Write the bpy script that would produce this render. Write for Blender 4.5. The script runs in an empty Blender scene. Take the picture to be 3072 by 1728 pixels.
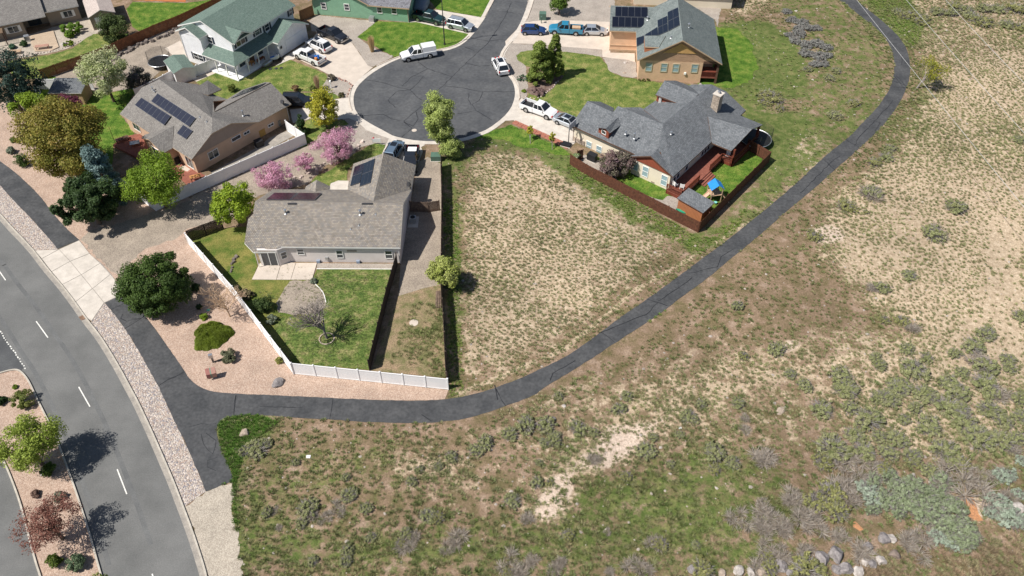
import bpy, math, random
import numpy as np
from mathutils import Vector, Matrix
random.seed(7); RNG=np.random.default_rng(7)
R=math.radians
# ---------------------------------------------------------------- camera, sky, sun, exposure
SC=bpy.context.scene; COL=SC.collection
FPX,TH,CH=2400.0,R(46.0),67.0
cam=bpy.data.cameras.new('camera'); co=bpy.data.objects.new('camera',cam); COL.objects.link(co)
co.location=(0,0,CH); co.rotation_euler=(R(90)-TH,0,0)
cam.sensor_fit='HORIZONTAL'; cam.sensor_width=36; cam.lens=36*FPX/3072; cam.clip_start=.5; cam.clip_end=9000
SC.camera=co
SUN_EL,SUN_AZ=R(54),R(23)           # SUN_AZ: direction the shadows run, from +X towards +Y
sdir=Vector((-math.cos(SUN_AZ)*math.cos(SUN_EL),-math.sin(SUN_AZ)*math.cos(SUN_EL),math.sin(SUN_EL)))
w=bpy.data.worlds.new('World'); SC.world=w; w.use_nodes=True
nt=w.node_tree; sky=nt.nodes.new('ShaderNodeTexSky'); sky.sky_type='NISHITA'; sky.sun_disc=False
sky.sun_elevation=SUN_EL; sky.sun_rotation=math.atan2(sdir.x,sdir.y)
bg=nt.nodes['Background']; bg.inputs['Strength'].default_value=0.068
nt.links.new(sky.outputs[0],bg.inputs['Color'])
sl=bpy.data.lights.new('sun','SUN'); sl.energy=5.0; sl.angle=R(.5); sl.color=(1,.955,.89)
so=bpy.data.objects.new('sun',sl); COL.objects.link(so); so.rotation_euler=sdir.to_track_quat('Z','Y').to_euler(); so.location=(0,0,90)
SC.view_settings.view_transform='Standard'; SC.view_settings.look='None'; SC.view_settings.gamma=1; SC.view_settings.use_curve_mapping=False
SC.view_settings.exposure=0.38
SC.render.engine='CYCLES'; SC.cycles.max_bounces=6; SC.cycles.transparent_max_bounces=8
# ---------------------------------------------------------------- surveying: a sight line of the photograph to the place it meets
ZM=dict(A=(0,0,3.22),B=(500,0,3.22),C=(1000,0,3.22),D=(1500,0,3.22),E=(0,350,3.22),F=(700,400,3.6229),G=(1650,200,3.22),
 H=(500,700,2.8622),I=(0,1000,1.99),J=(700,1150,2.507),K=(1600,1150,2.5075),L=(2272,1150,2.5075),M=(2272,0,2.415),
 N=(2172,550,2.2289),O=(1300,550,2.2289),Q=(0,700,2.898),X=(0,0,.838542),U=(520,0,5.3667),V=(1980,400,6.5861),
 Y=(500,200,2.275),T=(0,0,8.05),S=(300,400,8.05),R=(1680,380,8.05))
CT,ST=math.cos(TH),math.sin(TH)
def ray(c,x,y):
    ox,oy,s=ZM[c]; u=(ox+x/s-1536)/FPX; v=(864-oy-y/s)/FPX
    return Vector((u,CT+v*ST,-ST+v*CT))
def P(c,x,y,z=0.0):
    d=ray(c,x,y); k=(CH-z)/-d.z
    return Vector((d.x*k,d.y*k,z))
def PS(c,pts,z=0.0): return [P(c,p[0],p[1],p[2] if len(p)>2 else z) for p in pts]
def hit(c,x,y,pl,off=0.0):
    n=(pl[1]-pl[0]).cross(pl[2]-pl[0]).normalized()
    if n.z<0: n=-n
    o=pl[0]+n*off; d=ray(c,x,y); C0=Vector((0,0,CH))
    return C0+d*((o-C0).dot(n)/d.dot(n))
def proj(X,Y,Z=0.0):                 # back to full-picture coordinates, for zoning vegetation
    z=Y*CT-(Z-CH)*ST; up=Y*ST+(Z-CH)*CT
    return (1536+FPX*X/z)*.838542,(864-FPX*up/z)*.838542
class Fr:                            # a building's own frame
    def __init__(s,o,a): s.o=Vector((o[0],o[1],0)); s.a=R(a); s.c,s.s=math.cos(s.a),math.sin(s.a)
    def __call__(s,x,y,z=0.0): return Vector((s.o.x+s.c*x-s.s*y,s.o.y+s.s*x+s.c*y,z))
    def inv(s,p): d=p-s.o; return (s.c*d.x+s.s*d.y,-s.s*d.x+s.c*d.y)
# ---------------------------------------------------------------- materials
MATS={}
def N(nt,t,**k):
    n=nt.nodes.new(t)
    for a,b in k.items(): setattr(n,a,b)
    return n
def mat(name,c,c2=None,rough=.8,sc=3.0,fine=None,bump=0.0,bsc=None,metal=0.0,spec=.3,coords='Object',stretch=None,rnd=0.0,detail=6,c3=None):
    if name in MATS: return MATS[name]
    m=bpy.data.materials.new(name); m.use_nodes=True; nt=m.node_tree; L=nt.links; b=nt.nodes['Principled BSDF']
    b.inputs['Roughness'].default_value=rough; b.inputs['Metallic'].default_value=metal; b.inputs['Specular IOR Level'].default_value=spec
    tc=N(nt,'ShaderNodeTexCoord'); src=tc.outputs[coords]
    if stretch:
        mp=N(nt,'ShaderNodeMapping'); mp.inputs['Scale'].default_value=stretch; L.new(src,mp.inputs[0]); src=mp.outputs[0]
    if c2 is None: c2=tuple(v*.82 for v in c)
    no=N(nt,'ShaderNodeTexNoise'); no.inputs['Scale'].default_value=sc; no.inputs['Detail'].default_value=detail; no.inputs['Roughness'].default_value=.6
    L.new(src,no.inputs['Vector'])
    r=N(nt,'ShaderNodeValToRGB'); r.color_ramp.elements[0].position=.36; r.color_ramp.elements[1].position=.64
    r.color_ramp.elements[0].color=(*c2,1); r.color_ramp.elements[1].color=(*c,1); L.new(no.outputs[0],r.inputs[0]); out=r.outputs[0]
    if c3: e=r.color_ramp.elements[1]; e.position=.50; e=r.color_ramp.elements.new(.66); e.color=(*c3,1)
    if fine:                          # (scale, amount)
        n2=N(nt,'ShaderNodeTexNoise'); n2.inputs['Scale'].default_value=fine[0]; n2.inputs['Detail'].default_value=3; L.new(src,n2.inputs['Vector'])
        mr=N(nt,'ShaderNodeMapRange'); mr.inputs[1].default_value=.3; mr.inputs[2].default_value=.7; mr.inputs[3].default_value=1-fine[1]; mr.inputs[4].default_value=1+fine[1]
        L.new(n2.outputs[0],mr.inputs[0]); vm=N(nt,'ShaderNodeVectorMath',operation='SCALE'); L.new(out,vm.inputs[0]); L.new(mr.outputs[0],vm.inputs['Scale']); out=vm.outputs[0]
    if rnd:
        oi=N(nt,'ShaderNodeObjectInfo'); mr=N(nt,'ShaderNodeMapRange'); mr.inputs[3].default_value=1-rnd; mr.inputs[4].default_value=1+rnd
        L.new(oi.outputs['Random'],mr.inputs[0]); vm=N(nt,'ShaderNodeVectorMath',operation='SCALE'); L.new(out,vm.inputs[0]); L.new(mr.outputs[0],vm.inputs['Scale']); out=vm.outputs[0]
    L.new(out,b.inputs['Base Color'])
    if bump:
        nb=N(nt,'ShaderNodeTexNoise'); nb.inputs['Scale'].default_value=bsc or sc*4; nb.inputs['Detail'].default_value=4; L.new(src,nb.inputs['Vector'])
        bp=N(nt,'ShaderNodeBump'); bp.inputs['Strength'].default_value=bump; bp.inputs['Distance'].default_value=.06; L.new(nb.outputs[0],bp.inputs['Height']); L.new(bp.outputs[0],b.inputs['Normal'])
    MATS[name]=m; return m
def stones(name,cols,sc=7.0,bump=.6,rnd=1.0,big=.25):          # a bed of stones: one tone per voronoi cell
    m=bpy.data.materials.new(name); m.use_nodes=True; nt=m.node_tree; L=nt.links; b=nt.nodes['Principled BSDF']; b.inputs['Roughness'].default_value=.85
    tc=N(nt,'ShaderNodeTexCoord'); v=N(nt,'ShaderNodeTexVoronoi'); v.inputs['Scale'].default_value=sc; v.inputs['Randomness'].default_value=rnd
    L.new(tc.outputs['Object'],v.inputs['Vector']); sp=N(nt,'ShaderNodeSeparateColor'); L.new(v.outputs['Color'],sp.inputs[0])
    r=N(nt,'ShaderNodeValToRGB'); r.color_ramp.interpolation='CONSTANT'; el=r.color_ramp.elements
    el[0].position=0; el[0].color=(*cols[0],1); el[1].position=1/len(cols); el[1].color=(*cols[1],1)
    for i in range(2,len(cols)): e=el.new(i/len(cols)); e.color=(*cols[i],1)
    L.new(sp.outputs[0],r.inputs[0])
    n2=N(nt,'ShaderNodeTexNoise'); n2.inputs['Scale'].default_value=.5; n2.inputs['Detail'].default_value=5; L.new(tc.outputs['Object'],n2.inputs['Vector'])
    mr=N(nt,'ShaderNodeMapRange'); mr.inputs[1].default_value=.3; mr.inputs[2].default_value=.7; mr.inputs[3].default_value=1-big*.5; mr.inputs[4].default_value=1+big*.5; L.new(n2.outputs[0],mr.inputs[0])
    vm=N(nt,'ShaderNodeVectorMath',operation='SCALE'); L.new(r.outputs[0],vm.inputs[0]); L.new(mr.outputs[0],vm.inputs['Scale']); L.new(vm.outputs[0],b.inputs['Base Color'])
    bp=N(nt,'ShaderNodeBump'); bp.invert=True; bp.inputs['Strength'].default_value=bump; bp.inputs['Distance'].default_value=.08; L.new(v.outputs['Distance'],bp.inputs['Height']); L.new(bp.outputs[0],b.inputs['Normal'])
    MATS[name]=m; return m
def shingle(name,cols,tab=.28,row=.20,contrast=1.0,dirt=.12):
    m=bpy.data.materials.new(name); m.use_nodes=True; nt=m.node_tree; L=nt.links; b=nt.nodes['Principled BSDF']; b.inputs['Roughness'].default_value=.9; b.inputs['Specular IOR Level'].default_value=.2
    uv=N(nt,'ShaderNodeUVMap'); br=N(nt,'ShaderNodeTexBrick'); br.offset=.5; br.inputs['Scale'].default_value=1; br.inputs['Brick Width'].default_value=tab; br.inputs['Row Height'].default_value=row
    br.inputs['Mortar Size'].default_value=.014; br.inputs['Mortar Smooth'].default_value=.3; br.inputs['Bias'].default_value=0
    br.inputs['Color1'].default_value=(0,0,0,1); br.inputs['Color2'].default_value=(1,1,1,1); br.inputs['Mortar'].default_value=(0,0,0,1)
    L.new(uv.outputs[0],br.inputs['Vector'])
    # second random layer so tabs take several tones
    wn=N(nt,'ShaderNodeTexNoise'); wn.inputs['Scale'].default_value=2.6; wn.inputs['Detail'].default_value=3; L.new(uv.outputs[0],wn.inputs['Vector'])
    mx=N(nt,'ShaderNodeMix'); mx.data_type='FLOAT'; mx.inputs[0].default_value=.45; L.new(br.outputs['Color'],mx.inputs[2]); L.new(wn.outputs[0],mx.inputs[3])
    r=N(nt,'ShaderNodeValToRGB'); el=r.color_ramp.elements; n=len(cols)
    el[0].position=.15; el[0].color=(*cols[0],1); el[1].position=.85; el[1].color=(*cols[-1],1)
    for i in range(1,n-1): e=el.new(.15+.7*i/(n-1)); e.color=(*cols[i],1)
    L.new(mx.outputs[0],r.inputs[0])
    big=N(nt,'ShaderNodeTexNoise'); big.inputs['Scale'].default_value=.6; big.inputs['Detail'].default_value=6; L.new(uv.outputs[0],big.inputs['Vector'])
    mr=N(nt,'ShaderNodeMapRange'); mr.inputs[1].default_value=.3; mr.inputs[2].default_value=.7; mr.inputs[3].default_value=1-dirt; mr.inputs[4].default_value=1+dirt; L.new(big.outputs[0],mr.inputs[0])
    vm=N(nt,'ShaderNodeVectorMath',operation='SCALE'); L.new(r.outputs[0],vm.inputs[0]); L.new(mr.outputs[0],vm.inputs['Scale'])
    mm=N(nt,'ShaderNodeMix'); mm.data_type='RGBA'; L.new(br.outputs['Fac'],mm.inputs[0]); L.new(vm.outputs[0],mm.inputs[6]); mm.inputs[7].default_value=(*[v*.35 for v in cols[0]],1)
    L.new(mm.outputs[2],b.inputs['Base Color'])
    bp=N(nt,'ShaderNodeBump'); bp.invert=True; bp.inputs['Strength'].default_value=.5*contrast; bp.inputs['Distance'].default_value=.02; L.new(br.outputs['Fac'],bp.inputs['Height']); L.new(bp.outputs[0],b.inputs['Normal'])
    MATS[name]=m; return m
def siding(name,c,row=.2,vert=False,dirt=.08):
    m=bpy.data.materials.new(name); m.use_nodes=True; nt=m.node_tree; L=nt.links; b=nt.nodes['Principled BSDF']; b.inputs['Roughness'].default_value=.7
    uv=N(nt,'ShaderNodeUVMap'); sp=N(nt,'ShaderNodeSeparateXYZ'); L.new(uv.outputs[0],sp.inputs[0])
    dv=N(nt,'ShaderNodeMath',operation='DIVIDE'); dv.inputs[1].default_value=row; L.new(sp.outputs[0 if vert else 1],dv.inputs[0])
    fr=N(nt,'ShaderNodeMath',operation='FRACT'); L.new(dv.outputs[0],fr.inputs[0])
    r=N(nt,'ShaderNodeValToRGB'); el=r.color_ramp.elements; el[0].position=0; el[0].color=(.45,.45,.45,1); el[1].position=.16; el[1].color=(1,1,1,1); L.new(fr.outputs[0],r.inputs[0])
    no=N(nt,'ShaderNodeTexNoise'); no.inputs['Scale'].default_value=1.3; no.inputs['Detail'].default_value=6; L.new(uv.outputs[0],no.inputs['Vector'])
    mr=N(nt,'ShaderNodeMapRange'); mr.inputs[1].default_value=.3; mr.inputs[2].default_value=.7; mr.inputs[3].default_value=1-dirt; mr.inputs[4].default_value=1+dirt; L.new(no.outputs[0],mr.inputs[0])
    mu=N(nt,'ShaderNodeMix'); mu.data_type='RGBA'; mu.blend_type='MULTIPLY'; mu.inputs[0].default_value=1; mu.inputs[6].default_value=(*c,1); L.new(r.outputs[0],mu.inputs[7])
    vm=N(nt,'ShaderNodeVectorMath',operation='SCALE'); L.new(mu.outputs[2],vm.inputs[0]); L.new(mr.outputs[0],vm.inputs['Scale']); L.new(vm.outputs[0],b.inputs['Base Color'])
    bp=N(nt,'ShaderNodeBump'); bp.inputs['Strength'].default_value=.6; bp.inputs['Distance'].default_value=.03; L.new(fr.outputs[0],bp.inputs['Height']); L.new(bp.outputs[0],b.inputs['Normal'])
    MATS[name]=m; return m
def leafmat(name,rough=.6,trans=.33):   # colour comes from the leaf's own colour attribute
    m=bpy.data.materials.new(name); m.use_nodes=True; nt=m.node_tree; L=nt.links; b=nt.nodes['Principled BSDF']; b.inputs['Roughness'].default_value=rough; b.inputs['Specular IOR Level'].default_value=.25
    a=N(nt,'ShaderNodeAttribute'); a.attribute_name='tint'; L.new(a.outputs['Color'],b.inputs['Base Color'])
    t=N(nt,'ShaderNodeBsdfTranslucent'); L.new(a.outputs['Color'],t.inputs['Color']); mx=N(nt,'ShaderNodeMixShader'); mx.inputs[0].default_value=trans
    L.new(b.outputs[0],mx.inputs[1]); L.new(t.outputs[0],mx.inputs[2]); L.new(mx.outputs[0],nt.nodes['Material Output'].inputs['Surface'])
    MATS[name]=m; return m
LEAF=leafmat('leaf'); TUFT=leafmat('grass_blade',.8,.2)
M_conc=mat('concrete',(.55,.50,.44),(.44,.40,.35),sc=.9,fine=(14,.08),bump=.15,bsc=30)
M_concp=mat('pink_concrete',(.53,.46,.39),(.45,.39,.33),sc=.7,fine=(14,.07),bump=.15,bsc=30)
M_kerb=mat('kerb_concrete',(.46,.42,.36),(.36,.33,.28),sc=1.5,fine=(12,.12))
M_gut=mat('gutter_concrete',(.33,.30,.26),(.24,.22,.195),sc=1.2,fine=(8,.15))
M_asph=mat('road_asphalt',(.155,.155,.150),(.112,.113,.110),sc=.22,fine=(9,.13),detail=14,bump=.3,bsc=60,rough=.9)
M_asphd=mat('dark_asphalt',(.074,.075,.077),(.045,.047,.050),sc=.45,fine=(3,.22),bump=.3,bsc=60,rough=.85,detail=10)
M_cds=mat('sealed_asphalt',(.090,.092,.095),(.060,.063,.068),sc=.35,fine=(2.2,.16),bump=.3,bsc=60,rough=.85,detail=12)
M_crack=mat('crack_filler',(.020,.021,.024),rough=.6)
M_backl=mat('patchy_back_lawn',(.10,.135,.035),(.055,.092,.022),c3=(.21,.19,.085),sc=.9,fine=(5,.5),bump=1.0,bsc=9,rough=.95,spec=.1,detail=14)
M_lawn=mat('lawn_grass',(.125,.160,.040),(.070,.110,.024),c3=(.22,.21,.075),sc=.75,fine=(6,.45),bump=1.0,bsc=9,rough=.95,spec=.1,detail=12)
M_lawnd=mat('lush_grass',(.085,.150,.022),(.045,.098,.013),c3=(.155,.19,.04),sc=.8,fine=(6,.5),bump=1.0,bsc=9,rough=.95,spec=.1,detail=12)
M_lawny=mat('dry_lawn',(.20,.18,.055),(.075,.115,.022),sc=.5,fine=(7,.35),bump=1.0,bsc=9,rough=.95,spec=.1,detail=12)
M_dirt=mat('yard_dirt',(.28,.20,.13),(.13,.13,.055),sc=.8,fine=(7,.35),bump=.8,bsc=10,rough=.95,spec=.1,detail=12)
M_mulch=mat('bark_mulch',(.11,.065,.05),(.20,.15,.13),sc=3,fine=(10,.4),bump=1,bsc=14)
M_orange=mat('orange_mulch',(.45,.15,.05),(.33,.11,.04),sc=3,fine=(10,.2))
M_pink=stones('pink_gravel',[(.345,.24,.18),(.40,.29,.22),(.29,.20,.15),(.44,.335,.265),(.36,.26,.20)],sc=12,bump=.4)
M_cob=stones('river_cobble',[(.38,.33,.28),(.26,.22,.20),(.44,.38,.33),(.33,.25,.205),(.24,.22,.23),(.50,.44,.39),(.37,.30,.25)],sc=7.5,bump=1.0,big=.1)
M_grv=stones('grey_gravel',[(.30,.26,.22),(.36,.32,.275),(.26,.22,.19),(.33,.29,.25)],sc=12,bump=.5)
M_grvd=stones('drive_gravel',[(.26,.215,.17),(.31,.26,.205),(.22,.18,.145),(.28,.235,.185)],sc=9,bump=.4,big=.35)
M_grvf=stones('fine_gravel',[(.36,.31,.25),(.42,.37,.30),(.30,.26,.21)],sc=12,bump=.4)
M_white=mat('white_vinyl',(.80,.80,.80),(.74,.74,.74),sc=.8,rough=.45)
M_wtrim=mat('white_paint',(.78,.77,.74),(.70,.69,.66),sc=2,rough=.5)
M_tanp=mat('tan_trim',(.50,.36,.24),(.42,.30,.20),sc=2)
M_brownt=mat('brown_trim',(.13,.075,.05),(.10,.055,.04),sc=2)
M_redw=mat('red_stain_wood',(.17,.042,.022),(.11,.028,.016),sc=2,stretch=(1,1,.2),fine=(9,.15))
M_deckr=mat('red_deck',(.26,.095,.065),(.19,.065,.045),sc=2,fine=(9,.15))
M_fence=mat('brown_picket',(.115,.046,.026),(.080,.032,.019),sc=3,rnd=.12,fine=(6,.2))
M_fenced=mat('weathered_picket',(.16,.115,.085),(.09,.062,.048),sc=3,rnd=.2,fine=(6,.2))
M_fenceo=mat('orange_brown_picket',(.20,.078,.034),(.12,.048,.024),sc=2,rnd=.15,fine=(6,.2))
M_cedar=mat('cedar_board',(.42,.20,.085),(.31,.14,.06),sc=2.5,stretch=(3,3,.5),fine=(9,.15))
M_wood=mat('pale_timber',(.48,.34,.22),(.38,.26,.17),sc=3,fine=(9,.12))
M_deckw=mat('pale_decking',(.46,.36,.26),(.38,.29,.21),sc=2,stretch=(1,5,1),fine=(9,.12))
M_black=mat('black_plastic',(.02,.02,.022),rough=.5)
M_dgrey=mat('dark_metal',(.07,.07,.075),rough=.45,metal=.5)
M_wire=mat('pale_wire',(.45,.45,.45),rough=.4,sc=4)
M_galv=mat('galvanised_metal',(.55,.56,.57),(.45,.46,.47),rough=.35,metal=.8,sc=4)
M_tyre=mat('tyre_rubber',(.022,.022,.022),rough=.85)
M_rim=mat('alloy_rim',(.5,.5,.5),rough=.3,metal=.8)
M_lampr=mat('red_lens',(.5,.02,.02),rough=.2); M_lampw=mat('clear_lens',(.7,.7,.7),rough=.15)
M_util=mat('utility_green',(.085,.15,.115),(.07,.125,.095),sc=2,rough=.5)
M_bark=mat('bark',(.16,.115,.085),(.09,.065,.05),sc=5,stretch=(1,1,.3),bump=.6)
M_barkg=mat('grey_bark',(.30,.26,.23),(.19,.165,.15),sc=5,bump=.4)
M_rock=mat('boulder_grey',(.27,.245,.235),(.15,.135,.135),sc=1.8,fine=(9,.2),bump=.7,bsc=6)
M_rockw=mat('boulder_white',(.50,.46,.42),(.30,.265,.24),sc=1.8,fine=(9,.15),bump=.7,bsc=6)
M_rockt=mat('boulder_tan',(.40,.325,.26),(.27,.215,.17),sc=1.8,fine=(9,.15),bump=.7,bsc=6)
M_brick=mat('red_paver',(.36,.14,.095),(.28,.11,.075),sc=4,fine=(10,.15))
M_block=mat('stone_block',(.42,.35,.28),(.28,.23,.19),sc=4,fine=(10,.2),rnd=.25)
M_stucco=mat('tan_stucco',(.56,.39,.275),(.49,.335,.235),sc=.7,fine=(30,.05))
M_stuccol=mat('taupe_stucco',(.36,.285,.235),(.31,.245,.20),sc=.7)
M_cream=mat('cream_stucco',(.70,.62,.49),(.63,.56,.44),sc=.6,fine=(30,.04))
M_pale=mat('pale_stucco',(.66,.61,.58),(.60,.55,.52),sc=.6,fine=(30,.04))
M_taupe=mat('taupe_wall',(.30,.25,.19),(.26,.21,.165),sc=.8,fine=(30,.05))
M_wsid=siding('white_siding',(.80,.80,.81),.2); M_gsid=siding('mint_green_siding',(.23,.42,.28),.24); M_tsid=siding('peach_siding',(.74,.49,.32),.20)
M_rsid=siding('red_brown_boards',(.24,.06,.03),.22,vert=True); M_bsid=siding('shed_boards',(.34,.13,.055),.2,vert=True); M_cedsid=siding('tan_shed_boards',(.42,.28,.16),.22,vert=True)
M_rB=shingle('weathered_brown_shingle',[(.16,.14,.125),(.25,.22,.185),(.20,.19,.18),(.31,.27,.22),(.26,.24,.22)],tab=.27,row=.20,dirt=.1)
M_rA=shingle('grey_tan_shingle',[(.165,.155,.145),(.215,.20,.185),(.26,.245,.225)],tab=.26,row=.16,dirt=.08)
M_rC=shingle('charcoal_shingle',[(.105,.113,.122),(.145,.155,.165),(.19,.198,.208)],tab=.30,row=.17)
M_rT=shingle('slate_green_shingle',[(.13,.155,.15),(.17,.195,.19),(.22,.245,.235)],tab=.30,row=.17)
M_rW=shingle('sage_green_shingle',[(.115,.165,.14),(.14,.195,.165),(.17,.225,.195)],tab=.28,row=.15,dirt=.06)
M_rG=shingle('mottled_grey_shingle',[(.10,.10,.11),(.22,.22,.24),(.15,.15,.16)],tab=.34,row=.24)
M_rS=shingle('pale_pink_shingle',[(.42,.35,.32),(.48,.41,.37),(.53,.45,.41)],tab=.3,row=.17,dirt=.05)
def glassm(name,c,rough=.08):
    m=mat(name,c,tuple(v*.8 for v in c),rough=rough,spec=.8,sc=1.5); return m
M_glass=glassm('window_glass',(.035,.045,.055)); M_blind=glassm('window_with_blind',(.30,.42,.46),.15); M_cglass=glassm('car_glass',(.015,.018,.024),.05)
M_solar=mat('solar_cell',(.022,.025,.040),(.018,.020,.034),rough=.25,spec=.5,sc=1); M_solk=mat('black_solar_cell',(.008,.010,.018),rough=.10,spec=.7,sc=1)
M_solr=mat('reddish_solar_cell',(.040,.012,.020),(.022,.010,.018),rough=.2,spec=.5,sc=.7)
M_solf=mat('panel_frame',(.16,.17,.19),rough=.4,metal=.6); M_shut=mat('navy_shutter',(.025,.035,.055),rough=.5)
def paint(name,c,metal=.25): 
    m=mat(name,c,tuple(v*.96 for v in c),rough=.28,spec=.6,metal=metal,sc=1); 
    m.node_tree.nodes['Principled BSDF'].inputs['Coat Weight'].default_value=.6; return m
M_pw=paint('white_car_paint',(.70,.70,.70),0)
# ---------------------------------------------------------------- mesh building
class MB:
    def __init__(s,fr=None): s.v=[]; s.f=[]; s.m=[]; s.fr=fr
    def add(s,pts,faces,mi=0):
        b=len(s.v); s.v+= [Vector(p) if s.fr is None else s.fr(*p) for p in pts]; s.f+=[[b+i for i in f] for f in faces]; s.m+=[mi]*len(faces); return s
    def box(s,x0,x1,y0,y1,z0,z1,mi=0):
        return s.add([(x0,y0,z0),(x1,y0,z0),(x1,y1,z0),(x0,y1,z0),(x0,y0,z1),(x1,y0,z1),(x1,y1,z1),(x0,y1,z1)],[(0,3,2,1),(4,5,6,7),(0,1,5,4),(1,2,6,5),(2,3,7,6),(3,0,4,7)],mi)
    def poly(s,pts,mi=0): return s.add(pts,[tuple(range(len(pts)))],mi)
    def prism(s,pts,z0,z1,mi=0,side=None):     # pts: 2-D outline
        n=len(pts); a=sum(pts[i][0]*pts[(i+1)%n][1]-pts[(i+1)%n][0]*pts[i][1] for i in range(n))
        if a<0: pts=pts[::-1]
        v=[(p[0],p[1],z0) for p in pts]+[(p[0],p[1],z1) for p in pts]
        s.add(v,[tuple(range(n,2*n)),tuple(range(n-1,-1,-1))],mi); b=len(s.v)-2*n
        fs=[(i,(i+1)%n,n+(i+1)%n,n+i) for i in range(n)]; s.f+=[[b+i for i in f] for f in fs]; s.m+=[mi if side is None else side]*n; return s
    def slab(s,pts,t,mi=0,side=1):             # world polygon thickened straight down
        pts=[Vector(p) if s.fr is None else s.fr(*p) for p in pts]; fr,s.fr=s.fr,None
        n=len(pts); nn=sum(((pts[i]-pts[0]).cross(pts[(i+1)%n]-pts[0]) for i in range(1,n-1)),Vector())
        if nn.z<0: pts=pts[::-1]
        v=pts+[p-Vector((0,0,t)) for p in pts]; s.add(v,[tuple(range(n))],mi); b=len(s.v)-2*n
        fs=[tuple(range(2*n-1,n-1,-1))]+[(i,n+i,n+(i+1)%n,(i+1)%n) for i in range(n)]; s.f+=[[b+i for i in f] for f in fs]; s.m+=[side]*len(fs); s.fr=fr; return s
    def tube(s,p0,p1,r0,r1=None,n=8,mi=0,cap=True):
        if s.fr is not None: p0,p1=s.fr(*p0),s.fr(*p1)
        fr,s.fr=s.fr,None; p0,p1=Vector(p0),Vector(p1); r1=r0 if r1 is None else r1
        d=(p1-p0).normalized(); a=d.orthogonal().normalized(); c=d.cross(a)
        v=[p0+(a*math.cos(t)+c*math.sin(t))*r0 for t in [2*math.pi*i/n for i in range(n)]]+[p1+(a*math.cos(t)+c*math.sin(t))*r1 for t in [2*math.pi*i/n for i in range(n)]]
        f=[(i,(i+1)%n,n+(i+1)%n,n+i) for i in range(n)]
        if cap: f+=[tuple(range(n-1,-1,-1)),tuple(range(n,2*n))]
        s.add(v,f,mi); s.fr=fr; return s
    def bar(s,p0,p1,w,h,mi=0):                 # rectangular bar between two points, w across, h tall
        if s.fr is not None: p0,p1=s.fr(*p0),s.fr(*p1)
        fr,s.fr=s.fr,None; p0,p1=Vector(p0),Vector(p1); d=(p1-p0).normalized(); a=d.cross(Vector((0,0,1)))
        a=Vector((1,0,0)) if a.length<1e-3 else a.normalized(); u=a.cross(d).normalized(); a=a*w/2; u=u*h/2
        s.add([p0-a-u,p0+a-u,p0+a+u,p0-a+u,p1-a-u,p1+a-u,p1+a+u,p1-a+u],[(0,1,2,3),(7,6,5,4),(0,4,5,1),(1,5,6,2),(2,6,7,3),(3,7,4,0)],mi); s.fr=fr; return s
from mathutils.geometry import tessellate_polygon
def fill(me,V,F,origin,uv=True):
    G=[]
    if any(len(f)>12 for f in F):
        assert True
        for f in F:
            if len(f)>26:
                G+= [[f[i] for i in t] for t in tessellate_polygon([[Vector(V[i]) for i in f]])]
            else: G.append(f)
        F=G
    V=np.array([tuple(p) for p in V],float)-np.array(origin,float); me.from_pydata(V.tolist(),[],F); 
    if uv:
        l=me.uv_layers.new(name='UVMap'); data=np.zeros(len(me.loops)*2)
        for p in me.polygons:
            n=p.normal; h=Vector((-n.y,n.x,0)); h=Vector((1,0,0)) if h.length<.05 else h.normalized(); u=n.cross(h)
            for li in p.loop_indices:
                q=Vector(V[me.loops[li].vertex_index]); data[2*li]=q.dot(h); data[2*li+1]=q.dot(u)
        l.data.foreach_set('uv',data)
WL={}
def mkobj(name,mb,mats,loc=(0,0,0),parent=None,smooth=False,uv=True):
    me=bpy.data.meshes.new(name); fill(me,mb.v,mb.f,loc,uv)
    if not isinstance(mats,(list,tuple)): mats=[mats]
    for m in mats: me.materials.append(m)
    if len(mats)>1: me.polygons.foreach_set('material_index',mb.m)
    if smooth: me.polygons.foreach_set('use_smooth',[True]*len(me.polygons))
    me.update(); o=bpy.data.objects.new(name,me); COL.objects.link(o)
    if parent is None: o.location=loc
    else: o.parent=parent
    WL[o]=Vector(loc); return o
def tag(o,label,cat,group=None):
    o['label']=label; o['category']=cat
    if group: o['group']=group
    return o
def thing(name,label,cat,loc,group=None):
    o=bpy.data.objects.new(name,None); o.empty_display_size=.3; COL.objects.link(o); o.location=loc; WL[o]=Vector(loc); return tag(o,label,cat,group)
def loose(mb):
    par=list(range(len(mb.v)))
    def fd(a):
        while par[a]!=a: par[a]=par[par[a]]; a=par[a]
        return a
    key={}
    for i,v in enumerate(mb.v):
        k=(round(v[0],3),round(v[1],3),round(v[2],3)); 
        if k in key: par[fd(i)]=fd(key[k])
        else: key[k]=i
    for f in mb.f:
        for i in f[1:]: par[fd(i)]=fd(f[0])
    out={}
    for f,m in zip(mb.f,mb.m): out.setdefault(fd(f[0]),[]).append((f,m))
    res=[]
    for fs in out.values():
        b=MB(); mp={}
        for f,m in fs:
            g=[]
            for i in f:
                if i not in mp: mp[i]=len(b.v); b.v.append(mb.v[i])
                g.append(mp[i])
            b.f.append(g); b.m.append(m)
        res.append(b)
    return res
def part(par,name,mb,mats,label=None,smooth=False,kind=None,uv=True):
    if name in('gable_wall','downspout','porch_post','balcony_post','trim_band'):
        bs=loose(mb)
        if len(bs)>1:
            for b in bs: o=part(par,name,b,mats,label,smooth,kind,uv)
            return o
    o=mkobj(name,mb,mats,WL[par],par,smooth,uv)
    if label: o['label']=label
    if kind: o['kind']=kind
    return o
def inst(par,name,me,mw):                      # a part that shares its mesh with alike pieces
    o=bpy.data.objects.new(name,me); COL.objects.link(o); o.parent=par
    o.matrix_local=Matrix.Translation(-WL[par])@mw; WL[o]=WL[par]; return o
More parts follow.
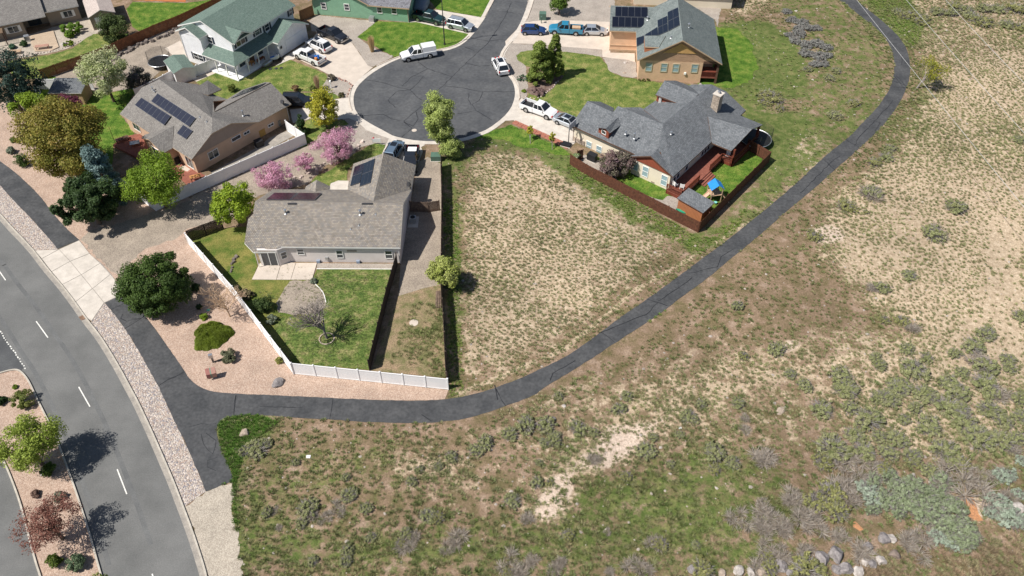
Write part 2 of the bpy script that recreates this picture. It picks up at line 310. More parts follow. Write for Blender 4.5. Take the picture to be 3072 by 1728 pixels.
def unit_mesh(name,mb,mats):
    me=bpy.data.meshes.new(name); fill(me,mb.v,mb.f,(0,0,0))
    if not isinstance(mats,(list,tuple)): mats=[mats]
    for m in mats: me.materials.append(m)
    if len(mats)>1: me.polygons.foreach_set('material_index',mb.m)
    return me
def struct(name,mb,mats,smooth=False,kind='structure',uv=False):
    o=mkobj(name,mb,mats,(0,0,0),None,smooth,uv); o['kind']=kind; return o
# ---------------------------------------------------------------- ground
def densify(pts,step=.6,jit=0.0,closed=True):
    out=[]; n=len(pts)
    for i in range(n if closed else n-1):
        a,b=pts[i],pts[(i+1)%n]; d=(b-a); L=d.length; k=max(1,int(L/step)); nn=Vector((-d.y,d.x,0)).normalized() if L>1e-6 else Vector()
        for j in range(k):
            q=a+d*(j/k)
            if jit and j: q=q+nn*random.uniform(-jit,jit)
            out.append(q)
    if not closed: out.append(pts[-1])
    return out
def smooth_line(pts,it=2):
    for _ in range(it):
        o=[pts[0]]
        for a,b in zip(pts,pts[1:]): o+= [a*.75+b*.25,a*.25+b*.75]
        o.append(pts[-1]); pts=o
    return pts
EXCL=[]; ZI=0
def sheet(name,pts,lvl,m,jit=.06,step=.5,excl=True):
    global ZI; ZI+=1; z=.005*lvl+.00022*ZI; q=densify([Vector((p.x,p.y,0)) for p in pts],step,jit)
    if excl: EXCL.append(np.array([(p.x,p.y) for p in pts]))
    mb=MB(); mb.poly([(p.x,p.y,z) for p in q]); return struct(name,mb,m)
def inpoly(X,Y,poly):
    r=np.zeros(X.shape,bool); n=len(poly); j=n-1
    for i in range(n):
        xi,yi=poly[i][0],poly[i][1]; xj,yj=poly[j][0],poly[j][1]
        c=((yi>Y)!=(yj>Y)); 
        with np.errstate(divide='ignore',invalid='ignore'): r^= c&(X<(xj-xi)*(Y-yi)/((yj-yi) if yj!=yi else 1e-9)+xi)
        j=i
    return r
GREEN=[(.85,[(1112,440),(1150,430),(1160,700),(1165,1000),(1130,1010)]),(.9,[(1105,440),(1090,390),(1150,380),(1270,320),(1300,330),(1450,400),(1450,440),(1330,380),(1200,375),(1150,430)]),
 (.95,[(1380,330),(1440,410),(1620,540),(1750,600),(1830,560),(1950,400),(1990,290),(2080,310),(2000,350),(1960,440),(1840,590),(1760,640),(1600,560),(1440,460),(1360,400)]),
 (1,[(1810,60),(1930,50),(2010,110),(2010,230),(1900,275),(1800,230)]),(1,[(1850,280),(2010,290),(1990,370),(1900,420),(1850,400)]),
 (.62,[(1950,420),(2110,300),(2230,230),(2240,290),(1830,600),(1780,620)]),
 (1,[(540,1040),(640,1040),(700,1065),(640,1110),(600,1160),(590,1300),(640,1449),(600,1449),(560,1240),(560,1130)]),
 (.55,[(590,1250),(800,1330),(1100,1320),(1350,1300),(1450,1190),(1600,1180),(1750,1090),(1900,1130),(2050,1250),(1950,1449),(600,1449)]),
 (.62,[(1480,1210),(1600,1190),(1700,1220),(1860,1270),(1800,1400),(1600,1380),(1450,1330)]),
 (.9,[(2150,-40),(2270,-40),(2330,60),(2290,130),(2220,60)]),(.52,[(1850,-60),(2110,-60),(2250,110),(2240,240),(2100,330),(2000,280),(2030,100)]),
 (.5,[(2280,130),(2370,200),(2330,330),(2230,400),(2120,500),(2280,250)]),(.42,[(620,1090),(1000,1100),(1050,1250),(620,1300)])]
SAND=[(.66,[(1175,400),(1280,372),(1450,450),(1690,600),(1640,660),(1480,800),(1350,890),(1180,960),(1165,940),(1170,560)]),
 (.78,[(2340,200),(2620,100),(2620,900),(2400,860),(2220,790),(2060,620),(2100,500),(2270,380)]),(.97,[(2480,560),(2620,500),(2620,960),(2480,960),(2250,890),(2400,830),(2470,700)]),
 (.36,[(1280,980),(1700,880),(2150,800),(2600,1000),(2600,1180),(2000,1130),(1400,1200),(1200,1100)]),(.7,[(1985,350),(2100,320),(2060,410),(1960,440),(1900,520),(1850,560),(1930,440)]),(.95,[(1420,1165),(1570,1070),(1640,1075),(1600,1130),(1545,1165),(1430,1190)]),
 (.85,[(1320,1270),(1380,1190),(1440,1190),(1420,1290),(1350,1310)]),(.6,[(2140,830),(2300,870),(2576,960),(2576,1180),(2250,1120),(2100,1000)]),(.55,[(1500,1020),(1900,880),(2100,900),(1700,1060)]),
 (.55,[(900,1130),(1100,1120),(1250,1190),(1150,1260),(950,1180)]),(.6,[(1850,-30),(1960,-30),(1900,40),(1830,40)]),(.5,[(2250,-50),(2600,-50),(2600,200),(2330,200)]),(.9,[(2420,1240),(2480,1240),(2520,1330),(2460,1330)])]
TRAIL=[(.8,.5,[(1400,1180),(1530,1110),(1700,1040),(1900,960),(2050,920),(2240,870),(2430,830),(2600,800)]),(.8,.45,[(2090,980),(2180,1030),(2260,1060),(2310,1110),(2360,1150)]),(.8,.45,[(2420,900),(2340,960),(2300,1060)]),
 (.8,.35,[(1150,990),(1230,960),(1420,880),(1600,730),(1800,610),(1880,560)]),(.7,.4,[(2570,900),(2500,1000),(2520,1100)])]
GX=np.concatenate([[-4000,-1500,-600,-250],np.arange(-120,120.1,.45),[250,600,1500,4000]]); GY=np.concatenate([[-4000,-1500,-500,-100,0],np.arange(24,175.1,.45),[260,600,1500,5000]])
gx,gy=np.meshgrid(GX,GY); safe=np.maximum(gy,15); px,py=proj(gx,safe)
def blur(a,k):
    for _ in range(k):
        a=(np.roll(a,1,0)+a+np.roll(a,-1,0))/3; a=(np.roll(a,1,1)+a+np.roll(a,-1,1))/3
    return a
zg=np.zeros(gx.shape); zs=np.zeros(gx.shape)
for s,p in GREEN: zg=np.maximum(zg,s*inpoly(px,py,p))
for s,p in SAND: zs=np.maximum(zs,s*inpoly(px,py,p))
zg=np.maximum(zg,.16); zs=np.maximum(zs,.13); zg=blur(zg,14); zs=blur(zs,16)
SCAR=[(1.1,[(1400,1180),(1450,1160),(1510,1120),(1570,1075),(1640,1060),(1660,1080),(1610,1100),(1600,1130),(1560,1150),(1540,1170),(1470,1175),(1420,1195)]),(1.0,[(1330,1275),(1370,1250),(1380,1200),(1430,1190),(1440,1230),(1420,1290),(1350,1315)]),(.9,[(1640,1055),(1720,1000),(1740,1010),(1670,1070)]),(.9,[(1500,1080),(1540,1060),(1560,1075),(1510,1100)]),(.85,[(1950,860),(2010,850),(2030,880),(1960,890)]),(.85,[(2200,1040),(2260,1060),(2280,1110),(2240,1100)]),(.9,[(2020,580),(2100,560),(2140,600),(2060,620)]),(.95,[(2440,1240),(2480,1250),(2500,1320),(2460,1320)])]
zc=np.zeros(gx.shape)
for s,p in SCAR: zc=np.maximum(zc,s*inpoly(px,py,p))
zs=np.maximum(zs,blur(zc,2)); zg=zg*(1-np.clip(blur(zc,3),0,1))
tr=np.zeros(gx.shape)
for s,wd,p in TRAIL:
    q=[P('X',*k) for k in p]
    for a,b in zip(q,q[1:]):
        d=b-a; t=np.clip(((gx-a.x)*d.x+(gy-a.y)*d.y)/d.length_squared,0,1); dist=np.hypot(gx-a.x-t*d.x,gy-a.y-t*d.y)
        wob=.35*np.sin(gx*1.3+gy*.7)+.2*np.sin(gx*3.1-gy*2.3)
        tr=np.maximum(tr,s*np.clip(1.3-dist/(wd+.25*wob),0,1))
zs=np.maximum(zs,tr)
def at_grid(a,X,Y):
    i=np.clip(np.searchsorted(GX,X),0,len(GX)-1); j=np.clip(np.searchsorted(GY,Y),0,len(GY)-1); return a[j,i]
def ground():
    ny,nx=gx.shape; me=bpy.data.meshes.new('ground')
    V=np.stack([gx,gy,np.full(gx.shape,-.006)],-1).reshape(-1,3); idx=np.arange(nx*ny).reshape(ny,nx)
    F=np.stack([idx[:-1,:-1],idx[:-1,1:],idx[1:,1:],idx[1:,:-1]],-1).reshape(-1,4); npmesh(me,V,F)
    a=me.color_attributes.new('zone','FLOAT_COLOR','POINT'); c=np.ones((nx*ny,4)); c[:,0]=zg.ravel(); c[:,1]=zs.ravel(); c[:,2]=np.clip(blur(zc,4),0,1).ravel(); a.data.foreach_set('color',c.ravel())
    m=bpy.data.materials.new('wild_ground'); m.use_nodes=True; nt=m.node_tree; L=nt.links; b=nt.nodes['Principled BSDF']; b.inputs['Roughness'].default_value=.95; b.inputs['Specular IOR Level'].default_value=.1
    at=N(nt,'ShaderNodeAttribute'); at.attribute_name='zone'; sp=N(nt,'ShaderNodeSeparateColor'); L.new(at.outputs['Color'],sp.inputs[0]); tc=N(nt,'ShaderNodeTexCoord')
    def noise(s,d=8,r=.62):
        n=N(nt,'ShaderNodeTexNoise'); n.inputs['Scale'].default_value=s; n.inputs['Detail'].default_value=d; n.inputs['Roughness'].default_value=r; L.new(tc.outputs['Object'],n.inputs['Vector']); return n.outputs[0]
    def ramp(f,stops):
        r=N(nt,'ShaderNodeValToRGB'); el=r.color_ramp.elements; el[0].position=stops[0][0]; el[0].color=(*stops[0][1],1); el[1].position=stops[-1][0]; el[1].color=(*stops[-1][1],1)
        for p_,c_ in stops[1:-1]: e=el.new(p_); e.color=(*c_,1)
        L.new(f,r.inputs[0]); return r.outputs[0]
    def mask(w,nz,k,lo=.42,hi=.58):
        a=N(nt,'ShaderNodeMath',operation='MULTIPLY_ADD'); a.inputs[1].default_value=k; L.new(nz,a.inputs[0]); ad=N(nt,'ShaderNodeMath',operation='ADD'); L.new(w,ad.inputs[0]); a.inputs[2].default_value=-.5*k; L.new(a.outputs[0],ad.inputs[1])
        mr=N(nt,'ShaderNodeMapRange'); mr.interpolation_type='SMOOTHSTEP'; mr.inputs[1].default_value=lo; mr.inputs[2].default_value=hi; L.new(ad.outputs[0],mr.inputs[0]); return mr.outputs[0]
    def mix(f,a,c):
        x=N(nt,'ShaderNodeMix'); x.data_type='RGBA'; L.new(f,x.inputs[0]); L.new(a,x.inputs[6]); L.new(c,x.inputs[7]); return x.outputs[2]
    brown=ramp(noise(.5,10,.7),[(.28,(.090,.092,.034)),(.42,(.150,.118,.064)),(.54,(.225,.158,.106)),(.70,(.35,.262,.198))])
    sand=ramp(noise(1.6,10,.7),[(.28,(.215,.155,.11)),(.42,(.345,.265,.18)),(.56,(.455,.36,.255)),(.72,(.575,.475,.365))])
    green=ramp(noise(.9,10,.7),[(.30,(.052,.080,.020)),(.48,(.095,.125,.035)),(.68,(.19,.18,.075))])
    c=mix(mask(sp.outputs[1],noise(.55,12,.78),2.6,.34,.62),brown,sand); c=mix(mask(sp.outputs[0],noise(.7,12,.75),2.0,.34,.66),c,green)
    pale=ramp(noise(2.2,8,.7),[(.35,(.44,.34,.265)),(.65,(.60,.49,.40))]); c=mix(mask(sp.outputs[2],noise(1.0,10,.75),.9,.35,.6),c,pale)
    fn=noise(6,4,.7); mr=N(nt,'ShaderNodeMapRange'); mr.inputs[1].default_value=.3; mr.inputs[2].default_value=.7; mr.inputs[3].default_value=.62; mr.inputs[4].default_value=1.3; L.new(fn,mr.inputs[0])
    vm=N(nt,'ShaderNodeVectorMath',operation='SCALE'); L.new(c,vm.inputs[0]); L.new(mr.outputs[0],vm.inputs['Scale'])
    m2=N(nt,'ShaderNodeMapRange'); m2.inputs[1].default_value=.3; m2.inputs[2].default_value=.7; m2.inputs[3].default_value=.84; m2.inputs[4].default_value=1.18; L.new(noise(.09,5,.6),m2.inputs[0]); v2=N(nt,'ShaderNodeVectorMath',operation='SCALE'); L.new(vm.outputs[0],v2.inputs[0]); L.new(m2.outputs[0],v2.inputs['Scale']); L.new(v2.outputs[0],b.inputs['Base Color'])
    bp=N(nt,'ShaderNodeBump'); bp.inputs['Strength'].default_value=.9; bp.inputs['Distance'].default_value=.12; L.new(noise(3.5,8,.7),bp.inputs['Height']); L.new(bp.outputs[0],b.inputs['Normal'])
    me.materials.append(m); o=bpy.data.objects.new('ground',me); COL.objects.link(o); o['kind']='structure'
def npmesh(me,V,F):
    V=np.asarray(V,np.float32); F=np.asarray(F,np.int32); n,k=F.shape
    me.vertices.add(len(V)); me.vertices.foreach_set('co',V.ravel()); me.loops.add(n*k); me.loops.foreach_set('vertex_index',F.ravel())
    me.polygons.add(n); me.polygons.foreach_set('loop_start',np.arange(0,n*k,k,dtype=np.int32)); me.update(calc_edges=True)
ground()
# ---------------------------------------------------------------- roads, paths, kerbs
def ln(*segs):
    o=[]
    for c,pts in segs: o+=PS(c,pts)
    return o
KOUT=smooth_line(ln(('Q',[(-260,-420)]),('E',[(0,930),(130,1080),(240,1190),(330,1290)]),('Q',[(300,150),(430,320),(545,450),(660,600),(760,745),(870,880),(960,1020),(1060,1190),(1140,1340)]),('I',[(830,410),(910,580),(980,740),(1045,890),(1100,1035),(1155,1180),(1205,1330),(1240,1449),(1290,1700)])),1)
def offset(pts,d):
    o=[]
    for i,p in enumerate(pts):
        a=pts[max(i-1,0)]; b=pts[min(i+1,len(pts)-1)]; t=(b-a); t=Vector((-t.y,t.x,0)).normalized(); o.append(p+t*d)
    return o
def strip(name,pts,d0,d1,lvl,m):
    a,b=offset(pts,d0),offset(pts,d1); mb=MB(); z=.005*lvl
    for i in range(len(pts)-1): mb.poly([(a[i].x,a[i].y,z),(a[i+1].x,a[i+1].y,z),(b[i+1].x,b[i+1].y,z),(b[i].x,b[i].y,z)])
    EXCL.append(np.array([(p.x,p.y) for p in a+b[::-1]])); return struct(name,mb,m)
def kerb(name,pts,d0,d1,h,m):
    a,b=offset(pts,d0),offset(pts,d1); mb=MB(); n=len(pts)
    V=[(p.x,p.y,0) for p in a]+[(p.x,p.y,h) for p in a]+[(p.x,p.y,h) for p in b]+[(p.x,p.y,0) for p in b]
    F=[]
    for k in range(3):
        for i in range(n-1): F.append((k*n+i,k*n+i+1,(k+1)*n+i+1,(k+1)*n+i))
    F+=[(0,n,2*n,3*n),(4*n-1,3*n-1,2*n-1,n-1)]
    mb.add(V,F); return struct(name,mb,m)
MED=smooth_line(PS('I',[(-60,262),(0,243),(60,226),(100,222),(130,238),(170,290),(215,390),(270,500),(330,620),(385,770),(440,920),(490,1070),(540,1230),(580,1380),(600,1449),(640,1600)]),2)
MEDL=smooth_line(PS('I',[(300,1640),(250,1449),(225,1380),(185,1230),(140,1050),(100,930),(40,780),(-40,640),(-105,510),(-140,400),(-125,320),(-60,262)]),2)
road=[P('I',-1500,1900),P('I',-900,-1200)]+KOUT+[P('I',1400,1900)]
sheet('road',road,1,M_asph,0,2)
strip('gutter',KOUT,-.62,0,2,M_gut) ; kerb('kerb',KOUT,-.16,0,.13,M_kerb)
sheet('median_gravel',MED+MEDL,4,M_pink,0)
kerb('median_kerb',MED,0,.16,.15,M_kerb); kerb('median_kerb',MEDL,0,.16,.15,M_kerb)
strip('median_gutter',MEDL,.16,-.3,2,M_gut)
M_aspd2=mat('patched_asphalt',(.085,.088,.090),(.062,.065,.068),sc=.4,fine=(7,.15),rough=.9)
sheet('road_patch',ln(('Q',[(-500,500),(0,835),(60,930),(120,1030),(175,1120),(205,1165),(190,1190),(100,1205),(0,1222),(-600,1350)])),2,M_aspd2,.05)
M_trk=mat('tyre_worn_asphalt',(.135,.137,.135),(.098,.100,.100),sc=.5,fine=(8,.12),detail=12)
for i_,d_ in enumerate((-2.0,-3.6,-5.6,-7.2)): o_=strip('wheel_track',[p for p in KOUT if p.y>34],d_+.22,d_-.22,1.0+.3*(i_%2),M_trk)
M_line=mat('road_paint',(.74,.73,.68),(.55,.54,.50),sc=4,fine=(20,.2))
def dash(a,b,wd=.11):
    d=(b-a).normalized(); n=Vector((-d.y,d.x,0))*wd/2; mb=MB(); mb.poly([(p.x,p.y,.014) for p in (a-n,b-n,b+n,a+n)]); struct('lane_dash',mb,M_line)
for a,b in (((-60,250),(49,408)),((315,765),(417,907))): dash(P('Q',*a),P('Q',*b))
for a,b in (((470,320),(537,438)),((700,812),(757,960)),((908,1436),(965,1600))): dash(P('I',*a),P('I',*b))
a,b=P('Q',0,850),P('Q',222,1172); 
mb=MB(); L_=(b-a).length; d=(b-a).normalized(); n=Vector((-d.y,d.x,0))*.06
k=0.0
while k<L_:
    q=a+d*k+n*random.uniform(-1,1); e=q+d*random.uniform(.12,.3); mb.poly([(p.x,p.y,.018) for p in (q-n,e-n,e+n,q+n)]); k+=.42
o=struct('worn_edge_line',mb,M_line); 
def vflip(): pass
# trail
PA_out=ln(('E',[(-300,330),(0,660),(60,730),(170,850),(280,960),(370,1060),(450,1150),(520,1230),(555,1280)])); PA_in=ln(('E',[(768,1192),(720,1150),(640,1080),(540,970),(450,850),(370,750),(270,650),(160,550),(70,480),(0,430),(-300,200)]))
sheet('trail',smooth_line(PA_out,1)+smooth_line(PA_in,1),3,M_asphd,.03)
TR_up=smooth_line(ln(('Q',[(1020,548),(1150,600),(1240,690),(1320,790),(1400,900),(1480,1020),(1560,1130),(1620,1220)]),('H',[(180,1230),(250,1300),(340,1345),(430,1365),(600,1378),(850,1388),(1100,1398)]),('J',[(750,112),(1000,122),(1300,132),(1500,130),(1640,115),(1800,85),(1950,40)]),('O',[(560,1315),(700,1250),(870,1170),(960,1110),(1100,1010),(1250,895),(1430,775),(1560,680),(1700,575),(1830,480),(1960,385)]),('M',[(145,1449),(290,1320),(470,1150),(560,1075),(660,1000),(770,880),(860,790),(920,710),(970,620),(992,520),(990,430),(975,370),(940,290),(870,210),(790,150),(700,80),(640,30),(590,0),(480,-90)])),1)
TR_dn=smooth_line(ln(('M',[(620,-90),(715,0),(800,70),(880,130),(960,200),(1030,270),(1075,340),(1100,410),(1110,500),(1095,600),(1060,690),(1010,780),(930,890),(830,990),(700,1110),(560,1230),(440,1340)]),('N',[(550,80),(400,200),(260,330),(100,460),(0,540)]),('O',[(1830,640),(1700,730),(1560,840),(1430,930),(1290,1020),(1180,1090),(1060,1170),(960,1235),(830,1310),(720,1380)]),('J',[(2270,90),(2050,170),(1870,235),(1700,275),(1500,297),(1300,298),(1100,295),(880,285),(720,272),(500,262),(300,245),(100,235)]),('I',[(1592,488),(1480,487),(1350,500),(1300,540),(1290,590),(1310,660),(1350,760),(1385,840),(1390,880)])),1)
TR_l=ln(('I',[(1230,945),(1180,820),(1130,710),(1080,600),(1030,500),(970,370)]),('Q',[(1385,1340),(1300,1190),(1200,1010),(1100,850),(1000,710),(910,605)]))
sheet('trail',TR_up+TR_dn+TR_l,3,M_asphd,.05,.5)
APR=ln(('Q',[(300,150),(510,140),(690,60),(790,190),(880,260),(960,350),(1030,440),(1040,545),(910,605),(800,765),(760,745),(660,600),(545,450),(430,320)]))
sheet('apron_bed',APR,4,M_gut,0)
# apron slabs: each its own piece, joints between
ap=bpy.data.objects.new('concrete_apron',None); COL.objects.link(ap); ap['kind']='structure'; WL[ap]=Vector((0,0,0))
SL=[[(300,152),(365,222),(510,142)],[(365,222),(450,335),(612,245),(515,142)],[(450,335),(543,447),(708,362),(612,245)],[(543,447),(658,597),(806,482),(708,362)],[(658,597),(755,740),(800,760),(908,605),(806,482)],
    [(515,142),(612,245),(780,175),(690,62)],[(612,245),(708,362),(872,262),(782,178)],[(708,362),(806,482),(962,358),(872,262)],[(806,482),(908,605),(1040,543),(1030,440),(962,358)]]
def slabs(par,c,lst,z0,z1,m,gap=.025):
    for s in lst:
        q=PS(c,s); ctr=sum(q,Vector())/len(q); q=[(p-ctr)*(1-gap*2/max(.5,(p-ctr).length))+ctr for p in q]
        mb=MB(); mb.prism([(p.x,p.y) for p in q],z0,z1); part(par,'slab',mb,m)
slabs(ap,'Q',SL,.0,.045,M_conc)
# cobble strips, gravel, pink gravel
KO=lambda c0,c1:[p for p in KOUT if c0<=p.y<=c1]
yA=P('Q',300,150).y; yB=P('Q',800,760).y; yC=P('I',1100,1035).y
sheet('cobble_strip',[p for p in KOUT if p.y>yA-.3]+PA_out[::-1],2,M_cob,.03)
sheet('cobble_strip',[P('Q',800,765)]+[p for p in KOUT if yC<p.y<yB]+[P('I',1100,1035),P('I',1228,945)]+TR_l[1:],2,M_cob,.03)
sheet('gravel_shoulder',[P('I',1228,945),P('I',1100,1035)]+[p for p in KOUT if p.y<yC]+PS('I',[(1520,1700),(1450,1449),(1430,1300),(1420,1230),(1400,1130),(1392,1000),(1385,890)]),2,M_grvf,.22,.4)
sheet('gravel_bed',PA_in[::-1]+[P('Q',790,190),P('Q',1030,440)]+TR_up[:38]+PS('J',[(1300,132),(1500,130),(1590,118)])+PS('H',[(2418,1345),(1095,1207),(600,560)])+[P('H',155,0,1.8),P('E',2130,980),P('E',1700,700),P('E',1240,640),P('E',850,400),P('A',330,970),P('A',100,1000),P('A',-300,900)],1,M_pink,.05)
sheet('gravel_drive',ln(('E',[(775,1190),(900,1090),(1100,1050),(1500,915),(1700,860),(2100,640),(2330,560),(2560,430)]),('F',[(250,300),(560,190),(800,100),(870,60),(1300,-60),(1480,60),(1290,240),(1000,350),(800,560),(430,640),(200,700),(120,900)]),('E',[(2130,990),(1780,1100),(1700,1180),(1450,1260),(1330,1330),(1240,1449)]),('Q',[(1060,400),(960,330),(830,190),(720,70)])),2,M_grvd,.25)
sheet('front_gravel',ln(('B',[(1700,1100),(1830,1140),(1930,1250),(2160,1340),(2160,1449),(2000,1390),(1780,1449),(1700,1300)])),3,M_grv,.06)
# cul-de-sac
CDS=ln(('C',[(675,555),(540,610),(400,690),(305,762),(230,840),(196,920),(195,990),(215,1080),(320,1190),(480,1282),(650,1335),(830,1364),(1050,1366),(1240,1340),(1400,1288),(1500,1245),(1640,1140),(1715,1050),(1750,960),(1757,880),(1738,800),(1690,735)]))
CDS=smooth_line(CDS,1)
NR=smooth_line(PS('C',[(1690,735),(1625,640),(1598,560),(1630,480),(1710,380),(1790,260),(1850,120),(1900,-20),(1950,-200)]),1)
NLc=smooth_line(PS('C',[(1640,-200),(1560,-10),(1520,70),(1470,170),(1410,255),(1345,340),(1285,400),(1210,452),(1100,490),(980,508),(830,528),(675,555)]),1)
ring=CDS+NR[1:]+NLc[:-1]
sheet('street',ring,2,M_cds,0)
E_all=NLc+CDS[1:]+NR[1:]       # outer edge, driveway-side on the right hand of travel... 
strip('street_gutter',E_all,-.75,0,8,M_conc)
for c,pts in (('C',[(1640,-200),(1556,-10),(1515,70),(1462,165)]),('C',[(1310,350),(1255,400),(1150,455),(980,490),(820,512),(680,533),(540,585),(420,640)]),('B',[(1790,830),(1762,930),(1765,1000),(1790,1070)]),('C',[(1640,600),(1625,560),(1650,490),(1730,400)]),('C',[(1800,955),(1790,850),(1740,760),(1700,690)]),('C',[(1870,190),(1925,40),(1960,-100)])):
    kerb('street_kerb',smooth_line(PS(c,pts),1),-.08,.08,.12,M_concp)
# crack sealer on asphalt
def cracks(c,lines,wd,z,name='crack_sealer'):
    mb=MB()
    for l in lines:
        q=[P(c,*p) for p in l]; q=densify(q,.7,.10,False)
        for i in range(len(q)-1):
            d=(q[i+1]-q[i]).normalized(); n=Vector((-d.y,d.x,0))*wd*random.uniform(.3,.6); mb.poly([(p.x,p.y,z) for p in (q[i]-n,q[i+1]-n,q[i+1]+n,q[i]+n)])
    o=struct(name,mb,M_crack); o['kind']='structure'
cracks('C',[[(650,1335),(760,1240),(680,1170),(850,1030)],[(940,930),(1060,830),(1290,600),(1500,410),(1650,180),(1720,30)],[(305,770),(480,800),(620,845),(740,870),(800,930),(860,970)],[(820,600),(910,665),(1140,740)],[(910,665),(760,740),(665,830)],[(870,735),(820,800),(740,870)],[(1070,830),(1250,850),(1430,888),(1750,885)],[(1440,890),(1410,970),(1340,1010),(1380,1070),(1530,1160)],[(1310,905),(1300,960),(1330,1010)],[(1200,1100),(1380,1070)],[(250,1120),(480,1105),(560,1150),(670,1170)],[(740,870),(620,880),(530,970),(600,1040)],[(1290,610),(1420,640),(1520,632)],[(1530,105),(1700,120),(1830,140)],[(1270,455),(1390,500)],[(800,1080),(820,1150),(770,1220),(680,1180)],[(1320,360),(1500,400),(1640,380)]],.10,.016)
cracks('O',[[(410,1350),(430,1449)],[(780,1320),(800,1270),(950,1185)],[(1120,995),(1215,1065)],[(1110,1000),(1290,930),(1420,880),(1500,800)],[(1430,775),(1565,820)],[(1500,790),(1640,700),(1730,630)],[(1720,600),(1900,560),(1925,490),(2006,440)]],.09,.02)
cracks('M',[[(470,1150),(560,1230)],[(640,1010),(740,1070)],[(700,1060),(750,980),(870,860),(980,730)],[(975,625),(1090,640),(1000,545)],[(945,285),(1030,290)],[(990,590),(1080,620)],[(800,860),(890,890),(850,950)],[(310,1400),(520,1190),(600,1130)],[(1050,400),(1045,470)]],.09,.02)
cracks('J',[[(20,90),(5,235)],[(750,115),(740,190),(725,270)],[(1415,235),(1490,285)],[(1975,40),(2000,90),(2050,170)],[(200,175),(520,180)]],.08,.02)
cracks('Q',[[(965,665),(1060,620),(1090,600)],[(1085,830),(1150,790),(1230,740),(1100,765),(1050,740),(1070,700)],[(1380,1325),(1460,1270),(1600,1205)]],.08,.02)
cracks('I',[[(945,315),(1000,280),(1100,235)],[(1410,365),(1405,420),(1395,485)],[(1130,560),(1200,540),(1290,540)],[(1200,600),(1215,660),(1270,720),(1290,640),(1230,595)],[(1300,740),(1240,760),(1240,800),(1290,820)]],.06,.02)
mb=MB(); q=P('C',782,1260); mb.tube((q.x,q.y,.01),(q.x,q.y,.03),.36,n=20); struct('manhole_cover',mb,M_concp); q=P('C',1770,128); mb=MB(); mb.tube((q.x,q.y,.01),(q.x,q.y,.03),.33,n=20); struct('manhole_cover',mb,M_cds)
# storm drain by the apron
dr=thing('storm_drain','rusty brown storm drain grate in the gutter below the concrete apron','storm drain',P('Q',722,730))
g_=PS('Q',[(683,728),(740,702),(765,738),(708,758)]); mb=MB(); mb.prism([(p.x,p.y) for p in g_],.0,.03); part(dr,'frame',mb,mat('rust',(.13,.06,.045),(.08,.04,.03),sc=6))
for i in range(4):
    t=(i+.7)/4.4; a=g_[0].lerp(g_[3],t)*1; b=g_[1].lerp(g_[2],t)*1; a.z=b.z=.04; mb=MB(); mb.bar(a,b,.05,.03); part(dr,'grate_bar',mb,M_wood)
# ---------------------------------------------------------------- yards
S_=lambda n,l,m,*seg,j=.12: sheet(n,ln(*seg),l,m,j)
S_('driveway',5,M_concp,('B',[(1120,560),(1385,395),(1480,290),(1570,335),(1790,415),(1945,635),(1995,650),(1900,730),(1828,830),(1795,820),(1620,735),(1545,710),(1400,635),(1265,570),(1200,540)]),j=.02)
S_('gravel_yard',3,M_grv,('B',[(1440,145),(1960,200),(2030,225),(1990,250),(1840,360),(1950,440),(2190,550),(2000,645),(1945,635),(1790,415),(1560,330),(1400,300),(1380,200)]))
S_('lawn',3,M_lawnd,('C',[(230,360),(420,205),(720,218),(800,213),(1050,270),(1290,325),(1320,352),(1265,405),(1150,460),(980,494),(690,533),(590,550),(440,470),(330,400)]),j=.05)
S_('driveway',4,M_conc,('C',[(720,100),(1010,97),(1450,172),(1460,185),(1400,260),(1345,335),(1290,325),(1050,270),(800,213),(720,218)]),j=.02)
S_('lawn',3,M_lawnd,('C',[(880,-60),(1540,-60),(1515,20),(1480,90),(1442,168),(1040,97),(1000,90)]),j=.05)
S_('lawn',3,M_lawn,('B',[(280,790),(470,703),(700,778),(940,650),(1050,640),(1190,578),(1390,655),(1538,714),(1565,770),(1530,830),(1400,885),(1110,880),(1400,900),(1600,890),(1670,920),(1700,945),(1600,962),(1150,960),(900,1000),(500,960)]),j=.06)
S_('walkway',5,M_conc,('B',[(1110,600),(1130,560),(1200,535),(1250,550),(1225,575),(1190,578),(1050,640)]),j=.02)
S_('corner_gravel',5,M_grv,('B',[(1545,770),(1560,740),(1640,742),(1700,770),(1795,828),(1765,940),(1700,955),(1600,900),(1480,880)]))
S_('driveway',4,M_conc,('B',[(1190,1060),(1370,1040),(1600,962),(1760,945),(1762,1000),(1795,1080),(1850,1130),(1700,1150),(1500,1180),(1380,1150),(1220,1190)]),j=.02)
S_('walkway',6,M_conc,('B',[(1700,1110),(1850,1120),(1960,1190),(2200,1320),(2500,1400),(2420,1440),(2160,1345),(1930,1260),(1860,1190)]),j=.02)
S_('lawn',4,M_lawn,('B',[(1300,1200),(1380,1155),(1500,1182),(1720,1160),(1760,1200),(1620,1240),(1500,1290),(1400,1400),(1250,1449),(1340,1300)]))
S_('lawn',3,M_lawnd,('A',[(830,1100),(880,1020),(900,930),(1300,850),(1345,850),(1160,1100),(1300,1290),(1100,1400),(1080,1700),(800,1760),(700,1500)]))
S_('lawn',3,M_lawn,('A',[(80,590),(200,575),(470,533),(700,470),(790,400),(900,330),(1240,320),(1230,350),(1060,440),(500,700),(400,760),(200,760),(60,680)]))
S_('lawn',3,M_lawnd,('A',[(1220,90),(1280,20),(1800,30),(2240,-30),(2200,20),(1340,300),(1280,260)]),j=.05)
S_('mulch_bed',3,M_orange,('A',[(1280,-60),(1800,-60),(1790,22),(1280,2)]))
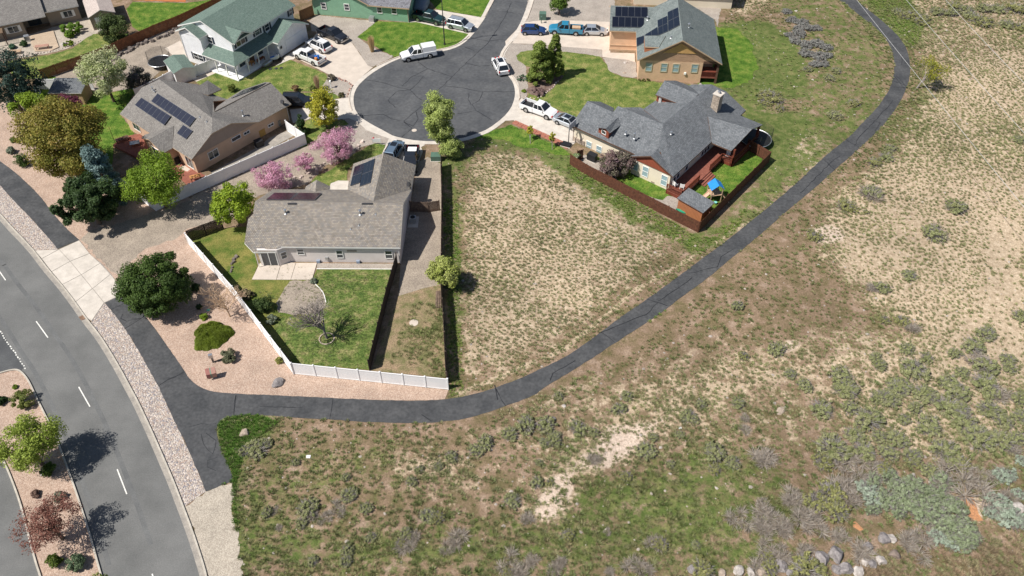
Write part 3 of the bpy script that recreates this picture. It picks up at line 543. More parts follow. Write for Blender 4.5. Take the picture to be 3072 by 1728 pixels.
S_('garden_bed',2,M_grvf,('A',[(-60,395),(300,330),(880,150),(1000,290),(830,370),(780,410),(650,470),(450,520),(0,590),(-100,600)]))
S_('side_yard',2,M_grvd,('A',[(420,760),(620,690),(1060,500),(1500,330),(1760,250),(1830,560),(1600,640),(1480,760),(1200,870),(860,900)]))
S_('patio',4,M_concp,('A',[(1590,470),(1740,395),(1850,560),(1830,600),(1700,560)]),j=.02)
S_('walkway',5,M_concp,('A',[(1860,770),(2060,650),(2120,690),(1900,790)]),j=.02)
S_('lawn',2,M_lawnd,('A',[(400,700),(900,880),(950,1100),(400,1150),(320,900)]))
S_('patio',5,M_gut,('Y',[(300,722),(440,650),(640,540),(700,488),(840,432),(872,470),(700,565),(340,745)]),j=.02)
# tan house lot
S_('lawn',3,M_lawn,('D',[(155,540),(200,500),(300,487),(640,500),(960,545),(1030,620),(1060,690),(1180,745),(1330,765),(1560,800),(1900,825),(2100,850),(2000,1100),(1700,1350),(720,1130),(560,1060),(260,950),(290,860),(480,800),(560,700),(250,640),(180,590)]))
S_('mulch_bed',4,M_mulch,('D',[(250,870),(400,780),(520,690),(640,700),(600,760),(520,850),(400,935),(300,915)]))
S_('driveway',4,M_concp,('D',[(230,215),(450,192),(1060,212),(1066,510),(1300,516),(1310,700),(1240,690),(1210,580),(990,552),(985,480),(600,452),(320,428),(110,418),(60,470),(50,400)]),j=.02)
S_('gravel_yard',3,M_grv,('D',[(290,-60),(1100,-60),(1110,60),(1060,212),(450,192),(235,215),(235,150)]))
S_('gravel_yard',2,M_grv,('D',[(110,418),(600,450),(985,478),(990,552),(800,520),(640,500),(300,487),(160,530),(250,640),(270,860),(250,945),(215,960),(190,950),(180,850),(70,650),(40,560),(60,470)]))
S_('rock_bed',6,M_grv,('D',[(990,560),(1200,575),(1310,600),(1325,745),(1280,755),(1180,740),(1060,690),(1030,620)]))
S_('gravel_yard',2,M_grv,('D',[(1800,20),(2050,-60),(2150,0),(2100,260),(2080,190)]))
S_('lawn',2,M_lawnd,('D',[(2080,260),(2300,280),(2420,420),(2500,640),(2400,800),(2200,850),(2060,820),(1900,830),(1900,760)]),j=.3)
# charcoal-roofed house lot
S_('driveway',5,M_conc,('D',[(205,950),(330,1010),(540,1090),(700,1170),(900,1200),(690,1415),(620,1390),(130,1163),(20,1170),(-70,1245),(-110,1270),(100,1110),(165,1000)]),j=.02)
S_('lawn',2,M_lawnd,('C',[(1360,1330),(1590,1248),(1720,1203),(2240,1449),(2330,1500),(2150,1500),(1960,1430),(1800,1420),(1640,1345),(1480,1345)]),j=.2)
pv=bpy.data.objects.new('paver_strip',None); COL.objects.link(pv); pv['kind']='structure'; WL[pv]=Vector((0,0,0))
a0,a1,b0,b1=P('D',150,1163),P('D',112,1192),P('D',690,1400),P('D',650,1440)
for i in range(12):
    for j in range(2):
        f=lambda u,v:(a0.lerp(b0,u)).lerp(a1.lerp(b1,u),v)
        q=[f((i+.03)/12,(j+.05)/2),f((i+.97)/12,(j+.05)/2),f((i+.97)/12,(j+.95)/2),f((i+.03)/12,(j+.95)/2)]; mb=MB(); mb.prism([(p.x,p.y) for p in q],0,.05); part(pv,'paver',mb,M_brick)
S_('lawn',3,M_lawnd,('G',[(1380,1200),(1560,1010),(1740,940),(1870,800),(1960,850),(2060,900),(1720,1280),(1560,1380),(1400,1300)]))
S_('side_gravel',2,M_grv,('G',[(200,900),(340,850),(600,960),(900,1230),(1150,1250),(1250,1260),(1240,1430),(1000,1310),(500,1060)]))
S_('lawn',3,M_lawnd,('G',[(640,1050),(840,1080),(1000,1160),(1140,1245),(1090,1290),(1000,1270),(880,1230),(720,1150),(650,1100)]))
S_('yard_base',1,M_lawnd,('G',[(190,940),(340,850),(1100,1000),(1560,740),(1950,640),(2110,920)]),('O',[(1770,330)]),j=0)
for n_,q_ in enumerate(([(1560,850),(1620,860),(1650,930),(1700,1030),(1660,1040),(1570,990),(1590,930)],[(700,1030),(740,1040),(800,1100),(770,1110),(720,1080)])): S_('bare_soil',1,mat('rust_soil',(.46,.22,.10),(.33,.17,.09),sc=2,fine=(7,.25),detail=10),('L',q_),j=.16)
# pale central house lot
S_('yard',2,M_lawny,('H',[(160,60),(190,-20),(720,-60),(740,100),(780,280),(735,400),(1250,402),(1290,310),(1935,310),(1750,1175),(1090,1120)]),('E',[(1800,1180)]),j=0)
S_('lawn',3,M_backl,('H',[(1270,410),(1290,312),(1930,312),(1880,560),(1740,1172),(1150,1120),(930,820),(900,760),(1000,720),(1200,720),(1350,640),(1370,560),(1330,470)]),j=.15)
S_('dirt_bed',3,M_grvd,('H',[(940,600),(1000,500),(1060,410),(1250,405),(1290,450),(1345,500),(1372,590),(1310,680),(1100,705),(960,680)]))
S_('gravel_strip',3,M_grv,('H',[(1295,258),(1950,262),(1935,306),(1288,303)]),j=.02)
pt=bpy.data.objects.new('patio',None); COL.objects.link(pt); pt['kind']='structure'; WL[pt]=Vector((0,0,0))
slabs(pt,'H',[[(800,258),(978,280),(942,402),(730,400)],[(978,280),(1062,250),(1110,256),(1066,402),(942,402)],[(1110,256),(1293,256),(1250,402),(1066,402)]],0,.07,M_concp,.02)
S_('side_gravel',1,M_grvd,('F',[(1880,760),(1960,600),(1990,330),(2110,255),(2250,330),(2262,700),(2268,1449)]),('H',[(2345,470),(2180,500),(1990,560),(2010,270)]),j=.03)
S_('dirt_yard',2,M_dirt,('H',[(1990,540),(2180,480),(2352,440),(2395,1240),(1755,1180)]),j=.02)
if 0: S_('weed_patch',3,M_lawnd,('H',[(2230,800),(2340,790),(2330,900),(2310,980),(2240,1100),(2150,1110),(2180,980)]),j=.35)
if 0: S_('bare_patch',3,mat('orange_soil',(.45,.25,.15),(.30,.19,.11),sc=2,fine=(8,.2)),('H',[(2170,490),(2280,490),(2260,590),(2180,600)]),j=.2)
S_('front_lawn',4,M_lawn,('F',[(800,600),(900,470),(1060,400),(1150,330),(1300,230),(1420,170),(1540,108),(1655,125),(1650,230),(1300,340),(1240,400),(1240,540),(1140,515),(1060,545),(1040,600)]))
S_('driveway',4,M_conc,('F',[(1690,60),(1800,75),(2020,100),(2060,200),(1990,380),(1600,260)]),j=.02)
S_('porch_floor',5,M_conc,('F',[(1040,600),(1060,545),(1140,515),(1255,517),(1240,640),(1060,640)]),j=.02)
def edging(pts,lab,m=M_wtrim):
    q=smooth_line(pts,1); e=kerb('lawn_edging',q,-.04,.04,.06,m); e['kind']='structure'
edging(PS('H',[(1275,435),(1320,480),(1350,520),(1368,595)]),''); edging(PS('H',[(1288,306),(1935,309)]),'')
edging(PS('F',[(900,110),(1200,60),(1300,30)]),'',M_kerb)
# ---------------------------------------------------------------- building helpers
def wplane(a,b):                       # vertical wall plane through two ground points
    a=Vector((a.x,a.y,0)); b=Vector((b.x,b.y,0)); d=(b-a).normalized(); n=Vector((-d.y,d.x,0))
    if n.dot(Vector((0,0,0))-a)<0: n=-n
    return a,d,n
def onwall(W,c,x,y):
    a,d,n=W; r=ray(c,x,y); C0=Vector((0,0,CH)); p=C0+r*((a-C0).dot(n)/r.dot(n)); return (p-a).dot(d),p.z
def wbox(mb,W,s0,s1,z0,z1,d0,d1,mi=0):
    a,d,n=W; f=lambda s,z,o: a+d*s+n*o+Vector((0,0,z))
    mb.add([f(s0,z0,d0),f(s1,z0,d0),f(s1,z0,d1),f(s0,z0,d1),f(s0,z1,d0),f(s1,z1,d0),f(s1,z1,d1),f(s0,z1,d1)],[(0,3,2,1),(4,5,6,7),(0,1,5,4),(1,2,6,5),(2,3,7,6),(3,0,4,7)],mi)
def window_at(t,W,s0,s1,z0,z1,pane=None,frame=None,mull='h',shut=None,fw=.07):
    pane=pane or M_glass; frame=frame or M_wtrim
    if s1<s0: s0,s1=s1,s0
    mb=MB(); wbox(mb,W,s0-fw,s0,z0-fw,z1+fw,-.02,.07); wbox(mb,W,s1,s1+fw,z0-fw,z1+fw,-.02,.07); wbox(mb,W,s0,s1,z0-fw,z0,-.02,.075); wbox(mb,W,s0,s1,z1,z1+fw,-.02,.075)
    if mull=='h': wbox(mb,W,s0,s1,(z0+z1)/2-.03,(z0+z1)/2+.03,-.02,.06)
    if mull in('v','g'): wbox(mb,W,(s0+s1)/2-.03,(s0+s1)/2+.03,z0,z1,-.02,.06)
    if mull=='g':
        wbox(mb,W,s0,s1,(z0+z1)/2-.02,(z0+z1)/2+.02,-.02,.055)
    wn=part(t,'window',mb,frame); mb=MB(); wbox(mb,W,s0,s1,z0,z1,-.01,.03); part(wn,'pane',mb,pane)
    if shut:
        for a,b in ((s0-fw-.36,s0-fw-.02),(s1+fw+.02,s1+fw+.36)):
            mb=MB(); wbox(mb,W,a,b,z0-.05,z1+.05,.0,.05); part(t,'shutter',mb,shut)
def window(t,W,c,p,q,**k):
    s0,z1=onwall(W,c,*p); s1,z0=onwall(W,c,*q)
    if z0>z1: z0,z1=z1,z0
    window_at(t,W,s0,s1,z0,z1,**k)
def door_at(t,W,s0,s1,z0,z1,m,name='door'):
    mb=MB(); wbox(mb,W,s0,s1,z0,z1,-.01,.05); d=part(t,name,mb,m)
    mb=MB(); wbox(mb,W,s1-.14,s1-.08,z0+.95,z0+1.02,.05,.10); part(d,'handle',mb,M_dgrey)
def wallm(t,fr,outline,z1,m,z0=-.05,label=None,name='wall'):
    mb=MB(fr); mb.prism(outline,z0,z1); return part(t,name,mb,m,label)
def gable(mb,fr,pts,th=.12):            # upright polygon of wall, pts (x,y,z) in frame; thickness inwards along its normal
    q=[fr(*p) for p in pts]; n=(q[1]-q[0]).cross(q[2]-q[0]).normalized()*th; k=len(q); old=mb.fr; mb.fr=None
    mb.add(q+[p-n for p in q],[tuple(range(k)),tuple(range(2*k-1,k-1,-1))]+[(i,k+i,k+(i+1)%k,(i+1)%k) for i in range(k)]); mb.fr=old
def roof(t,polys,m,fascia,th=.20,name='roof'):
    mb=MB(); 
    for p in polys: mb.slab(p,th,0,1)
    return part(t,name,mb,[m,fascia])
def vent(t,p,h=.45,r=.06,cap=True,m=None):
    m=m or M_galv; mb=MB(); mb.tube(p-Vector((0,0,.1)),p+Vector((0,0,h)),r,n=8); mb.tube(p-Vector((0,0,.03)),p+Vector((0,0,.04)),r*2.3,r*1.5,n=8)
    if cap: mb.tube(p+Vector((0,0,h)),p+Vector((0,0,h+.07)),r*1.9,r*1.5,n=8)
    part(t,'vent_pipe',mb,m)
def solar(t,c,quad,pl,nu,nv,m,gap=.012,off=.12):
    q=[hit(c,x,y,pl,off) for x,y in quad]; n=(pl[1]-pl[0]).cross(pl[2]-pl[0]).normalized(); n=n if n.z>0 else -n
    f=lambda u,v:(q[0].lerp(q[1],u)).lerp(q[3].lerp(q[2],u),v)
    for i in range(nu):
        for j in range(nv):
            g=gap; a=[f((i+g)/nu,(j+g)/nv),f((i+1-g)/nu,(j+g)/nv),f((i+1-g)/nu,(j+1-g)/nv),f((i+g)/nu,(j+1-g)/nv)]
            mb=MB(); mb.add([p for p in a]+[p-n*.05 for p in a],[(0,1,2,3),(7,6,5,4)]+[(k,4+k,4+(k+1)%4,(k+1)%4) for k in range(4)],1)
            ctr=sum(a,Vector())/4; b=[ctr+(p-ctr)*.955+n*.004 for p in a]; mb.add(b,[(0,1,2,3)],0)
            o=part(t,'solar_panel',mb,[m,M_solf]);
# ---------------------------------------------------------------- central house, weathered brown shingles
h=thing('house','single-storey pale stucco house with weathered brown shingles, patio and white vinyl fence behind','house',P('F',1000,1000))
f=Fr(P('F',520,1232,2.75),-.71); zE,zR=2.75,5.15
wallm(h,f,[(.6,.3),(13.8,.3),(13.8,15.5),(6.5,15.5),(6.5,10.2),(-3.4,10.2),(-3.4,.9),(-2.8,-.4),(-.5,-.4)],2.55,M_pale)
mb=MB(f)
gable(mb,f,[(13.8,.3,2.5),(13.8,10.4,2.5),(13.8,5.3,4.85)]); gable(mb,f,[(-3.4,10.4,2.5),(-3.4,1.2,2.5),(-3.4,5.3,4.85)]); gable(mb,f,[(13.8,15.5,2.5),(6.5,15.5,2.5),(10.2,15.5,4.6)])
part(h,'gable_wall',mb,M_pale)
rS=PS('F',[(120,1190,2.95),(215,1290,2.35),(440,1288,2.35),(520,1232,2.75),(1815,1243,2.75),(1850,757,5.15),(235,740,5.15),(215,875,4.5),(160,930,4.2)])
NPL=[P('F',1850,757,5.15),P('F',235,740,5.15),P('F',430,607,2.75)]
HN=lambda x,y: hit('F',x,y,NPL,-.03)
rp=[rS,[rS[6],rS[5],P('F',1935,615,2.75),P('F',430,607,2.75)],
 [HN(1240,617)]+PS('F',[(1305,330,2.75),(1635,215,5.1)])+[HN(1520,745)],[HN(1520,745)]+PS('F',[(1635,215,5.1),(1985,345,2.75)])+[HN(1930,622)],
 [HN(778,607)]+PS('F',[(790,575,2.75),(905,505,3.9)])+[HN(890,640)],[HN(890,640)]+PS('F',[(905,505,3.9),(1052,575,2.85)])+[HN(1044,615)]]
roof(h,rp,M_rB,M_wtrim)
pn=rS[4:7]; pN=rp[1][:3]; pW=rp[2][:3]
solar(h,'F',[(350,718),(440,645),(965,648),(890,722)],[rp[1][0],rp[1][1],rp[1][2]],8,2,M_solr)
solar(h,'F',[(1268,572),(1318,362),(1425,318),(1372,535)],pW,2,3,M_solk); solar(h,'F',[(1368,578),(1425,320),(1540,270),(1490,535)],pW,2,3,M_solk)
for x,y,hh in ((570,870,.55),(1380,880,.6),(1548,880,.15),(1365,1000,.2),(1275,1042,.2),(1000,1120,0)):
    if hh: vent(h,hit('F',x,y,pn),hh,.10 if hh>.5 else .06,hh>.3)
for (x0,x1) in ((592,690),(1398,1516)):
    mb=MB(); a,b=hit('F',x0,765,pn,.04),hit('F',x1,765,pn,.04); mb.bar(a,b,.22,.10); part(h,'ridge_vent',mb,M_dgrey)
mb=MB(); q=hit('F',1925,590,rp[3][:3]); mb.tube(q,q+Vector((0,0,.7)),.025); mb.tube(q+Vector((-.1,-.1,.62)),q+Vector((-.22,-.25,.72)),.30,.30,n=12); part(h,'satellite_dish',mb,M_dgrey)
WS=wplane(f(0.6,.3),f(13.8,.3))
window(h,WS,'H',(1118,135),(1182,180)); window(h,WS,'H',(1455,148),(1517,208)); window(h,WS,'H',(1875,150),(1940,212))
mb=MB(); s0,z0=onwall(WS,'H',1548,145); s1,z1=onwall(WS,'H',1632,155); wbox(mb,WS,s0,s1,z1,z0,-.01,.05); part(h,'wall_vent',mb,M_taupe)
for x,y in ((1308,250),(1648,250)): 
    s0,z0=onwall(WS,'H',x,y); mb=MB(); wbox(mb,WS,s0-.2,s0+.2,0.05,.4,0,.25); part(h,'well_cover',mb,mat('blue_grey',(.25,.30,.38)))
s0,z0=onwall(WS,'H',1375,212); mb=MB(); wbox(mb,WS,s0-.18,s0+.18,z0-.2,z0+.2,0,.18); part(h,'meter_box',mb,M_galv)
WB=wplane(f(-2.8,-.4),f(-.5,-.4)); 
mb=MB(); wbox(mb,WB,.3,2.05,.12,2.15,-.01,.03); dd=part(h,'patio_door',mb,M_glass)
mb=MB(); 
for s_ in (.26,1.15,2.05): wbox(mb,WB,s_-.04,s_+.04,.1,2.2,0,.07)
wbox(mb,WB,.22,2.1,2.15,2.25,0,.07); part(dd,'frame',mb,M_wtrim)
WJ=wplane(f(-.5,-.4),f(.6,.3)); window_at(h,WJ,.35,.95,1.0,1.9)
mb=MB(); 
for p in (f(-3.0,-.75),f(13.75,.18)): mb.tube(Vector((p.x,p.y,0)),Vector((p.x,p.y,2.5)),.045,n=6)
part(h,'downspout',mb,M_wtrim)
# gate and AC pad beside it
ac=thing('air_conditioner','air conditioner on concrete pad along the shaded east wall of central house','air conditioner',P('F',1960,975))
mb=MB(); q=P('F',1965,970); mb.box(q.x-.75,q.x+.55,q.y-1.0,q.y+1.1,0,.08); part(ac,'pad',mb,M_conc)
mb=MB(); mb.box(q.x-.5,q.x+.25,q.y-.3,q.y+.45,.08,.85); c_=part(ac,'cabinet',mb,M_galv); mb=MB(); mb.tube((q.x-.12,q.y+.08,.85),(q.x-.12,q.y+.08,.88),.3,n=16); part(c_,'fan_grille',mb,M_black)
# ---------------------------------------------------------------- tan stucco house with blue-black solar panels
h=thing('house','tan stucco house with grey shingle roof and three blocks of dark blue solar panels','house',P('A',1900,1200))
f=Fr(P('A',1155,1100,2.75),-39.0); fA=f
wallm(h,f,[(.4,.45),(16.45,.45),(16.45,16.4),(9.9,16.4),(9.9,12.0),(6.8,11.6),(1.6,11.6),(1.4,9),(.4,8)],2.55,M_stucco); wallm(h,f,[(7.9,-1.1),(12.4,-1.1),(12.4,.45),(7.9,.45)],2.5,M_stucco)
R1=PS('A',[(1155,1100,2.75),(1850,1542,2.75),(2045,1290,4.8),(2050,1140,5.6),(1540,765,5.75),(1370,845,4.8)])
AP=[R1[0],R1[1],R1[3]]; HA=lambda x,y: hit('A',x,y,AP,-.03)
r2_=P('A',2235,1190,4.8); r3_=P('A',2500,1180,2.8); gE=P('A',2815,1005,2.75); gN=P('A',2610,795,4.8); gS=P('A',2070,1075,4.85)
R2=[R1[4],R1[3],gS,f(9.0,9.6,3.7),f(9.2,12.0,2.75),P('A',2090,925,2.9),P('A',1910,815,3.6)]
PL3=[gN,gS,P('A',2205,952,3.3)]
R3=[hit('A',x_,y_,PL3) for x_,y_ in ((2610,797),(2070,1077),(2095,1030),(2205,952),(2330,872),(2560,793))]
wing=[P('A',1435,1347,3.9),HA(1680,1213)]
R4=[wing[0],wing[1],HA(1400,1300),P('A',1365,1332,2.75)]
R5=[wing[0],P('A',1570,1482,2.75),P('A',1665,1432,2.72),wing[1]]
P6=PS('A',[(2005,775,4.1),(1835,880,4.1),(2010,918,3.3),(2140,862,2.9)]); P6=[P('A',2005,775,4.0),hit('A',1835,880,[R1[4],R1[3],P('A',1910,815,3.6)],-.02),hit('A',2010,918,[R1[4],R1[3],P('A',1910,815,3.6)],-.02),P('A',2140,862,2.9)]
roof(h,[R1[:2]+[HA(2046,1220)]+R1[3:],[R1[1],R1[2],R1[3]],[R1[2],r2_,gS,R1[3]],[r3_,gE,gN,gS],[r2_,r3_,gS],R2,R3,R4,R5,P6],M_rA,M_tanp,.14)
mb=MB(f); gable(mb,f,[(16.45,.3,2.5),(16.45,11.0,2.5),(16.45,7.0,4.6),(16.45,3.8,4.6)]); part(h,'gable_wall',mb,M_stuccol,'lighter taupe gable panel')
mb=MB(f); gable(mb,f,[(7.9,-1.1,2.5),(12.4,-1.1,2.5),(10.2,-1.1,3.7)]); part(h,'gable_wall',mb,M_stucco)
def cwin(W,c,ctr,w_,hh,**k):
    s,z=onwall(W,c,*ctr); window_at(h,W,s-w_/2,s+w_/2,z-hh/2,z+hh/2,**k)
WA=wplane(f(16.45,0),f(16.45,16.4))
cwin(WA,'Y',(318,597),1.5,1.1,mull='v'); cwin(WA,'Y',(473,487),1.4,.5,mull=None,pane=M_solar,frame=M_white); cwin(WA,'Y',(545,450),.9,.35,mull='v',frame=M_white); cwin(WA,'Y',(710,397),.9,.35,mull='v',frame=M_white)
s_,z_=onwall(WA,'Y',658,470); door_at(h,WA,s_-.5,s_+.5,max(.05,z_-1.0),z_+1.0,mat('golden_door',(.45,.27,.08),(.38,.22,.06)))
s_,z_=onwall(WA,'Y',768,385); mb=MB(); wbox(mb,WA,s_-.2,s_+.2,z_-.4,z_+.4,0,.2); part(h,'meter_box',mb,M_galv)
pl=AP
solar(h,'A',[(1300,1015),(1365,940),(1650,1120),(1583,1208)],pl,7,1,M_solar) if 0 else None
for qd,nu in (([(1300,1015),(1583,1208),(1650,1120),(1365,940)],7),([(1457,978),(1825,1225),(1893,1138),(1522,900)],9),([(1705,1287),(1795,1345),(1862,1262),(1770,1203)],2)): solar(h,'A',qd,pl,nu,1,M_solar)
solar(h,'A',[(2225,950),(2345,872),(2575,797),(2470,858)],PL3,5,1,M_solk)
for x,y,hh in ((1475,865,.4),(1490,880,.3),(1930,1130,.15),(1998,1175,.25)): vent(h,hit('A',x,y,pl),hh,.07,hh>.3)
GP=[r3_,gE,gN]
vent(h,hit('A',2350,1115,GP),.75,.09)
mb=MB(); q=hit('A',2745,1010,GP); mb.tube(q,q+Vector((0,0,.5)),.03); mb.tube(q+Vector((-.1,-.05,.5)),q+Vector((-.2,-.2,.6)),.28,.28,n=12); part(h,'satellite_dish',mb,M_dgrey)
WW=wplane(f(.4,.45),f(16.4,.45)); WW2=wplane(f(7.9,-1.1),f(12.4,-1.1))
for s0,s1 in ((1.6,3.2),(14.0,15.4)): window_at(h,WW,s0,s1,.4 if s0>5 else 1.0,2.1,mull='v')
window_at(h,WW2,1.2,2.7,.4,2.0,mull='v')
mb=MB(); mb.tube(f(16.5,16.3,0),f(16.5,16.3,2.6),.045,n=6); part(h,'downspout',mb,M_wtrim)
# ---------------------------------------------------------------- charcoal-roofed cream house
h=thing('house','cream stucco house with charcoal shingle roof, stone chimney and red deck','house',P('G',1000,700))
f=Fr((8.2,93.5),-39.3); fC=f
wallm(h,f,[(.3,.5),(10.6,.5),(10.6,-.6),(16.5,-.6),(16.5,18.0),(9.0,18.0),(9.0,17.2),(6.6,17.2),(6.6,12.0),(6.9,9.2),(2.2,6.8),(.3,6.8)],2.55,M_cream)
c1=[f(0,0,2.75),f(11.6,0,2.75),P('G',1045,790,4.1),f(11.5,4.8,5.35),f(4.4,4.7,5.3),f(4.3,3.7,4.8),f(0,3.7,4.8)]
polys=[c1,[f(0,3.7,4.8),f(4.3,3.7,4.8),P('G',620,400,2.75),P('G',488,338,2.75)],
 [f(4.4,4.7,5.3),f(11.5,4.8,5.35),f(11.0,9.8,2.7),P('G',962,430,2.75),P('G',868,392,2.9),P('G',640,395,3.2),f(3.6,5.6,4.0)],
 [f(10.1,-1.1,2.8),f(13.45,-1.1,4.45),P('G',1045,790,4.3),f(11.6,.3,2.95)]]
SE=[f(13.45,-1.1,4.45),f(17.1,-1.1,2.85),f(17.1,18.6,2.8),P('G',1700,238,4.5),P('G',1560,172,5.3),f(11.5,4.8,5.35),P('G',1045,790,4.3)]
polys+=[SE,[f(11.5,4.8,5.35),P('G',1560,172,5.3),f(8.6,17.9,4.0),f(6.0,16,2.75),f(5.6,9.7,2.75)]]
w1=[P('G',1020,270,4.4),P('G',1300,378,4.6),f(11.5,14.1,5.4),f(6.0,14.1,5.45)]; polys+=[w1,[w1[3],w1[2],f(11.5,17.9,3.7),f(5.9,17.9,3.6)]]
d1=PS('G',[(1525,480,4.3),(1950,605,4.55),(1750,815,2.75),(1567,737,2.8)]); polys+=[d1]; polys2=[[d1[0],d1[1],f(20.6,16.9,2.8)],[d1[0],f(20.6,16.9,2.8),f(17.0,16.9,2.85)]]
dm=PS('G',[(670,480,4.65),(540,597,4.65)]); dl=P('G',455,585,4.05); dr_=P('G',578,642,4.05); dv=P('G',702,553,4.2)
polys2+=[[dm[0],dm[1],dr_],[dm[0],dr_,dv],[dm[0],dm[1],dl],[dm[0],dl,f(4.0,2.8,4.2)]]
roof(h,polys,M_rC,M_brownt,.18); roof(h,polys2[:2],M_rC,M_rC,.08); roof(h,polys2[2:],M_rC,M_rC,.08,'dormer_roof')
# gables in red-brown boards
mb=MB(f); gable(mb,f,[(10.6,-.75,2.55),(16.5,-.75,2.55),(13.5,-.75,4.2)],.1); 
q=[w1[0]+Vector((.3,.35,-.2)),w1[1]+Vector((-.1,.3,-.2))]; e=[Vector((q[0].x,q[0].y,3.1)),Vector((q[1].x,q[1].y,4.2))]; mb.fr=None; mb.poly([e[0],e[1],q[1],q[0]]); part(h,'gable_wall',mb,M_rsid,'red-brown boarded gable')
mb=MB(); a=dl+Vector((.25,.2,0)); b=dr_+Vector((-.1,.25,0)); c_=dm[1]+Vector((.1,.25,-.15)); base=[Vector((a.x,a.y,2.9)),Vector((b.x,b.y,2.9))]; back=(dm[0]-dm[1]).normalized()*3; back.z=0
mb.poly([base[0],base[1],b,c_,a]); mb.poly([base[1],base[1]+back,b+back,b]); mb.poly([base[0]+back,base[0],a,a+back]); dmr=part(h,'dormer',mb,M_rsid)
WD=wplane(a,b); Ld=(b-a).length; window_at(h,WD,Ld*.36,Ld*.72,3.35,3.85,mull=None)
# chimney of stone blocks
cb=hit('G',1600,405,SE[1:4]); ch=bpy.data.objects.new('chimney',None); COL.objects.link(ch); ch.parent=h; WL[ch]=WL[h]
fc=Fr(cb,-39.3); mb=MB(fc); mb.box(-.5,.5,-.48,.55,cb.z-.5,cb.z+2.35); part(ch,'chimney_core',mb,M_block)
rr=random.Random(3)
for side in range(2):
    z=cb.z-.3
    while z<cb.z+2.3:
        hh=rr.uniform(.14,.22); x=-.52
        while x<.50:
            wd=min(rr.uniform(.25,.5),.52-x) ; pr_=rr.uniform(.03,.07)
            mb=MB(fc)
            if side==0: mb.box(x,x+wd-.02,-.48-pr_,-.47,z,z+hh-.02)
            else: mb.box(-.5-pr_,-.49,x,x+wd-.02,z,z+hh-.02)
            part(ch,'stone',mb,M_block); x+=wd
        z+=hh
mb=MB(fc); mb.box(-.62,.62,-.60,.66,cb.z+2.35,cb.z+2.45); part(ch,'chimney_cap',mb,M_conc)
mb=MB(); t_=fc(0,0,cb.z+2.45); mb.tube(t_,t_+Vector((0,0,.3)),.12); mb.tube(t_+Vector((0,0,.3)),t_+Vector((0,0,.36)),.24,.1); part(ch,'flue',mb,M_galv)
for x,y,hh in ((1212,1290,.3),(1297,1335,.75),(1652,1292,.3)): vent(h,hit('D',x,y,c1[:3] if x<1500 else SE[1:4]),hh,.09)
WSW=wplane(f(.3,.5),f(10.6,.5)); WSF=wplane(f(10.6,-.6),f(16.5,-.6)); WSE=wplane(f(16.5,-.6),f(16.5,18))
def mwin(W,c,ctr,w_,hh,**k):
    s,z=onwall(W,c,*ctr); window_at(h,W,s-w_/2,s+w_/2,z-hh/2,z+hh/2,**k)
mwin(WSW,'G',(376,765),.8,1.35,pane=M_blind); mwin(WSW,'G',(473,808),.8,1.35,pane=M_blind); mwin(WSW,'G',(722,898),.75,1.2,pane=M_blind)
mwin(WSF,'G',(812,950),1.2,1.3,pane=M_blind,mull=None); mwin(WSF,'G',(922,1013),.8,1.5,pane=M_blind); mwin(WSF,'G',(1103,1098),.8,1.5,pane=M_blind)
for s_ in (.9,1.8,4.0,8.2,9.0,9.8,12.6): window_at(h,WSE,s_,s_+.65,.8,2.3)
mb=MB(); q=WSF; s_,z_=onwall(q,'G',988,1148); wbox(mb,q,s_-.25,s_+.25,.1,.28,0,.04); part(h,'crawl_vent',mb,M_taupe)
# stone veneer at garage corner
mb=MB(); wbox(mb,WSW,-.05,1.9,0,.75,0,.09); vn=part(h,'veneer',mb,M_block)
for r_ in range(4):
    for c_ in range(5):
        mb=MB(); wbox(mb,WSW,-.03+c_*.38+(r_%2)*.1,.31+c_*.38+(r_%2)*.1,.02+r_*.18,.18+r_*.18,.09,.13); part(vn,'stone',mb,M_block)
mb=MB(); mb.tube(f(.2,.42,0),f(.2,.42,2.6),.045,n=6); mb.tube(f(16.6,-.7,0),f(16.6,-.7,2.6),.045,n=6); part(h,'downspout',mb,M_brownt)
mb=MB(); mb.box(*[0]*6) if False else None
q=f(6.9,11.9,0); mb=MB(); mb.box(q.x-.15,q.x+.15,q.y-.15,q.y+.15,0,4.2); part(h,'porch_post',mb,M_wtrim)
# deck
dk=thing('deck','long red-stained deck with railings along the back of the cream house','deck',f(17.8,4,0))
mb=MB(f); mb.box(16.52,18.9,-1.3,9.2,.0,.50); mb.box(16.52,20.6,9.2,16.6,.0,.50); part(dk,'deck_base',mb,M_redw)
i=0
for k in range(17):
    x=16.55+k*.145
    mb=MB(f); mb.box(x,x+.13,-1.3,9.2,.505,.545); part(dk,'deck_board',mb,M_deckr)
for k in range(28):
    x=16.55+k*.145
    mb=MB(f); mb.box(x,x+.13,9.2,16.6,.505,.545); part(dk,'deck_board',mb,M_deckr)
def railing(par,fr,p,q,z0=.55,hh=.95,m=None):
    m=m or M_redw; p,q=Vector((*p,0)),Vector((*q,0)); L_=(q-p).length; n=max(1,int(L_/.13)); rl=bpy.data.objects.new('railing',None); COL.objects.link(rl); rl.parent=par; WL[rl]=WL[par]
    mb=MB(fr); mb.bar((p.x,p.y,z0+hh),(q.x,q.y,z0+hh),.13,.05); mb.bar((p.x,p.y,z0+.12),(q.x,q.y,z0+.12),.05,.08); part(rl,'rail',mb,m)
    mb=MB(fr)
    for i in range(n+1):
        t=p.lerp(q,i/n); mb.bar((t.x,t.y,z0+.1),(t.x,t.y,z0+hh),.045,.045)
    o=part(rl,'balusters',mb,m,kind='stuff')
    for t in (p,q):
        mb=MB(fr); mb.bar((t.x,t.y,0),(t.x,t.y,z0+hh+.06),.12,.12); part(rl,'post',mb,m)
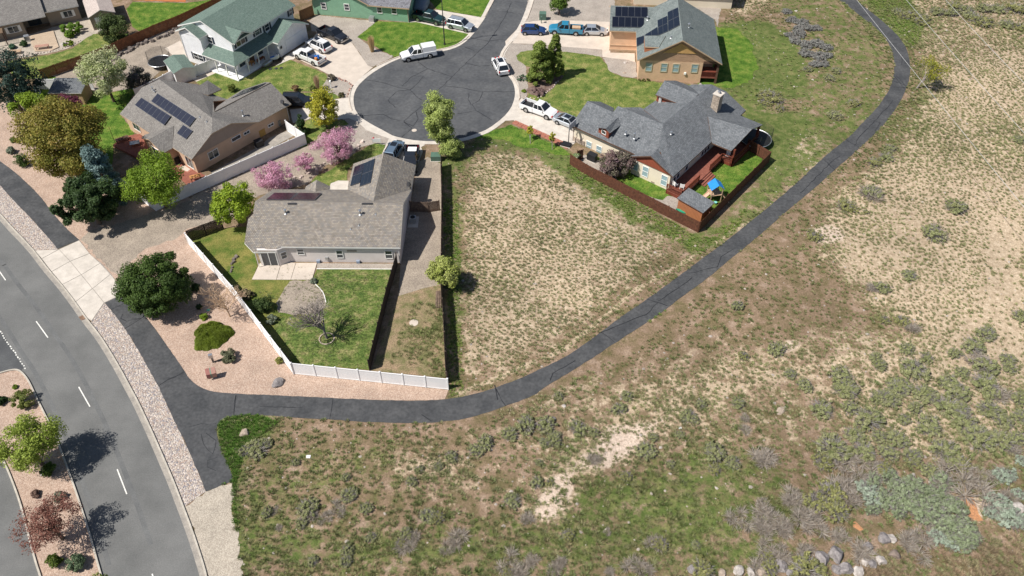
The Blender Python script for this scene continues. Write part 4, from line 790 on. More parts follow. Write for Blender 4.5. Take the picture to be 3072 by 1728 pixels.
railing(dk,f,(16.6,-1.25),(18.85,-1.25)); railing(dk,f,(18.85,-1.25),(18.85,3.1)); railing(dk,f,(18.85,6.0),(18.85,9.2)); railing(dk,f,(18.85,9.2),(20.5,9.2)); railing(dk,f,(20.5,9.2),(20.5,16.5))
for i in range(3): mb=MB(f); mb.box(18.95+i*.32,19.25+i*.32,3.1,6.0,.0,.40-i*.13); part(dk,'step',mb,M_deckr)
mb=MB(f); mb.box(20.2,20.5,9.2,9.5,.0,2.75); mb.box(20.2,20.5,16.2,16.5,0,2.75); part(dk,'porch_post',mb,M_redw)
# ---------------------------------------------------------------- peach-sided house
h=thing('house','two-tone peach lap-sided house with slate-green roof and black solar panels','house',P('D',1600,500))
f=Fr((19.1,109.1),-4.8); 
wallm(h,f,[(.35,.5),(9.9,.5),(9.9,3.6),(12.0,3.6),(12.0,13.5),(.35,13.5),(.35,17),(-4.0,17),(-4.0,9.2),(.35,9.2)],3.5,M_tsid)
mb=MB(f); gable(mb,f,[(.35,.5,3.5),(9.9,.5,3.5),(12.2,.5,3.5),(6.2,.5,7.0)]); part(h,'gable_wall',mb,M_tsid)
q1=[f(-.1,-.05,3.75),f(6.2,-.05,7.35),f(6.2,14.0,7.35),f(-.1,14.0,3.75)]; q2=[f(6.2,-.05,7.35),f(12.65,-.05,3.72),f(12.65,14.0,3.72),f(6.2,14.0,7.35)]
q3=[f(-4.3,8.7,3.75),f(.2,8.7,3.75),f(4.0,12.9,5.9),f(-4.3,12.9,5.9)]; q4=[f(-4.3,12.9,5.9),f(4,12.9,5.9),f(1,17.4,3.6),f(-4.3,17.4,3.6)]
roof(h,[q1,q2,q3,q4],M_rT,M_tanp,.2)
solar(h,'D',[(1115,62),(1425,68),(1425,168),(1112,158)],q3[:3],5,1,M_solk); solar(h,'D',[(1085,157),(1392,170),(1388,266),(1082,260)],q3[:3],5,1,M_solk)
solar(h,'D',[(1618,115),(1720,68),(1737,240),(1625,300)],q1[:3],2,2,M_solk); solar(h,'D',[(1520,195),(1615,150),(1622,300),(1530,340)],q1[:3],2,2,M_solk); solar(h,'D',[(1400,335),(1520,258),(1530,340),(1400,345)],q1[:3],2,1,M_solk); solar(h,'D',[(1318,365),(1395,340),(1388,410),(1320,447)],q1[:3],1,1,M_solk)
for x,y,hh,pl in ((1425,190,.5,q3),(1822,262,.55,q2),(1652,365,.3,q1),(1390,352,.2,q1)): vent(h,hit('D',x,y,pl[:3]),hh,.11,hh>.3)
# entry dormer
dq=[hit('D',1395,345,q1[:3],.9),hit('D',1600,345,q1[:3],.15),hit('D',1535,458,q1[:3],.10),hit('D',1400,450,q1[:3],.9)]
roof(h,[dq],M_rT,M_tanp,.16,'dormer_roof'); mb=MB(); a=dq[3]+Vector((.05,.1,-.17)); b=dq[2]+Vector((0,.1,-.1)); mb.poly([a,b,Vector((a.x,a.y,a.z-.9))]); mb.poly([a,Vector((a.x,a.y,a.z-.9)),dq[0]+Vector((.05,0,-1.0)),dq[0]+Vector((.05,0,-.17))]); part(h,'dormer_wall',mb,mat('orange_brown_board',(.36,.13,.06)))
WT=wplane(f(.35,.5),f(9.9,.5))
def mwinT(ctr,w_,hh): s,z=onwall(WT,'D',*ctr); window_at(h,WT,s-w_/2,s+w_/2,z-hh/2,z+hh/2,pane=M_blind,frame=mat('sage_trim',(.45,.42,.30)),fw=.12)
for c_ in ((1437,647),(1584,652),(1698,657),(1880,660)): mwinT(c_,.82,1.25)
mb=MB(); s_,z_=onwall(WT,'D',1787,708); wbox(mb,WT,s_-.16,s_+.16,z_-.16,z_+.16,0,.2); part(h,'wall_light',mb,M_wtrim)
mb=MB(); wbox(mb,WT,2.9,7.5,5.15,5.22,.0,.03); part(h,'gable_trim',mb,M_tanp)
mb=MB(f); mb.box(-4.05,.4,9.10,9.2,1.0,1.08); mb.box(-4.05,.4,9.12,9.22,0,.3); part(h,'trim_band',mb,M_tanp)
mb=MB(f); gable(mb,f,[(3.6,.42,4.95),(8.8,.42,4.95),(6.2,.42,6.6)],.05); part(h,'gable_board',mb,mat('honey_board',(.55,.33,.13)))
# covered balcony at the right corner
bk=MB(f); bk.box(9.9,12.4,.5,3.5,.9,1.1); part(h,'balcony_floor',bk,M_deckr)
def small_rail(par,fr,p,q,z0): railing(par,fr,p,q,z0,.9,M_brownt)
mb=MB(f)
for i in range(20): mb.box(9.95+i*.125,9.99+i*.125,.52,.56,1.1,1.9)
for i in range(19): mb.box(12.36,12.40,.95+i*.135,.99+i*.135,1.1,1.9)
mb.box(9.9,12.4,.5,1.0,1.9,1.97); mb.box(12.32,12.42,.5,3.5,1.9,1.97); part(h,'balcony_railing',mb,M_redw,kind='stuff')
mb=MB(f); mb.box(12.1,12.4,.5,.8,0,3.5); mb.box(12.15,12.4,3.3,3.5,0,3.5); mb.box(9.9,12.6,.45,.6,3.4,3.75); part(h,'balcony_post',mb,M_brownt)
# ---------------------------------------------------------------- white two-storey house
h=thing('house','white two-storey house with sage-green roof and wraparound porch','house',P('B',800,450))
f=Fr((-42.3,109.0),59.8); fW=f
wallm(h,f,[(2.1,1.9),(15.9,1.9),(15.9,12.4),(2.1,12.4)],5.2,M_wsid); wallm(h,f,[(.7,7.1),(2.1,7.1),(2.1,11.6),(.7,11.6)],5.1,M_wsid)
wallm(h,f,[(8.9,-.6),(15.7,-.6),(15.7,1.9),(8.9,1.9)],2.65,M_wsid); 
mb=MB(f); gable(mb,f,[(2.1,12.4,5.2),(2.1,1.9,5.2),(2.1,7.2,7.3)]); gable(mb,f,[(.7,11.4,5.0),(.7,7.1,5.0),(.7,9.3,6.2)]); gable(mb,f,[(8.9,-.6,2.65),(15.7,-.6,2.65),(12.5,-.6,4.3)]); gable(mb,f,[(15.9,1.9,5.2),(15.9,12.4,5.2),(15.9,7.2,7.3)])
gable(mb,f,[(2.1,1.78,5.1),(5.9,1.78,5.1),(3.9,1.78,6.3)]); part(h,'gable_wall',mb,M_wsid)
A1=[f(1.8,1.3,5.3),f(16.2,1.3,5.3),f(16.2,7.2,7.5),f(1.8,7.2,7.5)]; A2=[f(1.8,7.2,7.5),f(16.2,7.2,7.5),f(16.2,13.0,5.2),f(1.8,13.0,5.2)]
BU1=[f(.3,6.8,5.3),f(2.2,6.8,5.3),f(2.2,9.3,6.5),f(.3,9.3,6.5)]; BU2=[f(.3,9.3,6.5),f(2.2,9.3,6.5),f(2.2,11.9,5.3),f(.3,11.9,5.3)]
PO=[f(0,0,2.75),f(9.2,0,2.75),f(9.2,1.9,3.7),f(2.0,1.9,3.7)]; PO2=[f(0,0,2.75),f(2.0,1.9,3.7),f(2.0,6.9,3.7),f(0,6.9,2.75)]
GA=[f(8.5,-1.1,2.75),f(12.5,-1.1,4.5),f(12.6,1.9,4.5),f(8.5,1.9,2.75)]; GB=[f(12.5,-1.1,4.5),f(16.0,-1.1,2.75),f(16.0,2.6,2.75),f(12.6,2.6,4.5)]
DG=[f(3.9,1.0,6.5),f(3.9,4.45,6.48),f(1.95,1.2,5.28),f(1.9,1.0,5.25)]; DH=[f(3.9,1.0,6.5),f(3.9,4.45,6.48),f(6.0,1.2,5.28),f(6.05,1.0,5.22)]
roof(h,[A1,A2,BU1,BU2,PO,PO2,GA,GB,DG,DH],M_rW,M_wtrim,.18)
WF=wplane(f(2.1,1.9),f(15.9,1.9)); WL_=wplane(f(2.1,1.9),f(2.1,12.4)); WG=wplane(f(8.9,-.6),f(15.7,-.6)); WLw=wplane(f(.7,7.1),f(.7,11.6))
# arched window
mb=MB(); s0,z0=3.9-2.1-.95,3.95; wbox(mb,WF,s0,s0+1.9,z0,z0+1.0,0,.06); wbox(mb,WF,s0+.9,s0+1.0,z0,z0+1.0,.06,.08); aw=part(h,'arched_window',mb,M_wtrim)
mb=MB(); wbox(mb,WF,s0+.08,s0+.9,z0+.08,z0+.95,.03,.07); wbox(mb,WF,s0+1.0,s0+1.82,z0+.08,z0+.95,.03,.07)
a_,d_,n_=WF; cc=a_+d_*(s0+.95)+n_*.07+Vector((0,0,z0+1.0)); mb.poly([cc+d_*math.cos(t)*.85+Vector((0,0,math.sin(t)*.85)) for t in [math.pi*i/12 for i in range(13)]]); part(aw,'pane',mb,M_glass)
mb=MB()
for i in range(12):
    t0,t1=math.pi*i/12,math.pi*(i+1)/12; mb.bar(cc+d_*math.cos(t0)*.9+Vector((0,0,math.sin(t0)*.9)),cc+d_*math.cos(t1)*.9+Vector((0,0,math.sin(t1)*.9)),.08,.08)
part(aw,'arch_trim',mb,M_wtrim)
for a,b in ((s0-.42,s0-.05),(s0+1.95,s0+2.32)): mb=MB(); wbox(mb,WF,a,b,z0,z0+1.0,0,.06); part(h,'shutter',mb,M_shut)
for c_,w_ in (((1345,510),.95),((1505,437),.95),((1885,190),.6)):
    s_,z_=onwall(WF,'U',*c_); z_=min(z_,4.5); window_at(h,WF,s_-w_/2,s_+w_/2,z_-.52,z_+.52,shut=M_shut)
window_at(h,WLw,.6,2.6,.9,2.0,mull='g',shut=M_shut); window_at(h,WL_,4.2,5.1,3.9,4.9,shut=M_shut)
for a,b in ((0.4,1.6),(4.4,5.6)): window_at(h,WF,a,b,.7,2.1)
door_at(h,WF,2.6,3.6,.2,2.25,M_brownt)
window_at(h,WG,.3,.75,1.3,1.8,mull=None)
mb=MB(); wbox(mb,WG,1.6,6.2,.05,2.15,.0,.04); gd=part(h,'garage_door',mb,M_white)
for i in range(4): mb=MB(); wbox(mb,WG,1.62,6.18,.07+i*.52,.07+i*.52+.49,.04,.06); part(gd,'panel',mb,M_white)
mb=MB(f)
for x,y in ((.35,.35),(2.9,.35),(5.2,.35),(7.4,.35),(.35,2.4),(.35,4.6),(.35,6.6)): mb=MB(f); mb.box(x-.07,x+.07,y-.07,y+.07,.2,2.7); part(h,'porch_post',mb,M_wtrim)
mb=MB(f); mb.box(.15,8.9,.15,1.9,0,.22); mb.box(.15,2.1,1.9,7.0,0,.22); part(h,'porch_floor',mb,M_white)
mb=MB(); mb.tube(f(.62,11.5,0),f(.62,11.5,5),.05,n=6); part(h,'downspout',mb,M_wtrim)
# ---------------------------------------------------------------- green house at the top
h=thing('house','mint-green lap-sided house with mottled grey roof at the top of the street','house',P('B',1900,150))
f=Fr((-33.8,130.8),-9.7)
wallm(h,f,[(-.6,0),(16.3,0),(16.3,12),(-.6,12)],2.7,M_gsid); mb=MB(f); gable(mb,f,[(-.6,0,2.7),(9.5,0,2.7),(4.3,0,5.2)]); part(h,'gable_wall',mb,M_gsid)
roof(h,[[f(9.4,-.5,2.75),f(16.8,-.5,2.75),f(16.8,6,5.6),f(6.5,6,5.6)],[f(16.8,6,5.6),f(16.8,12.5,2.75),f(6.5,12.5,2.75),f(6.5,6,5.6)],[f(-1.1,-.5,2.6),f(4.3,-.5,5.45),f(4.3,12.5,5.45),f(-1.1,12.5,2.6)],[f(4.3,-.5,5.45),f(9.8,-.5,2.75),f(9.8,12.5,2.75),f(4.3,12.5,5.45)]],M_rG,M_tanp)
WGn=wplane(f(-.6,0),f(16.3,0))
for c_ in ((1517,57),(1740,68),(2056,97),(2198,105)):
    s_,z_=onwall(WGn,'B',*c_); window_at(h,WGn,s_-.38,s_+.38,z_-.5,z_+.5,fw=.1)
mb=MB(f); mb.box(16.3,16.4,-.1,0.1,0,2.7); part(h,'corner_trim',mb,M_taupe)
# ---------------------------------------------------------------- taupe house, top left
h=thing('house','taupe house with white-shuttered windows and grey-tan roof in the top left corner','house',P('T',800,500))
f=Fr((-83.8,121.8),27.7); fT=f
wallm(h,f,[(-9,.5),(3.2,.5),(3.2,3.2),(7.0,3.2),(7.0,1.9),(12.0,1.9),(12.0,12),(-9,12)],2.55,M_taupe)
roof(h,[[f(-9.5,0,2.72),f(6.95,0,2.72),f(6.95,6.2,5.1),f(-9.5,6.2,5.1)],[f(6.95,1.35,2.72),f(12.3,1.35,2.72),f(12.3,6.8,4.9),f(6.95,6.8,4.9)],[f(-9.5,6.2,5.1),f(12.3,6.2,4.8),f(12.3,12.5,2.7),f(-9.5,12.5,2.7)]],M_rA,M_wtrim)
Wt=wplane(f(-9,.5),f(3.2,.5)); Wu=wplane(f(7,1.9),f(12,1.9)); Wr=wplane(f(3.2,3.2),f(7,3.2))
for W_,c_,ww in ((Wt,(320,710),1.5),(Wu,(1640,335),1.3)):
    s_,z_=onwall(W_,'T',*c_); window_at(h,W_,s_-ww/2,s_+ww/2,z_-.5,z_+.5,mull='v',shut=M_wtrim)
mb=MB(); wbox(mb,Wr,.6,2.6,.1,2.1,0,.05); part(h,'patio_door',mb,M_glass)
# ---------------------------------------------------------------- house behind the peach one, only its foot in view
h=thing('house','cream garage front with brown roof cut off by the top edge above the peach house','house',P('D',1400,0))
f=Fr(P('D',1290,40),-6); wallm(h,f,[(0,0),(17,0),(17,9),(0,9)],2.7,M_cream); roof(h,[[f(-.5,-.5,2.75),f(17.5,-.5,2.75),f(17.5,4.5,5),f(-.5,4.5,5)],[f(-.5,4.5,5),f(17.5,4.5,5),f(17.5,9.5,2.75),f(-.5,9.5,2.75)]],M_rC,M_brownt)
window_at(h,wplane(f(0,0),f(17,0)),5.8,7.6,.8,1.6,mull='v')
# ---------------------------------------------------------------- fences
def rot_mw(p,d,sx=1,sy=1,sz=1):
    d=Vector((d.x,d.y,0)).normalized(); n=Vector((-d.y,d.x,0)); m=Matrix(((d.x*sx,n.x*sy,0,p.x),(d.y*sx,n.y*sy,0,p.y),(0,0,sz,p.z),(0,0,0,1))); return m
mb=MB(); mb.box(.06,.94,-.02,.02,.08,1.72); 
UM={}
def vinyl(label,pts,span=2.44,hh=1.8):
    if 'v' not in UM:
        mb=MB(); 
        for i in range(16): mb.box(i/16+.002,(i+1)/16-.002,-.018,.018,.10,1.70)
        mb.box(0,1,-.035,.035,.03,.14); mb.box(0,1,-.035,.035,1.66,1.78); UM['v']=unit_mesh('vinyl_panel',mb,M_white)
        mb=MB(); mb.box(-.065,.065,-.065,.065,0,1.84); mb.box(-.085,.085,-.085,.085,1.84,1.87); mb.add([(-.07,-.07,1.87),(.07,-.07,1.87),(.07,.07,1.87),(-.07,.07,1.87),(0,0,1.94)],[(0,1,4),(1,2,4),(2,3,4),(3,0,4)]); UM['vp']=unit_mesh('vinyl_post',mb,M_white)
    t=thing('vinyl_fence',label,'fence',(pts[0].x,pts[0].y,0)); last=None
    for a,b in zip(pts,pts[1:]):
        a=Vector((a.x,a.y,0)); b=Vector((b.x,b.y,0)); L_=(b-a).length; n=max(1,round(L_/span)); d=(b-a)/n
        for i in range(n):
            inst(t,'panel',UM['v'],rot_mw(a+d*i,d,d.length,1,hh/1.8)); inst(t,'post',UM['vp'],rot_mw(a+d*i,d,1,1,hh/1.8))
    inst(t,'post',UM['vp'],rot_mw(pts[-1].xy.to_3d(),d,1,1,hh/1.8)); return t
def wood(label,pts,m,hh=1.75,pw=.14,ragged=.03,rails=True,side=1,kind='wood_fence'):
    t=thing(kind,label,'fence',(pts[0].x,pts[0].y,0)); mb=MB(); rr=random.Random(len(label))
    pm=unit_mesh('fence_post',MB().box(-.05,.05,-.05,.05,0,hh+.05),m); rm=unit_mesh('fence_rail',MB().box(0,1,-.02,.02,-.045,.045),m)
    for a,b in zip(pts,pts[1:]):
        a=Vector((a.x,a.y,0)); b=Vector((b.x,b.y,0)); L_=(b-a).length; d=(b-a).normalized(); n=Vector((-d.y,d.x,0)); k=int(L_/pw)
        for i in range(k):
            p=a+d*(i*L_/k)+n*rr.uniform(-.008,.008); q=p+d*(L_/k-.012); h1=hh+rr.uniform(-ragged,ragged); e=n*.01
            mb.add([p-e,q-e,q+e,p+e,p-e+Vector((0,0,h1)),q-e+Vector((0,0,h1)),q+e+Vector((0,0,h1)),p+e+Vector((0,0,h1))],[(4,5,6,7),(0,1,5,4),(1,2,6,5),(2,3,7,6),(3,0,4,7)])
        np_=max(1,round(L_/2.44))
        for i in range(np_+1): inst(t,'post',pm,rot_mw(a+d*(L_*i/np_)+n*.07*side,d))
        if rails:
            for i in range(np_):
                for z in (.3,hh-.3): inst(t,'rail',rm,rot_mw(a+d*(L_*i/np_)+n*.035*side+Vector((0,0,z)),d,L_/np_))
    part(t,'pickets',mb,m,kind='stuff'); return t
vinyl('long white vinyl fence wrapping the back yard of the central house beside the trail',[P('H',155,0,1.8),P('H',560,455,1.8),P('H',1092,1208)])
vinyl('white vinyl fence of seven panels facing the camera above the trail',[P('H',1095,1206),P('H',2418,1341)],2.44)
vinyl('white vinyl fence between the tan stucco house and the pink blossom trees',[P('E',1510,910),P('B',1350,1395),P('B',1145,1165,1.8)])
vinyl('white vinyl fence in shade behind the lime tree and blue spruce',[P('E',1510,910),P('E',850,385,1.8)])
vinyl('white vinyl fence around the small shed at left',[P('A',322,985,1.8),P('A',347,762,1.8),P('A',870,768,1.8)])
vinyl('short white vinyl fence between the purple-tinged bush and the green-roofed shed',[P('A',1290,860,1.8),P('A',1480,775,1.8),P('A',1668,672,1.8)])
vinyl('white vinyl gate section between green-roofed shed and porch',[P('A',1700,700,1.8),P('A',2080,560,1.8)],1.8)
wood('long red-brown picket fence crossing the top left lawns',[P('A',420,770),P('A',830,625),P('A',1060,540),P('A',1510,335),P('A',1750,240),P('A',2300,-20)],M_fenceo)
wood('weathered fence along the east side of the central lot',[P('F',2256,300,1.0),P('F',2262,700,1.7),P('H',2352,450,1.75),P('H',2372,700,1.7),P('H',2398,1240,1.0)],M_fenced,2.0,ragged=.06)
wood('dark brown picket fence dividing the back yard from the dirt strip',[P('H',1985,262),P('H',1900,560),P('H',1750,1178)],mat('dark_picket',(.045,.032,.026),(.03,.022,.018),sc=3,rnd=.2),1.8,ragged=.05,side=-1)
wood('dark picket fence with rails at the north-west corner of the back yard',[P('E',1792,1102,1.75),P('E',2125,980,1.75)],mat('dark_picket',(.045,.032,.026)),1.75,side=-1)
wood('dark red-brown stained fence around the yard of the cream house',[P('G',190,945),P('R',620,1160),P('G',700,1230),P('O',1770,330),P('G',2110,925),P('G',1900,800)],M_fence,1.75,ragged=.01,side=1)
wood('small dark gate fence beside the covered grill',[P('G',262,905),P('G',322,800,1.6)],M_fence,1.6)
wood('wooden gate fence closing the shaded side yard of the central house',[P('F',1925,850),P('F',2120,860),P('F',2245,840)],M_fenced,1.7)
wood('brown gate fence between the white house and the green house',[P('B',1300,205),P('B',1425,150)],mat('gate_brown',(.25,.13,.06),(.2,.1,.045)),1.9)
# ---------------------------------------------------------------- sheds
def shed(label,fr,x0,x1,y0,y1,zl,zh,axis,wm,rm,fm,name='shed',ov=.18):
    t=thing(name,label,'shed',fr((x0+x1)/2,y0,0)); mb=MB(fr); mb.prism([(x0,y0),(x1,y0),(x1,y1),(x0,y1)],0,zl); part(t,'wall',mb,wm)
    if axis=='x':
        ym=(y0+y1)/2; ps=[[fr(x0-ov,y0-ov,zl),fr(x1+ov,y0-ov,zl),fr(x1+ov,ym,zh),fr(x0-ov,ym,zh)],[fr(x0-ov,ym,zh),fr(x1+ov,ym,zh),fr(x1+ov,y1+ov,zl),fr(x0-ov,y1+ov,zl)]]
        g=[[(x0,y1,zl),(x0,y0,zl),(x0,ym,zh-.1)],[(x1,y0,zl),(x1,y1,zl),(x1,ym,zh-.1)]]
    elif axis=='y':
        xm=(x0+x1)/2; ps=[[fr(x0-ov,y0-ov,zl),fr(xm,y0-ov,zh),fr(xm,y1+ov,zh),fr(x0-ov,y1+ov,zl)],[fr(xm,y0-ov,zh),fr(x1+ov,y0-ov,zl),fr(x1+ov,y1+ov,zl),fr(xm,y1+ov,zh)]]
        g=[[(x0,y0,zl),(x1,y0,zl),(xm,y0,zh-.1)],[(x1,y1,zl),(x0,y1,zl),(xm,y1,zh-.1)]]
    else:
        ps=[[fr(x0-ov,y0-ov,zl),fr(x1+ov,y0-ov,zl),fr(x1+ov,y1+ov,zh),fr(x0-ov,y1+ov,zh)]]; g=[[(x0,y1,zl),(x0,y0,zl),(x0,y1,zh-.1)],[(x1,y0,zl),(x1,y1,zl),(x1,y1,zh-.1)]]
    roof(t,ps,rm,fm,.10); mb=MB(fr); [gable(mb,fr,q,.05) for q in g]; part(t,'gable_wall',mb,wm); return t
fs=Fr((21.0,78.6),-45.8)
s=shed('cedar-boarded shed with grey shingle roof in the corner of the red-brown fence',fs,.1,3.8,.1,2.1,2.0,2.35,'l',M_bsid,M_rC,M_fence)
fs=Fr(P('B',0,580,2.1),-54.9)
s=shed('white shed with green shingle roof next to the trampoline',fs,-.1,4.2,-.3,2.7,2.0,2.5,'x',M_wsid,M_rW,M_white)
fs=Fr(P('A',450,900,2.1),0)
s=shed('tan garden shed with grey roof and small white window inside the left white fence',fs,.3,4.9,.2,3.2,2.1,2.6,'l',M_cedsid,M_rC,M_wtrim)
window_at(s,wplane(fs(.3,.2),fs(4.9,.2)),2.4,3.0,1.2,1.7)
s=shed('taupe shed with pale pinkish shingle roof and white door beside the taupe house',fT,13.3,17.3,-3.2,4,2.4,3.3,'y',M_taupe,M_rS,M_wtrim)
W_=wplane(fT(13.3,-3.2),fT(17.3,-3.2)); door_at(s,W_,.7,1.7,.15,2.1,M_white); mb=MB(); wbox(mb,W_,.5,1.9,0,.14,0,.9); part(s,'step',mb,M_conc)
# ---------------------------------------------------------------- vehicles
VD=dict(pickup=(5.7,3.55,1.96,1.88),suv=(4.75,2.80,1.92,1.75),hatch=(4.2,2.6,1.76,1.48),sedan=(4.75,2.75,1.84,1.43),small=(4.1,2.5,1.74,1.50))
def wheel(t,fr,x,y,r,wd,out):
    mb=MB(fr); mb.tube((x,y-wd/2,r),(x,y+wd/2,r),r,n=16); w_=part(t,'wheel',mb,M_tyre)
    mb=MB(fr); s=1 if out>0 else -1; mb.tube((x,y+s*(wd/2-.02),r),(x,y+s*(wd/2+.012),r),r*.64,r*.60,n=12); part(w_,'rim',mb,M_rim)
def loftx(mb,secs,mi=0):          # secs: (x, halfwidth, z0, z1, shoulder) -> closed body
    k=8; V=[]
    for x,w_,z0,z1,sh in secs:
        V+=[(x,-w_*.93,z0),(x,w_*.93,z0),(x,w_,z0+.15),(x,w_,z1-sh),(x,w_-sh*.8,z1),(x,-w_+sh*.8,z1),(x,-w_,z1-sh),(x,-w_,z0+.15)]
    F=[]
    for i in range(len(secs)-1):
        for j in range(k): F.append((i*k+j,(i+1)*k+j,(i+1)*k+(j+1)%k,i*k+(j+1)%k))
    F+=[tuple(range(k)),tuple(range(len(V)-1,len(V)-k-1,-1))]; mb.add(V,F,mi)
def vehicle(kind,label,pm,F_,R_,near='auto',group=None,extra=None,center=None):
    L_,wb,W_,H_=VD[kind]; d=Vector((F_.x-R_.x,F_.y-R_.y,0)).normalized(); n=Vector((-d.y,d.x,0))
    if center is None:
        if n.y<0: n=-n
        mid=(F_+R_)/2+n*(W_/2-.12)
    else: mid=center
    fr=Fr(mid,math.degrees(math.atan2(d.y,d.x))); hw=W_/2
    nm={'pickup':'parked_pickup','suv':'parked_suv','hatch':'parked_car','sedan':'parked_car','small':'parked_car'}[kind]
    t=thing(nm,label,{'pickup':'pickup truck','suv':'suv'}.get(kind,'car'),(mid.x,mid.y,0),group)
    r=.40 if kind=='pickup' else (.36 if kind=='suv' else .32); x1=L_/2; fo=.95 if kind!='pickup' else 1.0; xf=x1-fo; xr=xf-wb
    gc=.28 if kind!='pickup' else .38
    if kind=='pickup':
        mb=MB(fr); loftx(mb,[(-.55,hw,gc,1.18,.06),(.0,hw,gc,1.18,.08),(1.45,hw,gc,1.20,.10),(1.75,hw*.98,gc,1.16,.13),(x1-.35,hw*.95,gc,1.08,.16),(x1,hw*.86,gc+.1,.92,.14)])
        body=part(t,'body',mb,pm); c0,c1=-.55,1.50; cz=1.18
        bx0=-L_/2; mb=MB(fr); mb.box(bx0+.06,-.62,hw-.14,hw,gc+.05,1.16); mb.box(bx0+.06,-.62,-hw,-hw+.14,gc+.05,1.16); mb.box(bx0,bx0+.07,-hw+.04,hw-.04,gc+.1,1.15); mb.box(-.66,-.60,-hw+.1,hw-.1,gc+.1,1.15); bed=part(t,'bed',mb,pm)
        mb=MB(fr); mb.box(bx0+.06,-.64,-hw+.13,hw-.13,gc,.70); part(bed,'bed_floor',mb,M_black)
        mb=MB(fr); mb.box(bx0-.1,bx0,-hw+.05,hw-.05,gc+.02,gc+.25); mb2=MB(fr); mb2.box(x1-.03,x1+.09,-hw*.88,hw*.88,gc+.05,gc+.28); part(t,'rear_bumper',mb,M_rim); part(t,'front_bumper',mb2,M_rim)
        gh=[(c0+.05,hw-.08,c0+.15,hw-.24),(c1,hw-.08,c1-.75,hw-.26)]; zt=H_
    else:
        hb={'suv':1.05,'hatch':.95,'sedan':.92,'small':.95}[kind]
        mb=MB(fr); loftx(mb,[(-x1,hw*.86,gc+.1,hb-.12,.12),(-x1+.3,hw*.96,gc,hb,.12),(-.3,hw,gc,hb+.02,.08),(.9,hw,gc,hb+.02,.09),(x1-.55,hw*.96,gc,hb-.10,.14),(x1-.12,hw*.84,gc+.05,hb-.24,.14),(x1,hw*.74,gc+.12,hb-.36,.1)])
        body=part(t,'body',mb,pm); cz=hb+.0; zt=H_
        ra={'suv':(-x1+.18,-x1+.50),'hatch':(-x1+.15,-x1+.65),'small':(-x1+.15,-x1+.6),'sedan':(-x1+.65,-x1+1.45)}[kind]; fa=(x1-1.12,x1-1.95) if kind!='suv' else (x1-1.15,x1-1.85)
        gh=[(ra[0],hw-.08,ra[1],hw-.28),(fa[0],hw-.08,fa[1],hw-.28)]
    # greenhouse: glass frustum with a painted roof and pillars
    (xa,wa,xat,wat),(xb,wb_,xbt,wbt)=gh; B_=[(xa,-wa),(xb,-wb_),(xb,wb_),(xa,wa)]; T_=[(xat,-wat),(xbt,-wbt),(xbt,wbt),(xat,wat)]; zr=zt-.06
    V=[(x,y,cz-.03) for x,y in B_]+[(x,y,zr) for x,y in T_]
    for nm_,fc in (('windscreen',(1,2,6,5)),('rear_window',(3,0,4,7)),('side_window',(0,1,5,4)),('side_window',(2,3,7,6))):
        mb=MB(fr); mb.add([V[i] for i in fc],[(0,1,2,3)]); part(t,nm_,mb,M_cglass)
    mb=MB(fr); V2=[(x*1.0,y*1.01,zr-.03) for x,y in T_]+[(x+(.08 if x<(xat+xbt)/2 else -.08),y*.90,zt) for x,y in T_]; mb.add(V2,[(0,3,2,1),(4,5,6,7),(0,1,5,4),(1,2,6,5),(2,3,7,6),(3,0,4,7)]); part(t,'roof',mb,pm)
    mb=MB(fr)
    for i in range(4): mb.bar(V[i],(V[4+i][0],V[4+i][1]*1.01,V[4+i][2]),.10,.07)
    xm=(xa+xb)/2-.15; xmt=(xat+xbt)/2
    for s in (-1,1): mb.bar((xm,s*wa,cz),(xmt,s*wat*1.01,zr),.10,.05)
    if kind=='suv':
        for s in (-1,1): mb.bar((xa+.75,s*wa,cz),(xat+.6,s*wat*1.01,zr),.16,.05)
    part(t,'pillars',mb,pm,kind='stuff')
    for s in (-1,1):
        for x in (xf,xr):
            mb=MB(fr); mb.tube((x,s*(hw-.05),r+.02),(x,s*(hw+.006),r+.02),r*1.2,n=18); part(t,'wheel_arch',mb,M_black); wheel(t,fr,x,s*(hw-.10),r,.24,s)
        mb=MB(fr); mb.box(x1-.16,x1+.015,s*hw*.62-.16,s*hw*.62+.16,.66 if kind!='pickup' else .72,.80 if kind!='pickup' else .92); part(t,'headlight',mb,M_lampw)
        mb=MB(fr); mb.box(-x1-.02,-x1+.12,s*hw*.80-.10,s*hw*.80+.10,.72,1.0); part(t,'tail_light',mb,M_lampr)
        mb=MB(fr); mb.box(gh[1][0]-.45,gh[1][0]-.28,s*hw-.02 if s>0 else -hw-.20,s*hw+.20 if s>0 else -hw+.02,cz,cz+.17); part(t,'mirror',mb,pm)
    mb=MB(fr); g0=gc+.25; mb.box(x1-.02,x1+.03,-hw*.42,hw*.42,g0,g0+.28); part(t,'grille',mb,M_black)
    if kind=='suv':
        for s in (-1,1): mb=MB(fr); mb.bar((xat+.1,s*.62,zt+.05),(xbt-.2,s*.62,zt+.05),.05,.05); part(t,'roof_rail',mb,M_dgrey)
    return t,fr
P_blk=paint('black_car_paint',(.018,.02,.026)); P_sil=paint('silver_car_paint',(.50,.54,.58),.6); P_blu=paint('deep_blue_car_paint',(.015,.05,.17)); P_teal=paint('teal_truck_paint',(.02,.20,.33),.1); P_dgn=paint('dark_green_truck_paint',(.012,.04,.04)); P_steel=paint('steel_blue_car_paint',(.17,.24,.32),.5)
def V2(c,a,b): return P(c,*a),P(c,*b)
t,fr=vehicle('pickup','white pickup with a white camper shell parked at the top left kerb of the cul-de-sac',M_pw,*V2('C',(745,597),(928,565)))
